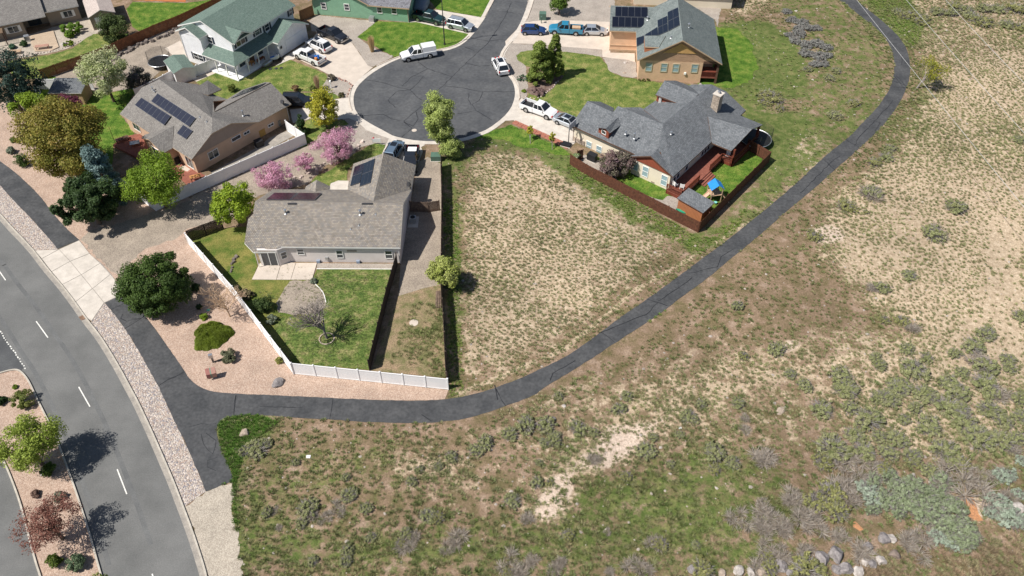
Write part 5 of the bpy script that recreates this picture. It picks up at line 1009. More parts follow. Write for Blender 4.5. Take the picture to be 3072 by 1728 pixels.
mb=MB(fr); mb.add([(-2.85,-.9,1.16),(-.62,-.9,1.16),(-.62,.9,1.16),(-2.85,.9,1.16),(-2.8,-.8,1.98),(-.66,-.8,1.98),(-.66,.8,1.98),(-2.8,.8,1.98)],[(4,5,6,7),(0,1,5,4),(1,2,6,5),(2,3,7,6),(3,0,4,7)]); sh=part(t,'camper_shell',mb,M_pw)
c0=P('C',1612,668); t,fr=vehicle('suv','white car with dark sunroof and red tail lights parked on the right of the cul-de-sac',M_pw,P('C',1568,600),P('C',1640,735),center=c0)
mb=MB(fr); mb.box(-.9,.35,-.42,.42,1.75,1.765); part(t,'sunroof',mb,M_cglass); mb=MB(fr); mb.box(1.1,2.0,-.35,-.2,1.065,1.075); mb.box(1.1,2.0,.2,.35,1.065,1.075); part(t,'bonnet_stripe',mb,M_lampr)
t,fr=vehicle('pickup','white pickup with black open bed on the driveway of the charcoal-roofed house',M_pw,*V2('D',(437,1152),(256,1086)))
t,fr=vehicle('sedan','silver-blue sedan with sunroof parked nose to the garage of the charcoal-roofed house',P_sil,*V2('D',(700,1262),(556,1203))); mb=MB(fr); mb.box(-.6,.3,-.4,.4,1.43,1.445); part(t,'sunroof',mb,M_cglass)
vehicle('hatch','deep blue hatchback parked first on the driveway below the green utility box',P_blu,*V2('D',(399,345),(250,342)))
t,fr=vehicle('pickup','bright teal pickup with open bed between the blue hatchback and the silver car',P_teal,*V2('D',(540,338),(727,348)))
mb=MB(fr); mb.box(-2.4,-1.0,-.5,.4,.7,1.2); part(t,'cargo',mb,M_wood)
vehicle('small','silver compact car next to the peach garage',P_sil,*V2('D',(990,352),(846,347)))
vehicle('pickup','dark green pickup in the shade beside the mint-green house',P_dgn,*V2('C',(995,247),(811,207)))
t,fr=vehicle('suv','silver suv with roof rails parked behind the street lamp',P_sil,*V2('C',(1281,312),(1134,279)))
vehicle('pickup','black crew-cab pickup on the driveway of the white house',P_blk,*V2('B',(1658,425),(1492,352)))
t,fr=vehicle('suv','white suv with dark windows between the black pickup and the loaded white pickup',M_pw,*V2('B',(1375,462),(1500,518))); mb=MB(fr); mb.box(-.3,.5,-.42,.42,1.75,1.765); part(t,'sunroof',mb,M_cglass)
t,fr=vehicle('pickup','white pickup with a loaded bed at the lawn edge of the white house driveway',M_pw,*V2('B',(1262,570),(1438,642)))
cg=thing('bed_load','jumble of blue tarp, orange bundle and dark boxes in the bed of the white pickup','cargo',fr(-1.8,0,.7))
for (x,y,z,sx,sy,sz,m_) in ((-1.2,-.3,.7,.5,.4,.45,mat('blue_tarp',(.03,.16,.50))),(-1.8,.25,.7,.5,.45,.55,mat('orange_bundle',(.65,.27,.08))),(-2.4,-.2,.7,.5,.6,.4,M_dgrey),(-1.6,-.45,.7,.3,.3,.6,mat('blue_tarp',(.03,.16,.5)))):
    mb=MB(fr); mb.add([(x-sx/2,y-sy/2,z),(x+sx/2,y-sy/2,z),(x+sx/2,y+sy/2,z),(x-sx/2,y+sy/2,z),(x-sx*.35,y-sy*.3,z+sz),(x+sx*.4,y-sy*.35,z+sz*.85),(x+sx*.3,y+sy*.4,z+sz*1.1),(x-sx*.4,y+sy*.35,z+sz*.8)],[(0,3,2,1),(4,5,6,7),(0,1,5,4),(1,2,6,5),(2,3,7,6),(3,0,4,7)]); part(cg,'bundle',mb,m_)
c0=P('F',1752,235); t,fr=vehicle('suv','steel blue suv seen over the garage ridge of the central house',P_steel,P('F',1790,130),P('F',1715,260),center=c0); mb=MB(fr); mb.box(-.3,.6,-.42,.42,1.75,1.765); part(t,'sunroof',mb,M_cglass)
c0=P('F',1935,330); t,fr=vehicle('pickup','dark grey pickup backed in with white load in its bed beside the steel blue suv',P_blk,P('F',1905,430),P('F',1945,180),center=c0); mb=MB(fr); mb.box(-2.5,-1.2,-.6,.6,.7,1.0); part(t,'cargo',mb,M_white)
vehicle('suv','black suv in the shade of the tan stucco garage',P_blk,P('B',1345,985),P('B',1190,985),center=P('B',1262,1010))
# covered boat next to the green house
q=P('C',862,70); t=thing('covered_boat','grey-blue covered boat parked beyond the dark green pickup','boat',q); fr=Fr(q,80); mb=MB(fr)
secs=[(-2.6,.9,.4,1.2,.4),(-1,1.15,.3,1.9,.5),(.8,1.15,.3,2.0,.5),(2.2,.7,.5,1.6,.35),(3,.15,.9,1.3,.05)]; loftx(mb,secs); part(t,'cover',mb,mat('boat_cover',(.16,.20,.25),(.13,.165,.21)),smooth=True)
for s in (-1,1): wheel(t,fr,-.6,s*1.0,.33,.22,s)
# ---------------------------------------------------------------- street furniture and yard things
def simple(name,label,cat,loc,items,group=None):
    t=thing(name,label,cat,loc,group)
    for nm,mb,m in items: part(t,nm,mb,m)
    return t
b=P('C',1075,430); mb=MB(); mb.tube(b,b+Vector((0,0,9.2)),.10,.06,n=10); m2=MB(); m2.tube(b,b+Vector((0,0,.25)),.2,.17); m3=MB(); e=b+Vector((1.6,.3,9.5)); m3.tube(b+Vector((0,0,9.15)),e,.045,.035); m4=MB(); fr=Fr(e,10); m4.fr=fr; m4.box(-.1,.65,-.16,.16,9.42,9.6)
simple('street_lamp','tall thin grey street lamp pole on the lawn by the cul-de-sac kerb','street lamp',b,[('pole',mb,M_dgrey),('base',m2,M_dgrey),('arm',m3,M_dgrey),('lamp_head',m4,M_dgrey)])
def powerline(label,c,pts,z=9.5):
    q=[P(c,x,y,z) for x,y in pts]; a=q[0]+(q[0]-q[-1])*1.0; b=q[-1]+(q[-1]-q[0])*1.5; mb=MB(); k=26; pr=None
    for i in range(k+1):
        u=i/k; p=a.lerp(b,u); p.z=z+1.2*((2*u-1)**2)-.3
        if pr is not None: mb.tube(pr,p,.024,n=5,cap=False)
        pr=p
    o=mkobj('power_line',mb,M_wire,a); tag(o,label,'power line','overhead wires over the dry slope'); return o
powerline('overhead wire crossing the curve of the trail at upper right','M',[(725,0),(1910,1449)]); powerline('middle overhead wire crossing the dry slope','M',[(1085,0),(1932,940)]); powerline('overhead wire nearest the top right corner','M',[(1380,10),(1932,580)])
def boxitem(name,label,cat,c,x,y,sx,sy,sz,m,ang=0,cap=None,z0=0):
    q=P(c,x,y); fr=Fr(q,ang); mb=MB(fr); mb.add([(-sx/2,-sy/2,z0),(sx/2,-sy/2,z0),(sx/2,sy/2,z0),(-sx/2,sy/2,z0),(-sx/2,-sy/2,z0+sz*.92),(sx/2,-sy/2,z0+sz*.92),(sx/2*.96,sy/2,z0+sz),(-sx/2*.96,sy/2,z0+sz)],[(0,3,2,1),(4,5,6,7),(0,1,5,4),(1,2,6,5),(2,3,7,6),(3,0,4,7)])
    m2=MB(fr); m2.box(-sx/2-.08,sx/2+.08,-sy/2-.08,sy/2+.08,0,.08)
    return simple(name,label,cat,q,[('cabinet',mb,m),('pad',m2,cap or M_conc)])
boxitem('utility_box','green utility box on gravel above the parked blue hatchback','utility box','D',412,188,1.2,.9,1.3,M_util,-3)
boxitem('utility_box','green utility box on concrete pad under the tall willow-like tree','utility box','F',2205,285,1.4,1.0,.9,M_util,0)
boxitem('air_conditioner','white air conditioner unit against the mint-green house','air conditioner','B',1985,205,.9,.9,.85,M_galv,-10)
boxitem('trash_bin','black trash bin beside the white gate and porch','bin','B',405,665,.8,.7,1.1,M_black,35)
boxitem('hot_tub_cover','dark covered grill beside the tan stucco wall','grill','B',900,1415,1.1,.8,1.1,M_black,43)
boxitem('grill','black covered grill beside the cream wall','grill','G',405,905,1.3,.75,1.15,M_black,-38)
boxitem('ev_box','black basketball hoop base block at the driveway edge','block','D',640,1405,1.3,.9,.35,M_black,-25)
q=P('F',1528,92); mb=MB(); mb.tube(q,q+Vector((0,0,.62)),.13,.12,n=12); mb.tube(q+Vector((0,0,.62)),q+Vector((0,0,.8)),.15,.04,n=12); mb.tube(q+Vector((-.24,0,.45)),q+Vector((.24,0,.45)),.07,n=8); m2=MB(); m2.tube(q,q+Vector((0,0,.05)),.2,n=12)
simple('fire_hydrant','red fire hydrant between the cul-de-sac and the central house lawn','fire hydrant',q,[('body',mb,mat('hydrant_red',(.50,.03,.05))),('flange',m2,M_dgrey)])
q=P('F',1562,120); mb=MB(); mb.box(q.x-.55,q.x+.55,q.y-.02,q.y+.02,.35,.95); m2=MB(); m2.box(q.x-.6,q.x-.55,q.y-.03,q.y+.03,0,1.05); m3=MB(); m3.box(q.x+.55,q.x+.6,q.y-.03,q.y+.03,0,1.05)
simple('yard_sign','small blank white yard sign near the red hydrant','sign',q,[('panel',mb,M_white),('stake',m2,M_wtrim),('stake',m3,M_wtrim)])
# basketball hoop
b=P('D',660,1392); mb=MB(); mb.tube(b,b+Vector((0,0,3.5)),.06,n=8); m2=MB(); tp=b+Vector((0,0,3.2)); fr=Fr(b,-35); m2.fr=fr; m2.box(-.1,.02,-.1,.1,2.9,3.0) ; m2.box(.45,.50,-.9,.9,2.9,3.9); m3=MB(fr); m3.bar((0,0,3.3),(.45,0,3.5),.06,.06); m3.bar((.5,0,3.05),(.7,0,3.05),.05,.05)
for i in range(12): m3.bar((.95+.23*math.cos(i*math.pi/6),.23*math.sin(i*math.pi/6),3.05),(.95+.23*math.cos((i+1)*math.pi/6),.23*math.sin((i+1)*math.pi/6),3.05),.03,.03)
simple('basketball_hoop','tall portable basketball hoop at the corner of the cream garage','basketball hoop',b,[('pole',mb,M_dgrey),('backboard',m2,mat('clear_board',(.55,.55,.58),rough=.2)),('rim',m3,M_brownt)])
# trail sign and pedestal in the pink gravel
q=P('H',400,1240); fr=Fr(q,18); t=thing('trail_sign','low red and green trail marker panel leaning over the pink gravel near the path','sign',q)
for i,(x0,x1,m_) in enumerate(((-.5,-.08,mat('dull_red_panel',(.30,.13,.11))),(-.08,.05,mat('dull_green_panel',(.17,.23,.17))),(.05,.5,mat('salmon_panel',(.36,.20,.16))))):
    mb=MB(fr); mb.add([(x0,-.32,1.0),(x1,-.32,1.0),(x1,.32,1.3),(x0,.32,1.3),(x0,-.32,.4),(x1,-.32,.4),(x1,.32,1.2),(x0,.32,1.2)],[(0,1,2,3),(7,6,5,4),(0,4,5,1),(1,5,6,2),(2,6,7,3),(3,7,4,0)]); part(t,'panel',mb,m_)
for x in (-.4,.4): mb=MB(fr); mb.box(x-.05,x+.05,-.05,.05,0,.72); part(t,'leg',mb,M_dgrey)
q=P('H',400,1110); fr=Fr(q,20); mb=MB(fr); mb.box(-.2,.2,-.15,.15,.9,1.35); m2=MB(fr); m2.box(-.05,.05,-.05,.05,0,.9); m3=MB(fr); m3.tube((.1,0,.1),(.95,.1,.12),.05); m3.tube((.1,-.1,.15),(.1,.2,.7),.04)
simple('irrigation_pedestal','grey-white irrigation control box on a post next to the round grey shrub','utility box',q,[('box',mb,M_galv),('post',m2,M_dgrey),('pipe',m3,M_dgrey)])
for c,x,y,lab,m_,sx in (('J',565,553,'small white utility lid below the trail',M_white,.4),('H',360,660,'small mint-green irrigation lid near the bare tree',mat('mint_lid',(.15,.6,.4)),.35),('K',1103,338,'tiny white litter square on the dry slope',M_white,.3)):
    q=P(c,x,y); o=mkobj('valve_lid',MB().box(q.x-sx/2,q.x+sx/2,q.y-sx/2.5,q.y+sx/2.5,0,.07),m_,q); tag(o,lab,'lid')
# planks against the east fence
t=thing('plank_pile','pile of grey weathered planks lying by the east fence','planks',P('H',2335,570))
for i in range(6):
    a=P('H',2318+i*6,500); b=P('H',2312+i*8,645); a.z=b.z=.06+.07*(i%2); mb=MB(); mb.bar(a,b,.14,.05); part(t,'plank',mb,M_fenced)
q=P('H',2122,770); mb=MB(); mb.tube((q.x,q.y,0),(q.x,q.y,.05),.5,n=18); o=mkobj('concrete_disc',mb,M_concp,q); tag(o,'round concrete lid in the dirt strip','lid')
# tree ring of edging stones
t=thing('tree_ring','ring of pale edging stones round the large bare tree','edging',P('H',1375,905)); c_=P('H',1375,908)
for i in range(16):
    a=2*math.pi*i/16; fr=Fr((c_.x+.80*math.cos(a),c_.y+.80*math.sin(a)),math.degrees(a)+90); mb=MB(fr); mb.box(-.145,.145,-.055,.055,0,.12); part(t,'edging_stone',mb,M_block)
# trampolines
def trampoline(label,c,x,y,r,net=True):
    q=P(c,x,y,.8); q.z=0; t=thing('trampoline',label,'trampoline',q); z=.8; k=28; pt=[(q.x+r*math.cos(2*math.pi*i/k),q.y+r*math.sin(2*math.pi*i/k)) for i in range(k)]
    mb=MB(); mb.prism(pt,z-.02,z); part(t,'mat',mb,M_black)
    mb=MB()
    for i in range(k): a,b=pt[i],pt[(i+1)%k]; mb.tube((*a,z),(*b,z),.06,n=6)
    part(t,'frame',mb,M_galv)
    for i in range(0,k,7):
        a=pt[i]; mb=MB(); mb.tube((*a,0),(*a,2.5),.03,n=6); part(t,'net_pole',mb,M_dgrey)
    nm=bpy.data.materials.get('safety_net')
    if nm is None:
        nm=bpy.data.materials.new('safety_net'); nm.use_nodes=True; nt=nm.node_tree; b=nt.nodes['Principled BSDF']; b.inputs['Base Color'].default_value=(.02,.025,.025,1)
        tr=N(nt,'ShaderNodeBsdfTransparent'); mx=N(nt,'ShaderNodeMixShader'); mx.inputs[0].default_value=.28; nt.links.new(tr.outputs[0],mx.inputs[1]); nt.links.new(b.outputs[0],mx.inputs[2]); nt.links.new(mx.outputs[0],nt.nodes['Material Output'].inputs['Surface'])
    mb=MB()
    for i in range(k): a,b=pt[i],pt[(i+1)%k]; mb.poly([(*a,z),(*b,z),(*b,2.4),(*a,2.4)])
    part(t,'safety_net',mb,nm); return t
trampoline('large black trampoline with net behind the deck of the cream house','G',1985,690,2.2); trampoline('dark trampoline with net beside the green-roofed shed','A',1545,590,1.8)
# playset
fp=Fr(P('V',1050,1300),10); t=thing('playset','wooden playset with bright blue tent roof and ladder in the fenced yard','playset',P('V',1050,1300)); bl=mat('blue_canvas',(.02,.22,.55),(.018,.19,.48))
for x,y in ((-.7,-.7),(.7,-.7),(-.7,.7),(.7,.7)): mb=MB(fp); mb.box(x-.05,x+.05,y-.05,y+.05,0,2.3); part(t,'post',mb,M_wood)
for i in range(8): mb=MB(fp); mb.box(-.75+i*.19,-.75+i*.19+.17,-.75,.75,1.15,1.2); part(t,'floor_board',mb,M_wood)
for s in (-1,1): mb=MB(fp); mb.slab([(0,-.8,2.85),(s*.9,-.8,2.15),(s*.9,.8,2.15),(0,.8,2.85)],.03,0,0); part(t,'canopy',mb,bl)
for s in (-.28,.28): mb=MB(fp); mb.bar((.75,-.3+s,1.2),(1.75,-.8+s,0),.06,.12); part(t,'ladder_side',mb,M_wood)
for i in range(5): u=(i+.6)/5.5; mb=MB(fp); mb.bar((.75+u,-.3-.5*u-.3,1.2*(1-u)),(.75+u,-.3-.5*u+.3,1.2*(1-u)),.10,.04); part(t,'rung',mb,M_wood)
for s in (-.3,.3): mb=MB(fp); mb.bar((-.75,s,1.2),(-2.5,s-.6,.1),.06,.14); part(t,'slide_side',mb,mat('peach_timber',(.60,.38,.27)))
mb=MB(fp); mb.add([(-.75,-.28,1.15),(-.75,.28,1.15),(-2.5,-.32,.08),(-2.5,-.88,.08)],[(0,1,2,3)]); part(t,'slide',mb,mat('peach_timber',(.60,.38,.27)))
for z in (1.5,1.8): mb=MB(fp); mb.box(-.75,.75,.68,.74,z,z+.12); part(t,'rail',mb,M_wood)
mb=MB(fp); mb.tube((-.1,-1.0,.3),(-.1,-1.0,.34),.22,n=12); part(t,'tyre_swing',mb,mat('aqua_plastic',(.2,.55,.5)))
# kayak and clutter by the shed
fk=Fr(P('G',1330,1425),-22); t=thing('kayak','green kayak lying against the cedar shed','kayak',P('G',1330,1425)); mb=MB(fk); loftx(mb,[(-1.6,.03,.3,.42,.01),(-1.1,.26,.12,.45,.08),(0,.36,.08,.46,.1),(1.1,.26,.12,.45,.08),(1.6,.03,.3,.42,.01)]); hull=part(t,'hull',mb,mat('kayak_green',(.02,.25,.14)),smooth=True); mb=MB(fk); mb.prism([(.5*math.cos(a)*1.0,.2*math.sin(a)) for a in [i*math.pi/8 for i in range(16)]],.44,.475); part(t,'cockpit',mb,M_black)
def chair(label,fr,x,y,a,m,grp):
    f2=Fr(fr(x,y),math.degrees(fr.a)+a); t=thing('garden_chair',label,'chair',fr(x,y,0.0),grp); z0=.55 if fr is fC else 0.02
    mb=MB(f2); mb.box(-.28,.28,-.28,.28,z0+.38,z0+.44); part(t,'seat',mb,m); mb=MB(f2); mb.box(-.28,.28,.24,.29,z0+.44,z0+.95); part(t,'backrest',mb,m)
    for i,j in ((-1,-1),(1,-1),(-1,1),(1,1)): mb=MB(f2); mb.box(i*.26-.025,i*.26+.025,j*.26-.025,j*.26+.025,z0,z0+.62 if j<0 else z0+.4); part(t,'leg',mb,m)
    return t
chair('pale chair at the near corner of the red deck',fC,17.1,.0,160,M_wtrim,'deck chairs'); chair('pale chair beside the corner one on the red deck',fC,18.0,.2,200,M_wtrim,'deck chairs'); chair('pale chair under the covered part of the red deck',fC,19.3,10.0,10,M_wtrim,'deck chairs')
# taupe-house patio things
tt=thing('deck','pale timber deck in front of the taupe house sliding door','deck',P('T',1050,900))
q=PS('T',[(750,880),(1300,760),(1430,1150),(1240,1240),(850,1250),(760,1050)]); mb=MB(); mb.prism([(p.x,p.y) for p in q],.03,.16); part(tt,'deck_base',mb,M_deckw)
a0,a1,b0,b1=P('T',760,885),P('T',800,1150),P('T',1300,765),P('T',1400,1075)
for i in range(14):
    u=i/14; v=(i+.9)/14; p=[a0.lerp(a1,u),a0.lerp(a1,v),b0.lerp(b1,v),b0.lerp(b1,u)]; mb=MB(); mb.prism([(k_.x,k_.y) for k_ in p],.16,.19); part(tt,'deck_board',mb,M_deckw)
def slat_table(label,c,x,y,ang,L_,W_,H_,m,n=3,name='bench',cat='bench'):
    q=P(c,x,y); fr=Fr(q,ang); t=thing(name,label,cat,q)
    for i in range(n): y0=-W_/2+i*W_/n; mb=MB(fr); mb.box(-L_/2,L_/2,y0,y0+W_/n-.03,H_-.05,H_); part(t,'slat',mb,m)
    for i,j in ((-1,-1),(1,-1),(-1,1),(1,1)): mb=MB(fr); mb.box(i*L_*.42-.05,i*L_*.42+.05,j*W_*.38-.05,j*W_*.38+.05,0,H_-.05); part(t,'leg',mb,m)
    return t
slat_table('large wooden storage bench on the pale deck of the taupe house','T',1050,1190,14,2.1,.8,.7,mat('salmon_wood',(.42,.24,.18)),3)
slat_table('low wooden platform bench left of the pale deck','T',380,1290,12,1.9,.9,.45,M_wood,4)
boxitem('patio_fireplace','grey metal grill on the deck edge near the taupe house','grill','T',690,1000,.8,.6,1.1,M_galv,25)
q=P('T',60,1050); t=thing('pergola','brown slatted pergola at the left edge near the taupe house','pergola',q); fr=Fr(q,27)
for i in range(9): mb=MB(fr); mb.bar((-1.2,-1.0+i*.25,2.2),(.9,-1.0+i*.25,2.2),.06,.10); part(t,'slat',mb,M_wood)
for x,y in ((-.9,-.9),(.8,-.9),(.8,.9)): mb=MB(fr); mb.box(x-.07,x+.07,y-.07,y+.07,0,2.15); part(t,'post',mb,M_brownt)
# stucco-house terrace
tt=thing('deck','reddish timber deck at the west corner of the tan stucco house','deck',P('S',750,400))
q=PS('S',[(330,330),(620,120),(1000,60),(1220,480),(960,660)]); mb=MB(); mb.prism([(p.x,p.y) for p in q],.0,.38); part(tt,'deck_base',mb,M_deckr)
slat_table('low glass-topped patio table on the reddish deck','S',880,330,20,1.3,.9,.8,M_galv,2,'patio_table','table'); slat_table('dark patio bench with cushions on the reddish deck','S',570,230,35,1.8,.8,.8,M_brownt,3)
q=P('S',390,290); o=mkobj('umbrella_pole',MB().tube(q,q+Vector((-.1,.3,2.9)),.04,.03,n=6),M_brownt,q); tag(o,'thin brown leaning pole at the corner of the reddish deck','pole')
tt=thing('rug','red and cream patterned patio rug under the maple by the tan stucco house','rug',P('S',2050,850)); q=PS('S',[(1840,850),(2020,730),(2240,880),(2130,960)]); mb=MB(); mb.prism([(p.x,p.y) for p in q],.02,.04); part(tt,'border',mb,M_brick); c_=sum(q,Vector())/4; mb=MB(); mb.prism([((p.x-c_.x)*.7+c_.x,(p.y-c_.y)*.7+c_.y) for p in q],.04,.05); part(tt,'field',mb,M_concp)
S_('terrace',3,M_deckr,('S',[(1600,650),(1780,600),(2000,720),(2350,880),(2576,1060),(2400,1180),(2100,1250),(1800,1000)]),j=.05)
slat_table('orange-brown patio table near the white fence corner','S',2330,1130,25,1.4,.8,.7,mat('orange_table',(.5,.24,.09)),3,'patio_table','table')
boxitem('grill','dark green covered grill under the tan porch gable','grill','S',1840,700,1.3,.7,1.0,M_black,-30)
# porch and yard clutter of the white house
slat_table('orange-brown chair on the wraparound porch','U',1275,1060,60,.7,.6,.8,mat('orange_table',(.5,.24,.09)),2,'porch_chair','chair'); slat_table('dark porch bench beside the front door','U',1420,1000,60,1.4,.6,.7,mat('rust_wood',(.28,.09,.04)),3)
q=P('U',1520,1050); mb=MB(); fr=Fr(q,60); mb.fr=fr; loftx(mb,[(-.9,.3,.2,.6,.1),(0,.42,.1,.65,.1),(.9,.3,.2,.6,.1)]); simple('wheeled_cart','grey tub cart at the porch edge','cart',q,[('tub',mb,M_galv)])
q=P('U',1650,985); fr=Fr(q,30); t=thing('motorcycle','white and blue motorcycle beside the porch of the white house','motorcycle',q)
for x in (-.65,.65): mb=MB(fr); mb.tube((x,-.07,.32),(x,.07,.32),.32,n=14); part(t,'wheel',mb,M_tyre)
mb=MB(fr); loftx(mb,[(-.8,.12,.55,.8,.03),(-.2,.2,.4,.85,.05),(.3,.22,.4,1.0,.06),(.7,.14,.6,.95,.04)]); part(t,'body',mb,M_pw); mb=MB(fr); mb.bar((.5,-.4,1.1),(.5,.4,1.1),.05,.05); part(t,'handlebar',mb,M_dgrey); mb=MB(fr); mb.box(-.75,-.05,-.15,.15,.83,.9); part(t,'seat',mb,mat('blue_tarp',(.03,.16,.5)))
for i,(x,y) in enumerate(((1562,1115),(1658,1105),(1738,1095))):
    q=P('U',x,y); o=mkobj('stepping_stone',MB().tube((q.x,q.y,0),(q.x,q.y,.05),.28,n=12),M_dgrey,q); tag(o,('leftmost','middle','rightmost')[i]+' of three dark round stepping stones on the porch lawn','stepping stone')
q=P('B',1588,850); fr=Fr(q,0); simple('mailbox','white mailbox post in the gravel corner by the driveway','mailbox',q,[('post',MB(fr).box(-.08,.08,-.08,.08,0,1.0),M_wtrim),('box',MB(fr).box(-.12,.12,-.25,.25,1.0,1.25),M_wtrim)])
q=P('D',398,225); fr=Fr(q,0); simple('mailbox','pale green mailbox post below the green utility box','mailbox',q,[('post',MB(fr).box(-.06,.06,-.06,.06,0,1.0),M_util),('box',MB(fr).box(-.12,.12,-.22,.22,1.0,1.25),M_util)])
# ---------------------------------------------------------------- vegetation
def vnoise(X,Y,s,seed):
    g=np.random.default_rng(seed); T=g.uniform(0,1,(64,64)); u=X/s; v=Y/s; i=np.floor(u).astype(int); j=np.floor(v).astype(int); fu=u-i; fv=v-j; fu=fu*fu*(3-2*fu); fv=fv*fv*(3-2*fv)
    a=T[i%64,j%64]; b=T[(i+1)%64,j%64]; c=T[i%64,(j+1)%64]; d=T[(i+1)%64,(j+1)%64]; return (a*(1-fu)+b*fu)*(1-fv)+(c*(1-fu)+d*fu)*fv
def np_obj(name,V,F,tint,m,parent=None,loc=(0,0,0)):
    me=bpy.data.meshes.new(name); npmesh(me,V,F); a=me.color_attributes.new('tint','FLOAT_COLOR','CORNER')
    c=np.ones((len(F),F.shape[1],4),np.float32); c[:,:,:3]=tint[:,None,:]; a.data.foreach_set('color',c.ravel()); me.materials.append(m)
    o=bpy.data.objects.new(name,me); COL.objects.link(o)
    if parent is not None: o.parent=parent; WL[o]=WL[parent]
    else: o.location=loc; WL[o]=Vector(loc)
    return o
def unit(v): return v/np.maximum(np.linalg.norm(v,axis=1,keepdims=True),1e-6)
def quads(C,Nn,size,aspect=1.0,rng=RNG):       # leaf quads at C facing Nn
    t=unit(np.cross(Nn,rng.normal(size=Nn.shape))); b=np.cross(Nn,t); s=size[:,None]
    V=np.stack([C-t*s*aspect,C-b*s*.55,C+t*s*aspect,C+b*s*.55],1).reshape(-1,3); F=np.arange(len(C)*4).reshape(-1,4); return V,F
def crown(rx,ry,rz,n,leaf,cols,K=40,cs=.32,fill=.45,shape='round',aspect=1.0,seed=0,up=.35):
    rng=np.random.default_rng(seed); d=unit(rng.normal(size=(K,3))); r=rng.uniform(fill**3,1,K)**(1/3)*.86
    c=d*r[:,None]
    if shape=='cone': 
        z=rng.uniform(-1,1,K)**1; wr=(1-(z+1)/2)**.8*.9+.08; a=rng.uniform(0,6.283,K); rr_=np.sqrt(rng.uniform(.15,1,K))*wr; c=np.stack([np.cos(a)*rr_,np.sin(a)*rr_,z],1)
    if shape=='dome': c[:,2]=np.abs(c[:,2])*1.6-.8
    if shape=='vase': c[:,:2]*=(.45+.55*(c[:,2:3]+1)/2)
    if shape in('round','vase') and K>=50:
        th=np.arctan2(c[:,1],c[:,0]); ph=rng.uniform(0,6.28,3); c[:,:2]*=(1+.13*np.sin(2*th+ph[0])+.12*np.sin(3*th+ph[1])+.08*np.sin(5*th+ph[2]))[:,None]; c[:,2]*=1+.15*np.sin(2*th+ph[1])
    S=np.array([rx,ry,rz]); c=c*S; cr=cs*min(rx,ry,rz*1.3)*rng.uniform(.6,1.35,K)
    k=rng.integers(0,K,n); o=unit(rng.normal(size=(n,3))); rad=rng.uniform(.25,1,n)**.5
    p=c[k]+o*(cr[k]*rad)[:,None]*np.array([1,1,.8]); nn=unit(o*.8+rng.normal(size=(n,3))*.7+np.array([0,0,up])+unit(p/S)*.4)
    V,F=quads(p,nn,leaf*rng.uniform(.6,1.3,n),aspect,rng)
    C=np.array(cols); w=rng.dirichlet(np.ones(len(C))*.9,K)[k]*.55+rng.dirichlet(np.ones(len(C))*.6,n)*.45; t=(w@C)*rng.uniform(.8,1.2,(n,1))*1.22
    return V,F,t,c
def trunk_mb(mb,base,h,r,targets,rng,lean=(0,0)):
    top=base+Vector((lean[0],lean[1],h)); mb.tube(base-Vector((0,0,.1)),base+Vector((lean[0]*.3,lean[1]*.3,h*.35)),r*1.25,r*.9,n=8); mb.tube(base+Vector((lean[0]*.3,lean[1]*.3,h*.35)),top,r*.9,r*.35,n=8)
    for q in targets:
        s=base.lerp(top,rng.uniform(.25,.8)); mb.tube(s,s.lerp(q,.55)+Vector((0,0,.1*h)),r*.4,r*.2,n=5,cap=False); mb.tube(s.lerp(q,.55)+Vector((0,0,.1*h)),q,r*.2,r*.05,n=5,cap=False)
def tree(label,c,x,y,rpx,cols,hz=.9,clear=.25,n=7000,leaf=.17,K=60,cs=.30,shape='round',aspect=1.0,kind='tree',bark=None,seed=None,ry=1.0,fill=.45,group=None,cat='tree',up=.35,limbs=9,base=None):
    seed=seed if seed is not None else int(x*7+y); zc=3.0
    for _ in range(4):
        p=P(c,x,y,zc); dist=math.sqrt(p.x**2+p.y**2+(CH-zc)**2)*1.0; rr_=rpx/ZM[c][2]*dist/FPX; rz=rr_*hz; zc=clear*rr_*2+rz*.95
    V,F,t,cc=crown(rr_,rr_*ry,rz,n,leaf,cols,K,cs,fill,shape,aspect,seed,up)
    b=Vector((p.x,p.y,0)) if base is None else P(*base)
    o=thing(kind,label,cat,b,group); V=V+np.array([p.x-b.x,p.y-b.y,zc]); keep=(V.reshape(-1,4,3)[:,:,2].min(1)>.02); V=V.reshape(-1,4,3)[keep].reshape(-1,3); F=np.arange(len(V)).reshape(-1,4)
    np_obj('crown' if cat=='tree' else 'foliage',V,F,t[keep],LEAF,o)
    rng=random.Random(seed); mb=MB(); off=Vector((p.x,p.y,zc)); ctr=[off+Vector(k) for k in cc[rng.sample(range(len(cc)),min(limbs,len(cc)))].tolist()]
    trunk_mb(mb,b,max(zc,.6),max(.05,rr_*.055),ctr,rng,(p.x-b.x,p.y-b.y)); part(o,'trunk' if cat=='tree' else 'stem',mb,bark or M_bark,uv=False); return o
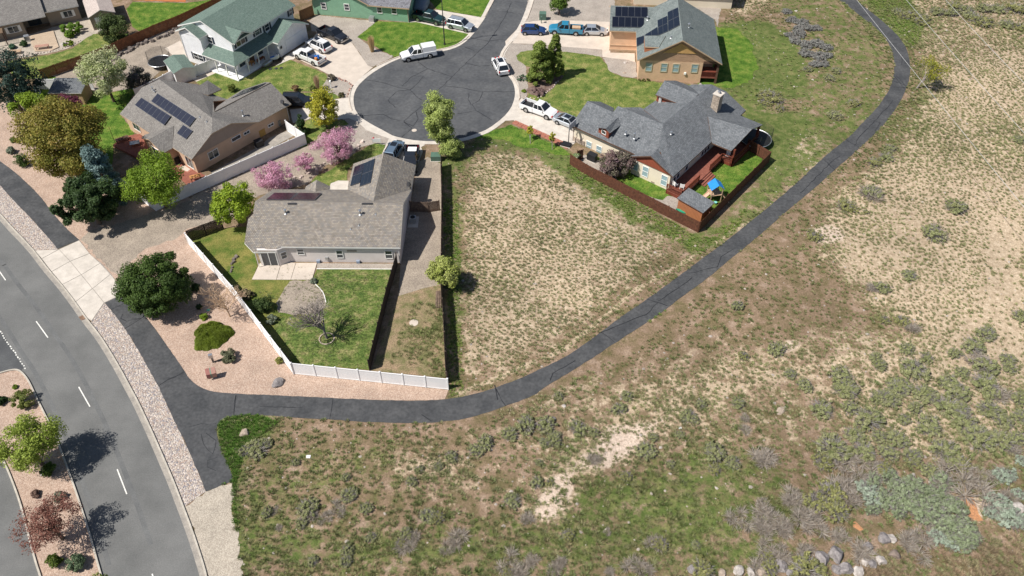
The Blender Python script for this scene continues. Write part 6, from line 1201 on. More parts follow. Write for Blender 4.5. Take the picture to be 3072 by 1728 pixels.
def bare(label,c,x,y,h,spread,m,levels=5,seed=1,kind='bare_tree',r=.16,lean=(0,0),twig=3,leafcols=None,nl=0):
    rng=random.Random(seed); b=P(c,x,y); o=thing(kind,label,'tree',b); mb=MB(); tw=MB(); ends=[]
    def grow(p,d,L_,r_,lv):
        q=p+d*L_; (mb if lv<3 else tw).tube(p,q,r_,r_*.74,n=6 if lv<2 else 3,cap=False)
        if lv>=levels: ends.append(q); return
        for i in range(rng.choice((2,3,3)) if lv else twig+2):
            a=rng.uniform(0,6.283); s=spread*rng.uniform(.5,1.1); nd=(d+Vector((math.cos(a)*s,math.sin(a)*s,rng.uniform(-.15,.35)))).normalized(); grow(p.lerp(q,rng.uniform(.55,1)) if i else q,nd,L_*rng.uniform(.62,.86),r_*.66,lv+1)
    grow(b,Vector((lean[0],lean[1],1)).normalized(),h*.27,r,0); part(o,'trunk',mb,m,uv=False); part(o,'twigs',tw,m,kind='stuff',uv=False)
    if leafcols is not None:
        g=np.random.default_rng(seed); E=np.array([tuple(e-b) for e in ends]); k=g.integers(0,len(E),nl); p=E[k]+g.normal(size=(nl,3))*.28; V,F=quads(p,unit(g.normal(size=(nl,3))+np.array([0,0,.4])),.10*g.uniform(.6,1.3,nl),1,g)
        np_obj('crown',V,F,(g.dirichlet(np.ones(len(leafcols)),nl)@np.array(leafcols)),LEAF,o)
    return o
LIME=[(.16,.24,.02),(.25,.33,.03),(.10,.16,.02)]; YEL=[(.34,.32,.03),(.20,.24,.03),(.42,.36,.04)]; OLV=[(.16,.18,.03),(.24,.21,.04),(.28,.17,.045),(.10,.14,.025)]
DKP=[(.022,.050,.014),(.040,.075,.020),(.015,.032,.010)]; SPR=[(.13,.20,.19),(.20,.28,.27),(.07,.12,.11)]; PNK=[(.52,.23,.35),(.64,.39,.50),(.36,.17,.25),(.38,.26,.27)]; PUR=[(.12,.03,.05),(.18,.05,.08),(.08,.02,.035)]
PALE=[(.36,.38,.20),(.26,.33,.10),(.48,.48,.32)]; SAGE=[(.17,.20,.14),(.24,.27,.20),(.11,.14,.09)]; RAB=[(.20,.21,.06),(.28,.26,.07),(.12,.14,.04)]
tree('big olive and rust-tinged maple on the pink gravel at left','E',620,185,410,OLV,.8,.10,38000,.15,150,.25,ry=.85,fill=.3)
tree('bright lime shrub tree behind the big maple','A',290,1045,170,LIME,.8,.2,5000,.15,30,.35,ry=.7)
tree('dark blue-green conifer at the left edge above the lime shrub','A',60,790,240,[(.03,.06,.045),(.05,.09,.07),(.02,.035,.03)],1.0,.1,12000,.16,70,.24)
tree('dark purple plum tree beside the tan garden shed','A',655,1030,165,PUR,.6,.15,5000,.14,30,.3,ry=.7)
tree('pale cream-blossomed tree behind the small shed','A',985,700,195,PALE,1.0,.25,11000,.14,60,.28)
tree('dark purple-tinged lilac bush beside the pale blossom tree','A',1340,765,135,[(.06,.08,.05),(.14,.10,.13),(.04,.06,.03)],.75,.02,6000,.12,40,.3,kind='shrub',cat='shrub')
tree('round dark olive bush at the top left lawn by the brown fence','A',1090,270,145,[(.055,.085,.025),(.09,.12,.035),(.04,.06,.02)],.85,.02,9000,.13,50,.27,kind='shrub',cat='shrub')
tree('dense lime green maple in front of the tan stucco terrace','E',1500,605,275,[(.14,.22,.02),(.21,.30,.025),(.09,.15,.015)],.8,.2,22000,.115,90,.26)
tree('blue spruce pressed against the shaded white fence','E',985,560,190,SPR,1.5,.05,15000,.13,70,.26,shape='cone',aspect=1.3)
tree('dark green pine with spreading boughs beside the trail','E',850,800,300,[(.035,.065,.02),(.06,.10,.03),(.02,.04,.012)],.7,.12,24000,.14,110,.17,aspect=1.5,ry=.85)
tree('bright lime ash tree at the north-west corner of the central roof','E',2250,830,205,[(.20,.28,.02),(.30,.38,.03),(.13,.20,.02)],.95,.2,13000,.13,70,.26)
tree('largest pink blossom crabapple nearest the cul-de-sac','F',1120,120,235,PNK,.75,.12,11500,.085,90,.20,limbs=24,fill=.25)
tree('smallest sparse pink blossom tree between the two larger ones','F',775,310,125,PNK,.8,.2,3800,.08,60,.2,limbs=20,fill=.25)
tree('pink blossom crabapple beside the white fence and the lime ash','F',435,470,220,PNK,.75,.12,9500,.085,85,.2,limbs=24,fill=.25)
tree('yellow-leaved small tree at the mouth of the shaded driveway','B',1510,1040,165,YEL,1.1,.12,10000,.13,60,.26)
tree('dark conical evergreen beside the shaded driveway','B',1300,1200,60,DKP,1.6,.0,4500,.11,40,.3,shape='cone',kind='shrub',cat='shrub')
tree('white-flowering shrub by the end of the white fence','B',1262,1240,50,[(.2,.26,.1),(.5,.5,.42),(.1,.15,.05)],1.0,.0,1800,.10,20,.35,kind='shrub',cat='shrub')
W_=[(.24,.31,.06),(.33,.39,.11),(.38,.41,.18),(.17,.22,.06)]
tree('tall pale green willow-like tree at the bottom kerb of the cul-de-sac','C',1030,1160,205,W_,1.55,.12,22000,.10,120,.24,aspect=1.6,shape='vase',fill=.2,limbs=22,base=('C',1080,1500))
tree('low spreading grey-green tree beside the green utility box','C',1150,1420,120,W_,.8,.1,5500,.10,60,.28,aspect=1.5,fill=.2,limbs=16)
PON=[(.15,.20,.04),(.23,.28,.06),(.08,.12,.025)]
tree('nearer ponderosa pine in the bark bed of the peach house','D',385,600,135,PON,1.5,.08,18000,.14,95,.24,shape='cone',aspect=1.4,base=('D',400,800))
tree('slimmer taller pine behind the first in the bark bed','D',530,530,98,PON,2.0,.25,10000,.14,75,.26,shape='cone',aspect=1.4,base=('D',520,715))
tree('green tree in a stone-edged bed at the top edge above the green box','D',575,10,110,[(.07,.13,.02),(.12,.18,.03)],.8,.2,6000,.14,40,.28)
tree('left of two thin yellow saplings beside the red paver strip','D',290,1255,36,YEL,1.5,.7,900,.10,24,.28,cat='tree',kind='sapling',bark=M_barkg,limbs=14,fill=.1,base=('D',293,1388))
tree('right of two thin yellow saplings beside the red paver strip','D',503,1325,36,YEL,1.6,.7,900,.10,24,.28,cat='tree',kind='sapling',bark=M_barkg,limbs=14,fill=.1,base=('D',505,1449))
tree('purple lilac bush against the cream wall','G',640,945,165,[(.10,.12,.06),(.20,.11,.16),(.06,.08,.035),(.26,.15,.15)],.75,.02,12000,.12,70,.26,kind='shrub',cat='shrub')
tree('white-flowering shrub inside the corner gate of the cream house yard','G',250,870,50,[(.08,.14,.02),(.14,.22,.04),(.5,.5,.42)],.9,.02,2600,.10,20,.32,kind='shrub',cat='shrub')
tree('dark red shrub at the entry of the cream house','G',1000,395,38,[(.14,.012,.03),(.2,.02,.04)],1.0,.02,2200,.11,20,.32,kind='shrub',cat='shrub')
tree('yellow-green tree straddling the east fence of the central lot','H',2378,325,145,[(.22,.28,.04),(.30,.34,.08),(.36,.36,.16)],.9,.2,11000,.11,70,.26)
tree('large round dark green pine beside the concrete apron','Q',1340,430,315,[(.050,.090,.018),(.085,.135,.026),(.030,.056,.012)],.78,.02,40000,.115,170,.17,aspect=1.2,fill=.5,shape='ball')
def mound(label,c,x,y,rpx,hh,cols,n,leaf,seed=1,kind='juniper',lob=.10):
    g=np.random.default_rng(seed); p=P(c,x,y,.4); dist=math.sqrt(p.x**2+p.y**2+CH**2); R0=rpx/ZM[c][2]*dist/FPX; b=Vector((p.x,p.y,0)); a=g.uniform(0,6.283,n); u=np.sqrt(g.uniform(0,1,n)); rr_=R0*(1+lob*np.sin(3*a+1)+lob*.6*np.sin(5*a)+lob*.4*np.sin(11*a))
    X=np.cos(a)*u*rr_; Y=np.sin(a)*u*rr_; bump=vnoise(X+50,Y+50,.42,seed)*.26+vnoise(X+50,Y+50,.17,seed+1)*.12; Z=hh*(1-u**4)*.8+bump*(1-u**6)+.03; nn=unit(np.stack([np.cos(a)*u**3,np.sin(a)*u**3,np.ones(n)],1)+g.normal(size=(n,3))*.55); V,F=quads(np.stack([X,Y,Z],1),nn,leaf*g.uniform(.6,1.3,n),1.3,g); V[:,2]=np.maximum(V[:,2],.01)
    o=thing(kind,label,'shrub',b); np_obj('foliage',V,F,(g.dirichlet(np.ones(len(cols)),n)@np.array(cols))*(.8+.4*vnoise(X+50,Y+50,.8,5))[:,None],LEAF,o); mb=MB(); mb.tube(b,b+Vector((0,0,hh*.6)),.1,.06); part(o,'stem',mb,M_bark); return o
mound('wide flat-topped juniper on the pink gravel','H',383,862,148,.75,[(.14,.19,.018),(.20,.25,.025),(.09,.13,.012)],26000,.085)
for lab,c,x,y,r,cols,hz in (('small dark round shrub in the shade of the large pine','H',240,465,40,DKP,.8),('smaller dark shrub near the bare tree and mint lid','H',280,628,25,DKP,.8),('yellow-green ball shrub just above the wide juniper','H',315,713,32,LIME,.8),('grey rabbitbrush beside the irrigation pedestal','H',525,1055,75,[(.12,.13,.07),(.18,.18,.11),(.08,.09,.05)],.55),
 ('yellowish grass-like shrub against the lower white fence','H',965,1090,32,RAB,.8),('dark green shrub in the shade of the long white fence','H',830,610,90,[(.04,.07,.02),(.07,.10,.03)],.7),('grey dry shrub below the shaded green one','H',900,740,50,SAGE,.6),('dry brown shrub under the white fence shade','H',690,520,60,[(.20,.17,.09),(.12,.10,.06)],.5),('small grey plant at the patio corner','H',1262,408,30,SAGE,.6),
 ('olive bunch-leaved bush near the tip of the median','I',132,395,62,[(.11,.14,.03),(.17,.18,.05)],.6),('dark shrub at the left edge of the median','I',5,400,28,DKP,.7),('tiny green plant at the top of the median','I',88,320,13,LIME,.6),('dark green shrub under the lime median tree','I',288,810,42,[(.05,.09,.015),(.09,.14,.02)],.7),
 ('small grey-green cushion shrub above the burgundy tree','I',355,975,34,SAGE,.5),('thin dry shrub left of the burgundy tree top','I',210,958,25,[(.2,.13,.1)],.6),('round green clipped shrub at the bottom of the median','I',322,1358,38,[(.06,.09,.012),(.10,.14,.02)],.8),('larger grey-green clipped shrub at the bottom of the median','I',450,1372,47,[(.09,.13,.07),(.12,.17,.09)],.8),
 ('small dome shrub on the gravel beside the big maple','E',135,222,30,[(.10,.13,.03)],.7),('grey shrub on the gravel below the dome shrub','E',105,322,38,SAGE,.7),('dark green shrub at the foot of the big maple','E',205,420,62,[(.05,.085,.02),(.08,.12,.03)],.9),('clipped green cone shrub on the lawn behind the tan stucco house','B',628,848,38,[(.09,.12,.02),(.13,.15,.03)],1.0),
 ('dry reddish shrub on the edge of the porch lawn','B',1245,850,36,[(.26,.16,.09),(.18,.12,.06)],.9),('olive shrub beside the tall dry grass of the porch lawn','B',1410,850,38,[(.14,.16,.04)],.6),('grey dry shrub at the driveway corner','B',1590,750,48,[(.20,.17,.12),(.14,.12,.09)],.6),('dark bush in the corner gravel near the driveway mouth','B',1690,915,36,[(.07,.09,.03),(.12,.09,.05)],.5),
 ('grey-green ground juniper left of the ponderosa pines','D',215,750,62,[(.09,.15,.09),(.13,.19,.12)],.25),('small green cushion plant at the kerb of the bark bed','D',232,878,26,LIME,.4),('leafless purple-grey shrub below the ponderosa pines','D',370,885,75,[(.22,.15,.15),(.30,.20,.17),(.15,.10,.1)],.35),('dark vine patch at the foot of the peach wall','D',1390,755,80,[(.06,.10,.02),(.14,.10,.03)],.2),
 ('lush green garden shrub beside the taupe house','T',1700,700,260,[(.09,.18,.02),(.15,.24,.03)],.4),('bright green flower clump below the garden shrub','T',1700,820,130,LIME,.4),('small blue-green shrub by the low platform bench','T',290,1120,65,[(.08,.15,.09)],.7),('green dwarf pine on the taupe house patio','T',560,1050,75,[(.05,.09,.03)],.8),('yellow-green plants around the garden boulder','T',1620,1050,140,LIME,.25)):
    tree(lab,c,x,y,r,cols,hz,.0,int(1500+r*28),.085,30,.32,kind='shrub',cat='shrub',shape='round',fill=.5,limbs=5)
tree('lime green tree on the median casting a shadow across the lane','I',150,650,172,[(.22,.28,.04),(.30,.36,.07),(.14,.19,.03)],.8,.22,15000,.10,80,.25)
tree('burgundy-leaved tree on the median above the two clipped shrubs','I',285,1120,165,[(.23,.10,.075),(.30,.155,.115),(.15,.065,.05)],.75,.22,7500,.08,75,.2,fill=.25,limbs=24)
tree('tree below the frame whose shadow tips reach the lane at the bottom','I',560,1640,150,[(.22,.28,.04),(.14,.19,.03)],.8,.3,7000,.11,60,.25)
bare('large leafless grey tree in the stone ring on the back lawn','H',1375,900,6.6,.80,M_barkg,6,5,r=.17,lean=(-.08,.0),twig=5)
bare('smaller leafless tan tree beside the long white fence','H',545,715,5.2,.95,M_wood,6,9,r=.10,lean=(-.10,.1),twig=6)
bare('thin yellow-green tree leaning beside the trail at upper right','M',1155,640,5.5,.7,M_barkg,5,4,r=.14,lean=(.35,.1),leafcols=YEL+[(.2,.25,.05)],nl=2600)
def grassclump(label,c,x,y,h,r,cols,n=260,seed=1,group=None,kind='ornamental_grass'):
    g=np.random.default_rng(seed); b=P(c,x,y); a=g.uniform(0,6.283,n); rr_=r*np.sqrt(g.uniform(0,1,n)); p=np.stack([np.cos(a)*rr_*.5,np.sin(a)*rr_*.5,np.zeros(n)],1); q=np.stack([np.cos(a)*rr_*1.2,np.sin(a)*rr_*1.2,h*g.uniform(.7,1.05,n)],1); s=np.stack([-np.sin(a),np.cos(a),np.zeros(n)],1)*.022
    V=np.stack([p-s,p+s,q+s*.4,q-s*.4],1).reshape(-1,3); F=np.arange(n*4).reshape(-1,4); o=np_obj(kind,V,F,g.dirichlet(np.ones(len(cols)),n)@np.array(cols),LEAF,None,b); tag(o,label,'ornamental grass',group)
STR=[(.55,.40,.20),(.66,.52,.30),(.42,.29,.14)]
grassclump('tall straw-coloured feather grass on the gravel by the lit lawn','C',378,500,2.6,.55,STR,420,3); grassclump('straw feather grass behind the yellow-leaved tree','B',1462,860,2.2,.45,[(.50,.33,.22),(.58,.42,.28)],300,4)
# ---------------------------------------------------------------- sagebrush and rabbitbrush on the slopes: one object per bush, meshes shared
def bushmesh(i,cols,n,kind):
    g=np.random.default_rng(100+i)
    if kind=='twig':
        n=int(n*.9); c0=np.concatenate([g.normal(size=(6,2))*.36,np.zeros((6,1))],1)[g.integers(0,6,n)]; a=g.uniform(0,6.283,n); el=g.uniform(.1,1.1,n); d=np.stack([np.cos(a)*np.cos(el),np.sin(a)*np.cos(el),np.sin(el)*.6],1)+c0*.5; d=unit(d); L_=g.uniform(.5,1.15,n)[:,None]; p=c0+d*g.uniform(.0,.35,(n,1)); q=p+unit(d+g.normal(size=(n,3))*.28)*L_*.6; s=unit(np.cross(d,g.normal(size=(n,3))))*.02
        V=np.stack([p-s,p+s,q+s*.4,q-s*.4],1).reshape(-1,3); V[:,2]=np.maximum(V[:,2],.01); F=np.arange(n*4).reshape(-1,4); t=g.dirichlet(np.ones(len(cols)),n)@np.array(cols)
    else:
        V,F,t,_=crown(1.05,.95,.40,n,.062,cols,70,.20,.05,'round',2.0,100+i); V[:,2]+=.30; V[:,2]=np.maximum(V[:,2],.01)
        k=420; a=g.uniform(0,6.283,k); el=g.uniform(.1,1.2,k); d=np.stack([np.cos(a)*np.cos(el),np.sin(a)*np.cos(el),np.sin(el)*.7],1); p=d*g.uniform(.2,.7,(k,1)); q=p+unit(d+g.normal(size=(k,3))*.3)*g.uniform(.25,.55,(k,1)); s=unit(np.cross(d,g.normal(size=(k,3))))*.014
        V2=np.stack([p-s,p+s,q+s*.4,q-s*.4],1).reshape(-1,3); V2[:,2]=np.maximum(V2[:,2],.01); V=np.concatenate([V,V2]); F=np.arange(len(V)).reshape(-1,4); t=np.concatenate([t,g.dirichlet(np.ones(2),k)@np.array([(.40,.37,.36),(.24,.22,.20)])])
    me=bpy.data.meshes.new('bush'); npmesh(me,V,F); a=me.color_attributes.new('tint','FLOAT_COLOR','CORNER'); c=np.ones((len(F),4,4),np.float32); c[:,:,:3]=t[:,None,:]; a.data.foreach_set('color',c.ravel()); me.materials.append(LEAF); return me
BM={'sage':[bushmesh(i,[(.20,.23,.085),(.28,.29,.13),(.12,.15,.055),(.34,.31,.20)],2200,'leaf') for i in range(4)],'blue':[bushmesh(10+i,[(.29,.34,.26),(.38,.42,.34),(.20,.25,.18)],1900,'leaf') for i in range(3)],'green':[bushmesh(20+i,[(.19,.23,.12),(.25,.29,.17),(.32,.35,.25),(.13,.17,.08)],1900,'leaf') for i in range(3)],
 'yel':[bushmesh(30+i,[(.24,.24,.09),(.33,.31,.14),(.14,.16,.055)],1500,'leaf') for i in range(3)],'twig':[bushmesh(40+i,[(.42,.38,.33),(.52,.48,.43),(.24,.20,.17),(.34,.27,.20)],700,'twig') for i in range(4)],'dark':[bushmesh(50+i,[(.22,.22,.20),(.30,.30,.28),(.14,.14,.13)],1800,'leaf') for i in range(2)]}
BL={'sage':'grey-green sagebrush bush growing on the dry slope','blue':'pale silvery blue-green sagebrush at the lower right','green':'fresh green brush clump of the large thicket at lower right','yel':'yellowish rabbitbrush bush growing on the dry slope','twig':'grey leafless twiggy bush sprawling on the slope','dark':'dark grey-leaved brush in the long row beside the curve of the trail'}
BRNG=random.Random(11)
WHERE=dict(K='lower middle slope',L='lower right slope',N='right-hand slope',J='slope below the white fence',M='slope by the trail curve')
DESC=dict(sage='grey-green sagebrush bush',blue='silvery blue-green sagebrush bush',green='fresh green thicket clump',yel='yellowish rabbitbrush bush',twig='grey leafless twiggy bush',dark='dark grey brush clump')
def bush(k,p,r,hs=1.0,label=None,group=None):
    o=bpy.data.objects.new({'sage':'sagebrush','blue':'sagebrush','green':'brush','yel':'rabbitbrush','twig':'dead_brush','dark':'brush'}[k],BRNG.choice(BM[k])); COL.objects.link(o); o.location=p; o.scale=(r,r*BRNG.uniform(.8,1.15),r*hs); o.rotation_euler=(0,0,BRNG.uniform(0,6.28)); tag(o,label or BL[k],'bush',group or ('%s bushes'%k)); return o
LST=[('sage','K',[(90,300,90),(190,90,50),(640,180,75),(330,320,95),(700,90,60),(160,420,70),(840,490,95),(1170,240,80),(1370,510,110),(1500,590,70),(1340,480,60),(1260,150,50),(1540,140,65),(900,400,50),(1030,600,45),(1220,1210,45),(260,900,1),(30,740,35),(450,360,60),(40,590,40),(1100,380,45)]),
 ('yel','K',[(260,1130,60),(700,690,60),(1270,1390,100),(960,1200,70),(1360,640,55),(1760,1300,60),(1730,1020,40)]),
 ('twig','K',[(440,540,70),(1590,260,50),(1590,330,45),(1740,560,85),(1560,990,95),(1710,1080,80),(1880,1100,70),(1790,1000,70),(1920,860,80),(1970,970,60),(780,1350,90),(860,1380,70),(930,1190,75),(1720,880,50),(1680,1330,100),(1860,1280,70),(220,1340,50),(160,1390,60),(590,1400,50),(550,1110,30),(1760,1230,70)]),
 ('sage','L',[(480,180,85),(700,180,65),(830,260,110),(890,100,60),(990,120,65),(1100,270,50),(1260,80,80),(1180,180,60),(1290,300,95),(1430,160,90),(1530,190,70),(1560,290,90),(1740,190,90),(1660,400,100),(1830,420,80),(1960,410,60),(1960,110,60),(1980,250,60),(720,380,70),(910,400,55),(1050,415,80),(560,470,120),(800,490,80),(980,515,75),(1160,540,75),(1400,490,95),(1480,570,70),(1290,650,60),(1850,290,60),(1500,60,80),(1750,60,70),(1050,30,80),(650,30,80),(1250,340,60)]),
 ('yel','L',[(490,580,70),(540,810,110),(440,880,90),(600,950,90),(370,1380,120),(950,640,60),(1170,590,50),(1530,600,60),(990,345,25),(90,1380,70)]),
 ('twig','L',[(70,560,80),(660,560,80),(790,640,85),(690,680,70),(60,960,90),(180,1080,70),(280,860,90),(320,960,100),(400,1050,80),(650,780,90),(720,880,70),(1480,700,110),(1600,780,110),(1400,760,60),(1650,690,70),(340,1220,60),(140,1290,70),(1220,1210,80),(800,1240,80),(870,600,40),(1100,1150,70),(1250,1110,60),(60,1100,60),(1930,500,50),(1740,700,50),(1900,840,60),(600,1130,60)]),
 ('blue','L',[(1850,680,80),(1800,870,80),(1900,1000,90),(1750,960,60),(1960,1030,50),(1980,580,40),(1960,830,50),(820,790,80),(860,860,70),(1350,1150,60),(1450,1190,60)]),
 ('green','L',[(870,730,70),(990,700,70),(1070,780,90),(1170,760,80),(960,860,90),(1120,880,90),(1260,830,100),(1380,720,80),(1370,860,90),(1230,960,90),(1340,990,90),(1470,960,90),(1440,1080,90),(1560,1090,80),(1560,1190,80),(1480,1170,70),(1620,1150,60),(1060,960,60),(870,940,60),(1490,900,50),(1390,1060,60)]),
 ('sage','N',[(1750,1000,75),(1660,1080,80),(1540,1130,60),(1220,1100,65),(1350,1160,55),(1270,1230,100),(1010,1160,60),(1040,1210,55),(780,1270,95),(830,1360,90),(1190,1345,80),(1510,1330,85),(1740,1320,95),(1330,1390,80),(1590,1260,55),(1890,1170,60),(1900,1230,50),(540,1340,70),(440,1270,50),(350,1100,80),(90,810,55),(1240,610,55),(1050,690,70),(1060,1420,80),(1740,1210,90),(1980,880,60),(1400,330,80),(1550,150,80)]),
 ('yel','N',[(815,145,75),(610,350,60),(580,320,35),(1070,910,45),(1190,910,55),(950,190,25),(130,1150,45)]),
 ('twig','N',[(1010,50,80),(1270,980,50),(1410,320,60),(1000,700,45),(1700,1190,80),(1830,1400,70)]),
 ('sage','J',[(2200,300,110),(2080,370,80),(1900,430,90),(1830,490,80),(2340,440,60),(2420,390,60),(1400,640,50),(1340,730,60),(1640,540,60),(850,700,45),(530,560,0.1),(470,590,45),(870,830,80),(1000,930,60),(560,920,100),(180,480,95),(90,500,60),(240,450,60),(1540,620,50),(2100,870,80),(2280,740,60),(520,1040,55),(260,960,60),(860,1250,60),(1040,1150,60),(600,1330,50),(1460,980,80),(850,1330,60),(1300,1120,60),(1650,560,50)]),
 ('twig','J',[(1290,1180,80),(1370,1150,60),(1690,1130,95),(1620,1210,60),(770,940,60),(580,1000,60),(700,1010,50),(2060,1350,90),(2150,1400,80),(2230,1330,60),(300,950,30),(350,1080,30),(2200,1000,60),(2440,1360,60)]),
 ('yel','J',[(1260,1190,50),(2060,1420,50),(1540,1000,60),(2380,740,40)]),
 ('dark','M',[(210,80,40),(250,140,50),(320,160,55),(380,200,55),(300,240,60),(430,200,40),(270,290,55),(350,320,60),(430,310,60),(500,340,50),(350,380,60),(440,400,65),(510,400,40),(420,460,50),(480,460,40),(300,200,45),(230,250,40)]),
 ('yel','M',[(1200,130,60),(1120,100,60),(1060,110,50),(1430,40,60),(1620,150,80),(700,740,50),(80,690,90),(130,710,70),(60,730,60),(160,780,50),(1180,150,60),(1880,60,80),(850,1170,60),(1900,190,50),(580,850,40)]),
 ('sage','M',[(1300,80,60),(1400,90,60),(1500,70,60),(1550,110,60),(1650,60,60),(1800,170,60),(1900,1010,50),(930,1130,60),(960,1070,50),(840,1380,80),(520,560,50),(570,510,40),(360,500,40),(560,830,60),(1010,80,50),(1740,60,60)])]
_c=0
for k,c,L_ in LST:
    for x,y,r in L_:
        if r<5: continue
        p=P(c,x,y+r*.25); dist=math.sqrt(p.x**2+p.y**2+CH**2); rad=r/ZM[c][2]*dist/FPX
        sz='small' if rad<.9 else ('middling' if rad<1.35 else 'wide'); bush(k,p,min(rad,2.4)*(1.12 if c=='L' else .95),.75 if rad>1 else .9,sz+' '+DESC[k]+' toward the '+('upper','middle','lower')[min(2,int(y/483))]+' '+('left','centre','right')[min(2,int(x/(836 if c=='J' else 669)))]+' of the '+WHERE[c],'%s bushes on the %s'%(DESC[k].split(' bush')[0].split(' clump')[0],WHERE[c]))
        _c+=1
# ---------------------------------------------------------------- boulders
def rock(label,c,x,y,rpx,m,flat=.6,seed=1,group=None,asp=1.0,kind='boulder'):
    g=random.Random(seed); p=P(c,x,y); dist=math.sqrt(p.x**2+p.y**2+CH**2); r=rpx/ZM[c][2]*dist/FPX
    import bmesh; bm=bmesh.new(); bmesh.ops.create_icosphere(bm,subdivisions=3,radius=1); 
    pl=[(Vector((g.gauss(0,1),g.gauss(0,1),g.gauss(0,1))).normalized(),g.uniform(.62,.92)) for _ in range(14)]
    for v in bm.verts:
        for n,d in pl:
            e=v.co.dot(n)-d
            if e>0: v.co-=n*e*.95
        v.co+=v.co.normalized()*(g.uniform(-.03,.03)+.09*math.sin(v.co.x*4+seed)*math.sin(v.co.y*3.1+seed*2)*math.sin(v.co.z*3.7+seed)); v.co=Vector((v.co.x*r,v.co.y*r*asp,v.co.z*r*flat))
    me=bpy.data.meshes.new(kind); bm.to_mesh(me); bm.free(); me.materials.append(m); o=bpy.data.objects.new(kind,me); COL.objects.link(o); o.location=p+Vector((0,0,r*flat*.08)); o.rotation_euler=(0,0,g.uniform(0,3)); tag(o,label,'boulder',group); return o
rock('purple-grey boulder on the pink gravel below the white fence','H',955,1285,60,M_rock,.6,2,asp=.8)
GB='boulders along the bottom edge'
for i,(c,x,y,r,m,lab) in enumerate((('K',1190,1400,40,M_rock,'tall grey boulder left of the yellow rabbitbrush at the bottom edge'),('K',1415,1430,35,M_rockt,'tan-grey boulder half cut by the bottom edge'),('K',1545,1410,45,M_rockw,'leftmost of three white-topped boulders at the bottom edge'),('K',1635,1420,42,M_rockw,'middle of three white-topped boulders at the bottom edge'),('K',1715,1425,40,M_rockt,'rightmost of three pale boulders at the bottom edge'),('K',1860,1370,55,M_rock,'grey boulder with dark hollow under rabbitbrush'),('K',1935,1425,35,M_rock,'small grey boulder at bottom right of the dark hollow one'),
 ('L',490,1320,60,M_rock,'grey boulder with shaded side left of the biggest one'),('L',590,1290,68,M_rock,'biggest smooth grey boulder in the bottom row'),('L',600,1400,42,M_rock,'small dark grey boulder just under the biggest one'),('L',670,1400,55,M_rock,'grey-purple boulder right of the small dark one'),('L',760,1420,45,M_rockw,'bright white boulder cut by the bottom edge'),('L',920,1335,48,M_rockw,'white and grey boulder at the right end of the row'),('L',865,1360,45,M_rock,'dull boulder beside the white and grey one'),('L',815,1350,35,M_rockw,'pale wedge stone between two dull boulders'),('L',950,1170,50,M_rock,'grey boulder below the green thicket'),('L',1010,1170,38,M_rockw,'slim white stone lying against the grey one below the thicket'),('L',1030,1290,45,mat('boulder_brown',(.22,.17,.14),(.15,.12,.10),sc=2,bump=.6),'brown-shaded boulder half buried in dry grass'),('L',830,1230,40,M_rock,'grey boulder under grey twigs above the row'),('L',30,1430,40,M_rockt,'pale tan boulder at the bottom near the dark hollow one'))):
    rock(lab,c,x,y,r,m,.7,20+i,GB,.85)
rock('large pale flat slab of rock on the green slope','K',1862,205,50,M_rockt,.25,50,asp=.6)
for i,(c,x,y,r,m,lab) in enumerate((('K',145,270,28,M_rock,'grey rock beside the sagebrush thicket below the trail'),('K',230,170,18,M_rockw,'small pale rock above the grey one'),('K',1812,150,14,M_rockw,'small white stone above the pale slab'),('K',535,535,13,M_rockt,'small tan stone on the bare patch'),('L',210,180,9,M_rockw,'tiny white stone right of the pale slab'),('L',1173,685,12,M_rockw,'tiny white stone above the green thicket'),('L',1960,940,45,M_rockw,'white stone at the right edge below the silver sagebrush'),('J',85,375,40,M_rockt,'pale tan rock in the lush grass by the trail junction'),('D',1212,608,22,M_rockw,'white boulder in the rock bed of the peach house'),('D',1200,705,18,M_rockt,'tan stone low in the rock bed of the peach house'),('D',1935,815,18,M_rockw,'white stone between the peach and cream houses'),('C',562,545,14,M_rockw,'white stone at the kerb corner of the lit lawn'),('T',1540,1075,70,M_rockw,'rounded pale boulder in the taupe house garden'),('M',280,80,10,M_rockw,'white stone in the dark brush row'),('M',1372,222,10,M_rockw,'small white stone on the upper right slope'),('I',120,515,12,M_rockw,'white stone above the lime median tree'),('I',247,845,8,M_rockw,'tiny white stone below the dark median shrub'))):
    rock(lab,c,x,y,r,m,.6,70+i)
# retaining wall of dark rocks by the brown fence, dry rock line in the central yard, edging round planting beds
def rockline(name,label,c,line,step,r0,r1,m,w_=.2,seed=1,cat='rock edging'):
    g=random.Random(seed); q=[P(c,*k) for k in line]; d=densify(q,step,.0,False); t=thing(name,label,cat,d[0]); 
    for p in d:
        r=g.uniform(r0,r1); mb=MB(); a=g.uniform(0,3); o=p+Vector((g.uniform(-w_,w_),g.uniform(-w_,w_),0)); V=[]; k=6
        for j in range(k): V.append((o.x+r*math.cos(a+j*1.047)*g.uniform(.8,1.15),o.y+r*math.sin(a+j*1.047)*g.uniform(.8,1.15),0))
        for j in range(k): V.append((o.x+r*.75*math.cos(a+j*1.047)*g.uniform(.8,1.1),o.y+r*.75*math.sin(a+j*1.047)*g.uniform(.8,1.1),r*g.uniform(.7,1.1)))
        mb.add(V,[tuple(range(6,12))]+[(j,(j+1)%6,6+(j+1)%6,6+j) for j in range(6)]); part(t,'stone',mb,m)
M_rkd=mat('dark_rock',(.17,.14,.12),(.10,.085,.08),sc=2,rnd=.35,bump=.5); M_rkp=mat('pale_edging_rock',(.55,.46,.40),(.42,.34,.30),sc=2,rnd=.2)
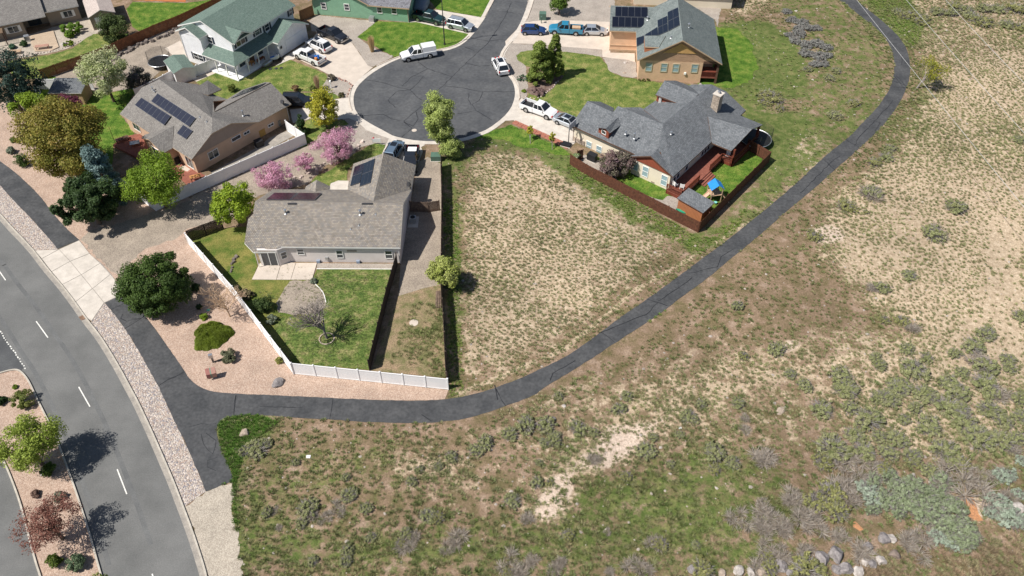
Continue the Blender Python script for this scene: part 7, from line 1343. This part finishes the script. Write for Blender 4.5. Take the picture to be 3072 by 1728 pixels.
rockline('rock_wall','band of dark rocks along the foot of the brown fence','A',[(1080,590),(1200,520),(1330,440),(1480,400),(1620,330),(1740,270)],.38,.25,.45,M_rkd,.35); rockline('rock_wall','short line of dark rocks in the patchy yard west of the patio','H',[(610,200),(570,230),(560,290),(560,330)],.4,.18,.3,M_rkd,.12,2)
rockline('bed_edging','pale stones edging the bark bed under the ponderosa pines','D',[(250,940),(330,955),(400,935),(480,870),(560,790)],.5,.12,.2,M_rkp,.1,3); rockline('bed_edging','reddish stones around the corner gravel by the white house driveway','B',[(1640,750),(1700,775),(1760,800),(1790,830),(1765,890),(1740,930)],.42,.12,.22,mat('reddish_rock',(.36,.22,.18),(.26,.16,.13),rnd=.3),.08,4)
rockline('bed_edging','pale stones edging the taupe house garden','T',[(250,1400),(700,1330),(1200,1260),(1500,1170),(1750,1090),(1930,990)],.4,.12,.2,M_rkp,.08,5); rockline('bed_edging','pale stones ringing the tree bed at the top edge','D',[(500,90),(520,120),(580,145),(650,135),(670,115)],.4,.12,.2,M_rkp,.05,6)
rockline('rock_row','jumbled pale rocks in the front bed between the pink trees and lawn','F',[(620,520),(760,470),(880,400),(1000,330),(1150,280),(1300,180),(1400,110)],.45,.15,.34,M_rkp,.4,7)
# ---------------------------------------------------------------- uncountable ground cover: bunch grass and weeds
def tmpl(seed,n,spread,h,wd):
    g=np.random.default_rng(seed); a=g.uniform(0,6.283,n); r=spread*np.sqrt(g.uniform(0,1,n)); p=np.stack([np.cos(a)*r*.55,np.sin(a)*r*.55,np.zeros(n)],1); tip=np.stack([np.cos(a)*r*1.25,np.sin(a)*r*1.25,h*g.uniform(.5,1,n)*(1.15-r/spread*.6)],1)+g.normal(size=(n,3))*.03; s=np.stack([-np.sin(a),np.cos(a),np.zeros(n)],1)*wd
    return np.stack([p-s,p+s,tip],1)
TM=[tmpl(i,44,.50,.62,.042) for i in range(6)]
def area_pts(polyD,step,rng,excl=True):
    q=[P('X',*k) for k in polyD]; X0,X1=min(p.x for p in q),max(p.x for p in q); Y0,Y1=min(p.y for p in q),max(p.y for p in q)
    gx_,gy_=np.meshgrid(np.arange(X0,X1,step),np.arange(Y0,Y1,step)); gx_=gx_.ravel()+rng.uniform(-.48,.48,gx_.size)*step; gy_=gy_.ravel()+rng.uniform(-.48,.48,gy_.size)*step
    m=inpoly(gx_,gy_,[(p.x,p.y) for p in q]); gx_,gy_=gx_[m],gy_[m]
    for e in (EXCL if excl else []):
        ex0,ey0=e.min(0); ex1,ey1=e.max(0); c=(gx_>ex0)&(gx_<ex1)&(gy_>ey0)&(gy_<ey1)
        if c.any():
            idx=np.where(c)[0]; ins=inpoly(gx_[idx],gy_[idx],e); keep=np.ones(len(gx_),bool); keep[idx[ins]]=False; gx_,gy_=gx_[keep],gy_[keep]
    return gx_,gy_
def scatter(name,label,polyD,step,dens,size,cols_fn,seed,excl=True):
    g=np.random.default_rng(seed); X,Y=area_pts(polyD,step,g,excl); zg_,zs_=at_grid(zg,X,Y),at_grid(zs,X,Y)
    pr_=dens(X,Y,zg_,zs_); k=g.uniform(0,1,len(X))<pr_; X,Y,zg_,zs_=X[k],Y[k],zg_[k],zs_[k]; n=len(X)
    s=size(X,Y,zg_,zs_)*g.uniform(.6,1.35,n); col=cols_fn(X,Y,zg_,zs_,g); a=g.uniform(0,6.283,n); ti=g.integers(0,len(TM),n); Vs=[];Ts=[]
    for t in range(len(TM)):
        m=ti==t; c_,s_=np.cos(a[m]),np.sin(a[m]); T=TM[t]; R_=np.zeros((m.sum(),3,3)); R_[:,0,0]=c_;R_[:,0,1]=-s_;R_[:,1,0]=s_;R_[:,1,1]=c_;R_[:,2,2]=1
        V=np.einsum('nij,bvj->nbvi',R_,T)*s[m][:,None,None,None]+np.stack([X[m],Y[m],np.zeros(m.sum())],1)[:,None,None,:]; Vs.append(V.reshape(-1,3)); Ts.append((col[m][:,None,:]*g.uniform(.75,1.25,(m.sum(),T.shape[0],1))).reshape(-1,3))
    V=np.concatenate(Vs); F=np.arange(len(V)).reshape(-1,3); o=np_obj(name,V,F,np.concatenate(Ts).astype(np.float32),TUFT); o['kind']='stuff'; o['label']=label; return n
def pick(cols,X,g,nz): C=np.array(cols); w=g.dirichlet(np.ones(len(C))*.5,len(X)); return (w@C)*(.8+.4*nz[:,None])
LOT=[(1125,420),(1110,380),(1270,325),(1450,400),(1760,610),(1830,590),(1960,410),(2000,290),(1830,260),(1820,60),(1845,-40),(2120,-40),(2330,40),(2330,260),(2100,450),(1700,760),(1300,1000),(1130,1000)]
EAST=[(2080,-40),(2640,-40),(2700,1500),(540,1500),(520,1030),(1200,1070),(1600,880),(2000,540),(2300,230)]
G1=[(.16,.20,.065),(.22,.25,.10),(.33,.31,.16),(.11,.15,.045),(.27,.25,.13)]
c1_=lambda X,Y,a,b,g: pick(G1,X,g,vnoise(X,Y,3,5))+np.where(b[:,None]>.3,np.array([[.05,.04,.03]]),0)
def dens1(X,Y,a,b): 
    base=.46+.5*np.clip((b-.25)*3,0,1); base=np.where(b>.9,.30,base); base=np.where(a>.5,.12,np.where(a>.35,.4,base)); return np.clip(base*(.30+1.0*vnoise(X,Y,2.2,1)+.55*vnoise(X,Y,9,17)),0,1)
n1=scatter('bunch_grass','olive bunch grass tufts dotting the pale empty lot',LOT,.40,dens1,lambda X,Y,a,b:.29+.20*vnoise(X,Y,4,2),c1_,1)
n2=scatter('bunch_grass','olive bunch grass tufts scattered over the dry slope beyond the trail',EAST,.44,dens1,lambda X,Y,a,b:.31+.26*vnoise(X,Y,6,3),c1_,2)
G2=[(.11,.165,.042),(.16,.20,.065),(.24,.24,.105),(.31,.28,.15)]
n3=scatter('weeds','fresh green weeds and grass in patches on the slope',EAST,.40,lambda X,Y,a,b:np.clip((a-.15)*1.6,0,.8)*(.2+1.2*vnoise(X,Y,2,7)),lambda X,Y,a,b:.30+.3*vnoise(X,Y,3,4),lambda X,Y,a,b,g:pick(G2,X,g,vnoise(X,Y,3,8)),3)
BOT=[(570,1060),(1000,1090),(1500,1100),(1700,1000),(2200,950),(2640,900),(2700,1500),(540,1500)]
G3=[(.11,.16,.045),(.17,.21,.075),(.27,.28,.14),(.25,.22,.12)]
n4=scatter('scrub_tufts','darker clumps of low scrub on the lower slope',BOT,.80,lambda X,Y,a,b:np.clip(.75-b*.5,0,1)*(.15+1.1*vnoise(X,Y,4,9)),lambda X,Y,a,b:.36+.5*vnoise(X,Y,5,6)*vnoise(X,Y,14,61)*1.6,lambda X,Y,a,b,g:pick(G3,X,g,vnoise(X,Y,3,10)),4)
n7=scatter('verge_grass','bright lush grass along the edge of the trail junction',[(545,1038),(640,1042),(700,1062),(650,1100),(610,1160),(590,1240),(610,1449),(585,1449),(560,1240),(556,1130)],.20,lambda X,Y,a,b:.9+0*X,lambda X,Y,a,b:.34+.15*vnoise(X,Y,2,4),lambda X,Y,a,b,g:pick([(.10,.20,.03),(.15,.26,.05),(.07,.15,.02)],X,g,vnoise(X,Y,3,8)),7)
for k_,pl_ in enumerate(([(1600,800),(1690,745),(1670,790),(1590,835)],[(2165,-20),(2270,-20),(2330,60),(2300,120),(2240,60)],[(1115,500),(1150,500),(1160,700),(1165,990),(1132,1000)],[(1420,410),(1480,430),(1760,600),(1840,560),(1880,520),(1850,590),(1760,640),(1620,570),(1440,450)])):
    scatter('verge_grass',('bright green grass patch at the trail edge','lush grass beside the top of the trail','green grass strip along the east fence of the central lot','green grass margin around the red-brown fence')[k_],pl_,.28,lambda X,Y,a,b:.75*vnoise(X,Y,2.5,31+k_)+.25,lambda X,Y,a,b:.32+.12*vnoise(X,Y,2,4),lambda X,Y,a,b,g:pick([(.14,.25,.04),(.20,.29,.06),(.26,.28,.09)],X,g,vnoise(X,Y,3,8)),8+k_)
n8=scatter('lawn_clumps','patchy clumps of longer and dry grass on the central back lawn',[(800,690),(980,685),(930,930),(760,900),(640,720),(700,640)],.30,lambda X,Y,a,b:np.clip(vnoise(X,Y,1.8,41)*1.8-.45,0,.9),lambda X,Y,a,b:.26+0*X,lambda X,Y,a,b,g:pick([(.13,.20,.05),(.26,.27,.12),(.09,.15,.04),(.33,.30,.18)],X,g,vnoise(X,Y,2,8)),12,False)
def pebbles(name,label,polyD,n,seed):
    g=np.random.default_rng(seed); X,Y=area_pts(polyD,1.0,g); k=g.choice(len(X),min(n,len(X)),replace=False); X,Y=X[k],Y[k]; n=len(X); r=g.uniform(.04,.13,n)*g.choice([1,1,1,1.8],n)
    base=np.array([(1,0,0),(.3,.9,0),(-.8,.6,0),(-.9,-.5,0),(.2,-1,0),(.1,.05,.7)]); a=g.uniform(0,6.28,n); V=base[None]*g.uniform(.7,1.2,(n,6,1))*r[:,None,None]; c_,s_=np.cos(a)[:,None],np.sin(a)[:,None]; V=np.stack([V[:,:,0]*c_-V[:,:,1]*s_+X[:,None],V[:,:,0]*s_+V[:,:,1]*c_+Y[:,None],V[:,:,2]],-1)
    F=np.array([(0,1,5),(1,2,5),(2,3,5),(3,4,5),(4,0,5)])[None]+np.arange(n)[:,None,None]*6; t=np.repeat(g.dirichlet(np.ones(3),n)@np.array([(.42,.36,.31),(.28,.24,.21),(.50,.45,.40)]),5,0); o=np_obj(name,V.reshape(-1,3),F.reshape(-1,3),t.astype(np.float32),TUFT); o['kind']='stuff'; o['label']=label
pebbles('loose_stones','small pale stones strewn over the dry slope',EAST,1100,81); pebbles('loose_stones','small pale stones strewn over the empty lot',LOT,500,82)
DRY=[(2210,1385),(2380,1370),(2640,1340),(2700,1500),(2120,1500)]
n5=scatter('dry_grass','matted reddish dry grass in the bottom right corner',DRY,.30,lambda X,Y,a,b:.25+.5*vnoise(X,Y,3,51),lambda X,Y,a,b:.45+.3*vnoise(X,Y,3,6),lambda X,Y,a,b,g:pick([(.30,.21,.14),(.36,.28,.19),(.22,.16,.10),(.26,.27,.13)],X,g,vnoise(X,Y,3,10)),5)
n6=scatter('yard_weeds','green weed clumps in the dirt strip between the two dark fences',[(1040,760),(1110,760),(1118,950),(970,925)],.3,lambda X,Y,a,b:np.clip(vnoise(X,Y,2.5,21)*1.9-.45,0,1),lambda X,Y,a,b:.38+.25*vnoise(X,Y,2,4),lambda X,Y,a,b,g:pick(G2,X,g,vnoise(X,Y,3,8)),6,False)
YD=[(600,570),(1000,660),(1120,700),(1110,960),(740,920),(600,720)]
print('TUFTS',n1,n2,n3,n4,n5,'BUSH',_c)
for o in bpy.data.objects:
    if 'kind' not in o and o.parent is None and o.type in('MESH','EMPTY') and 'label' not in o: o['kind']='structure'
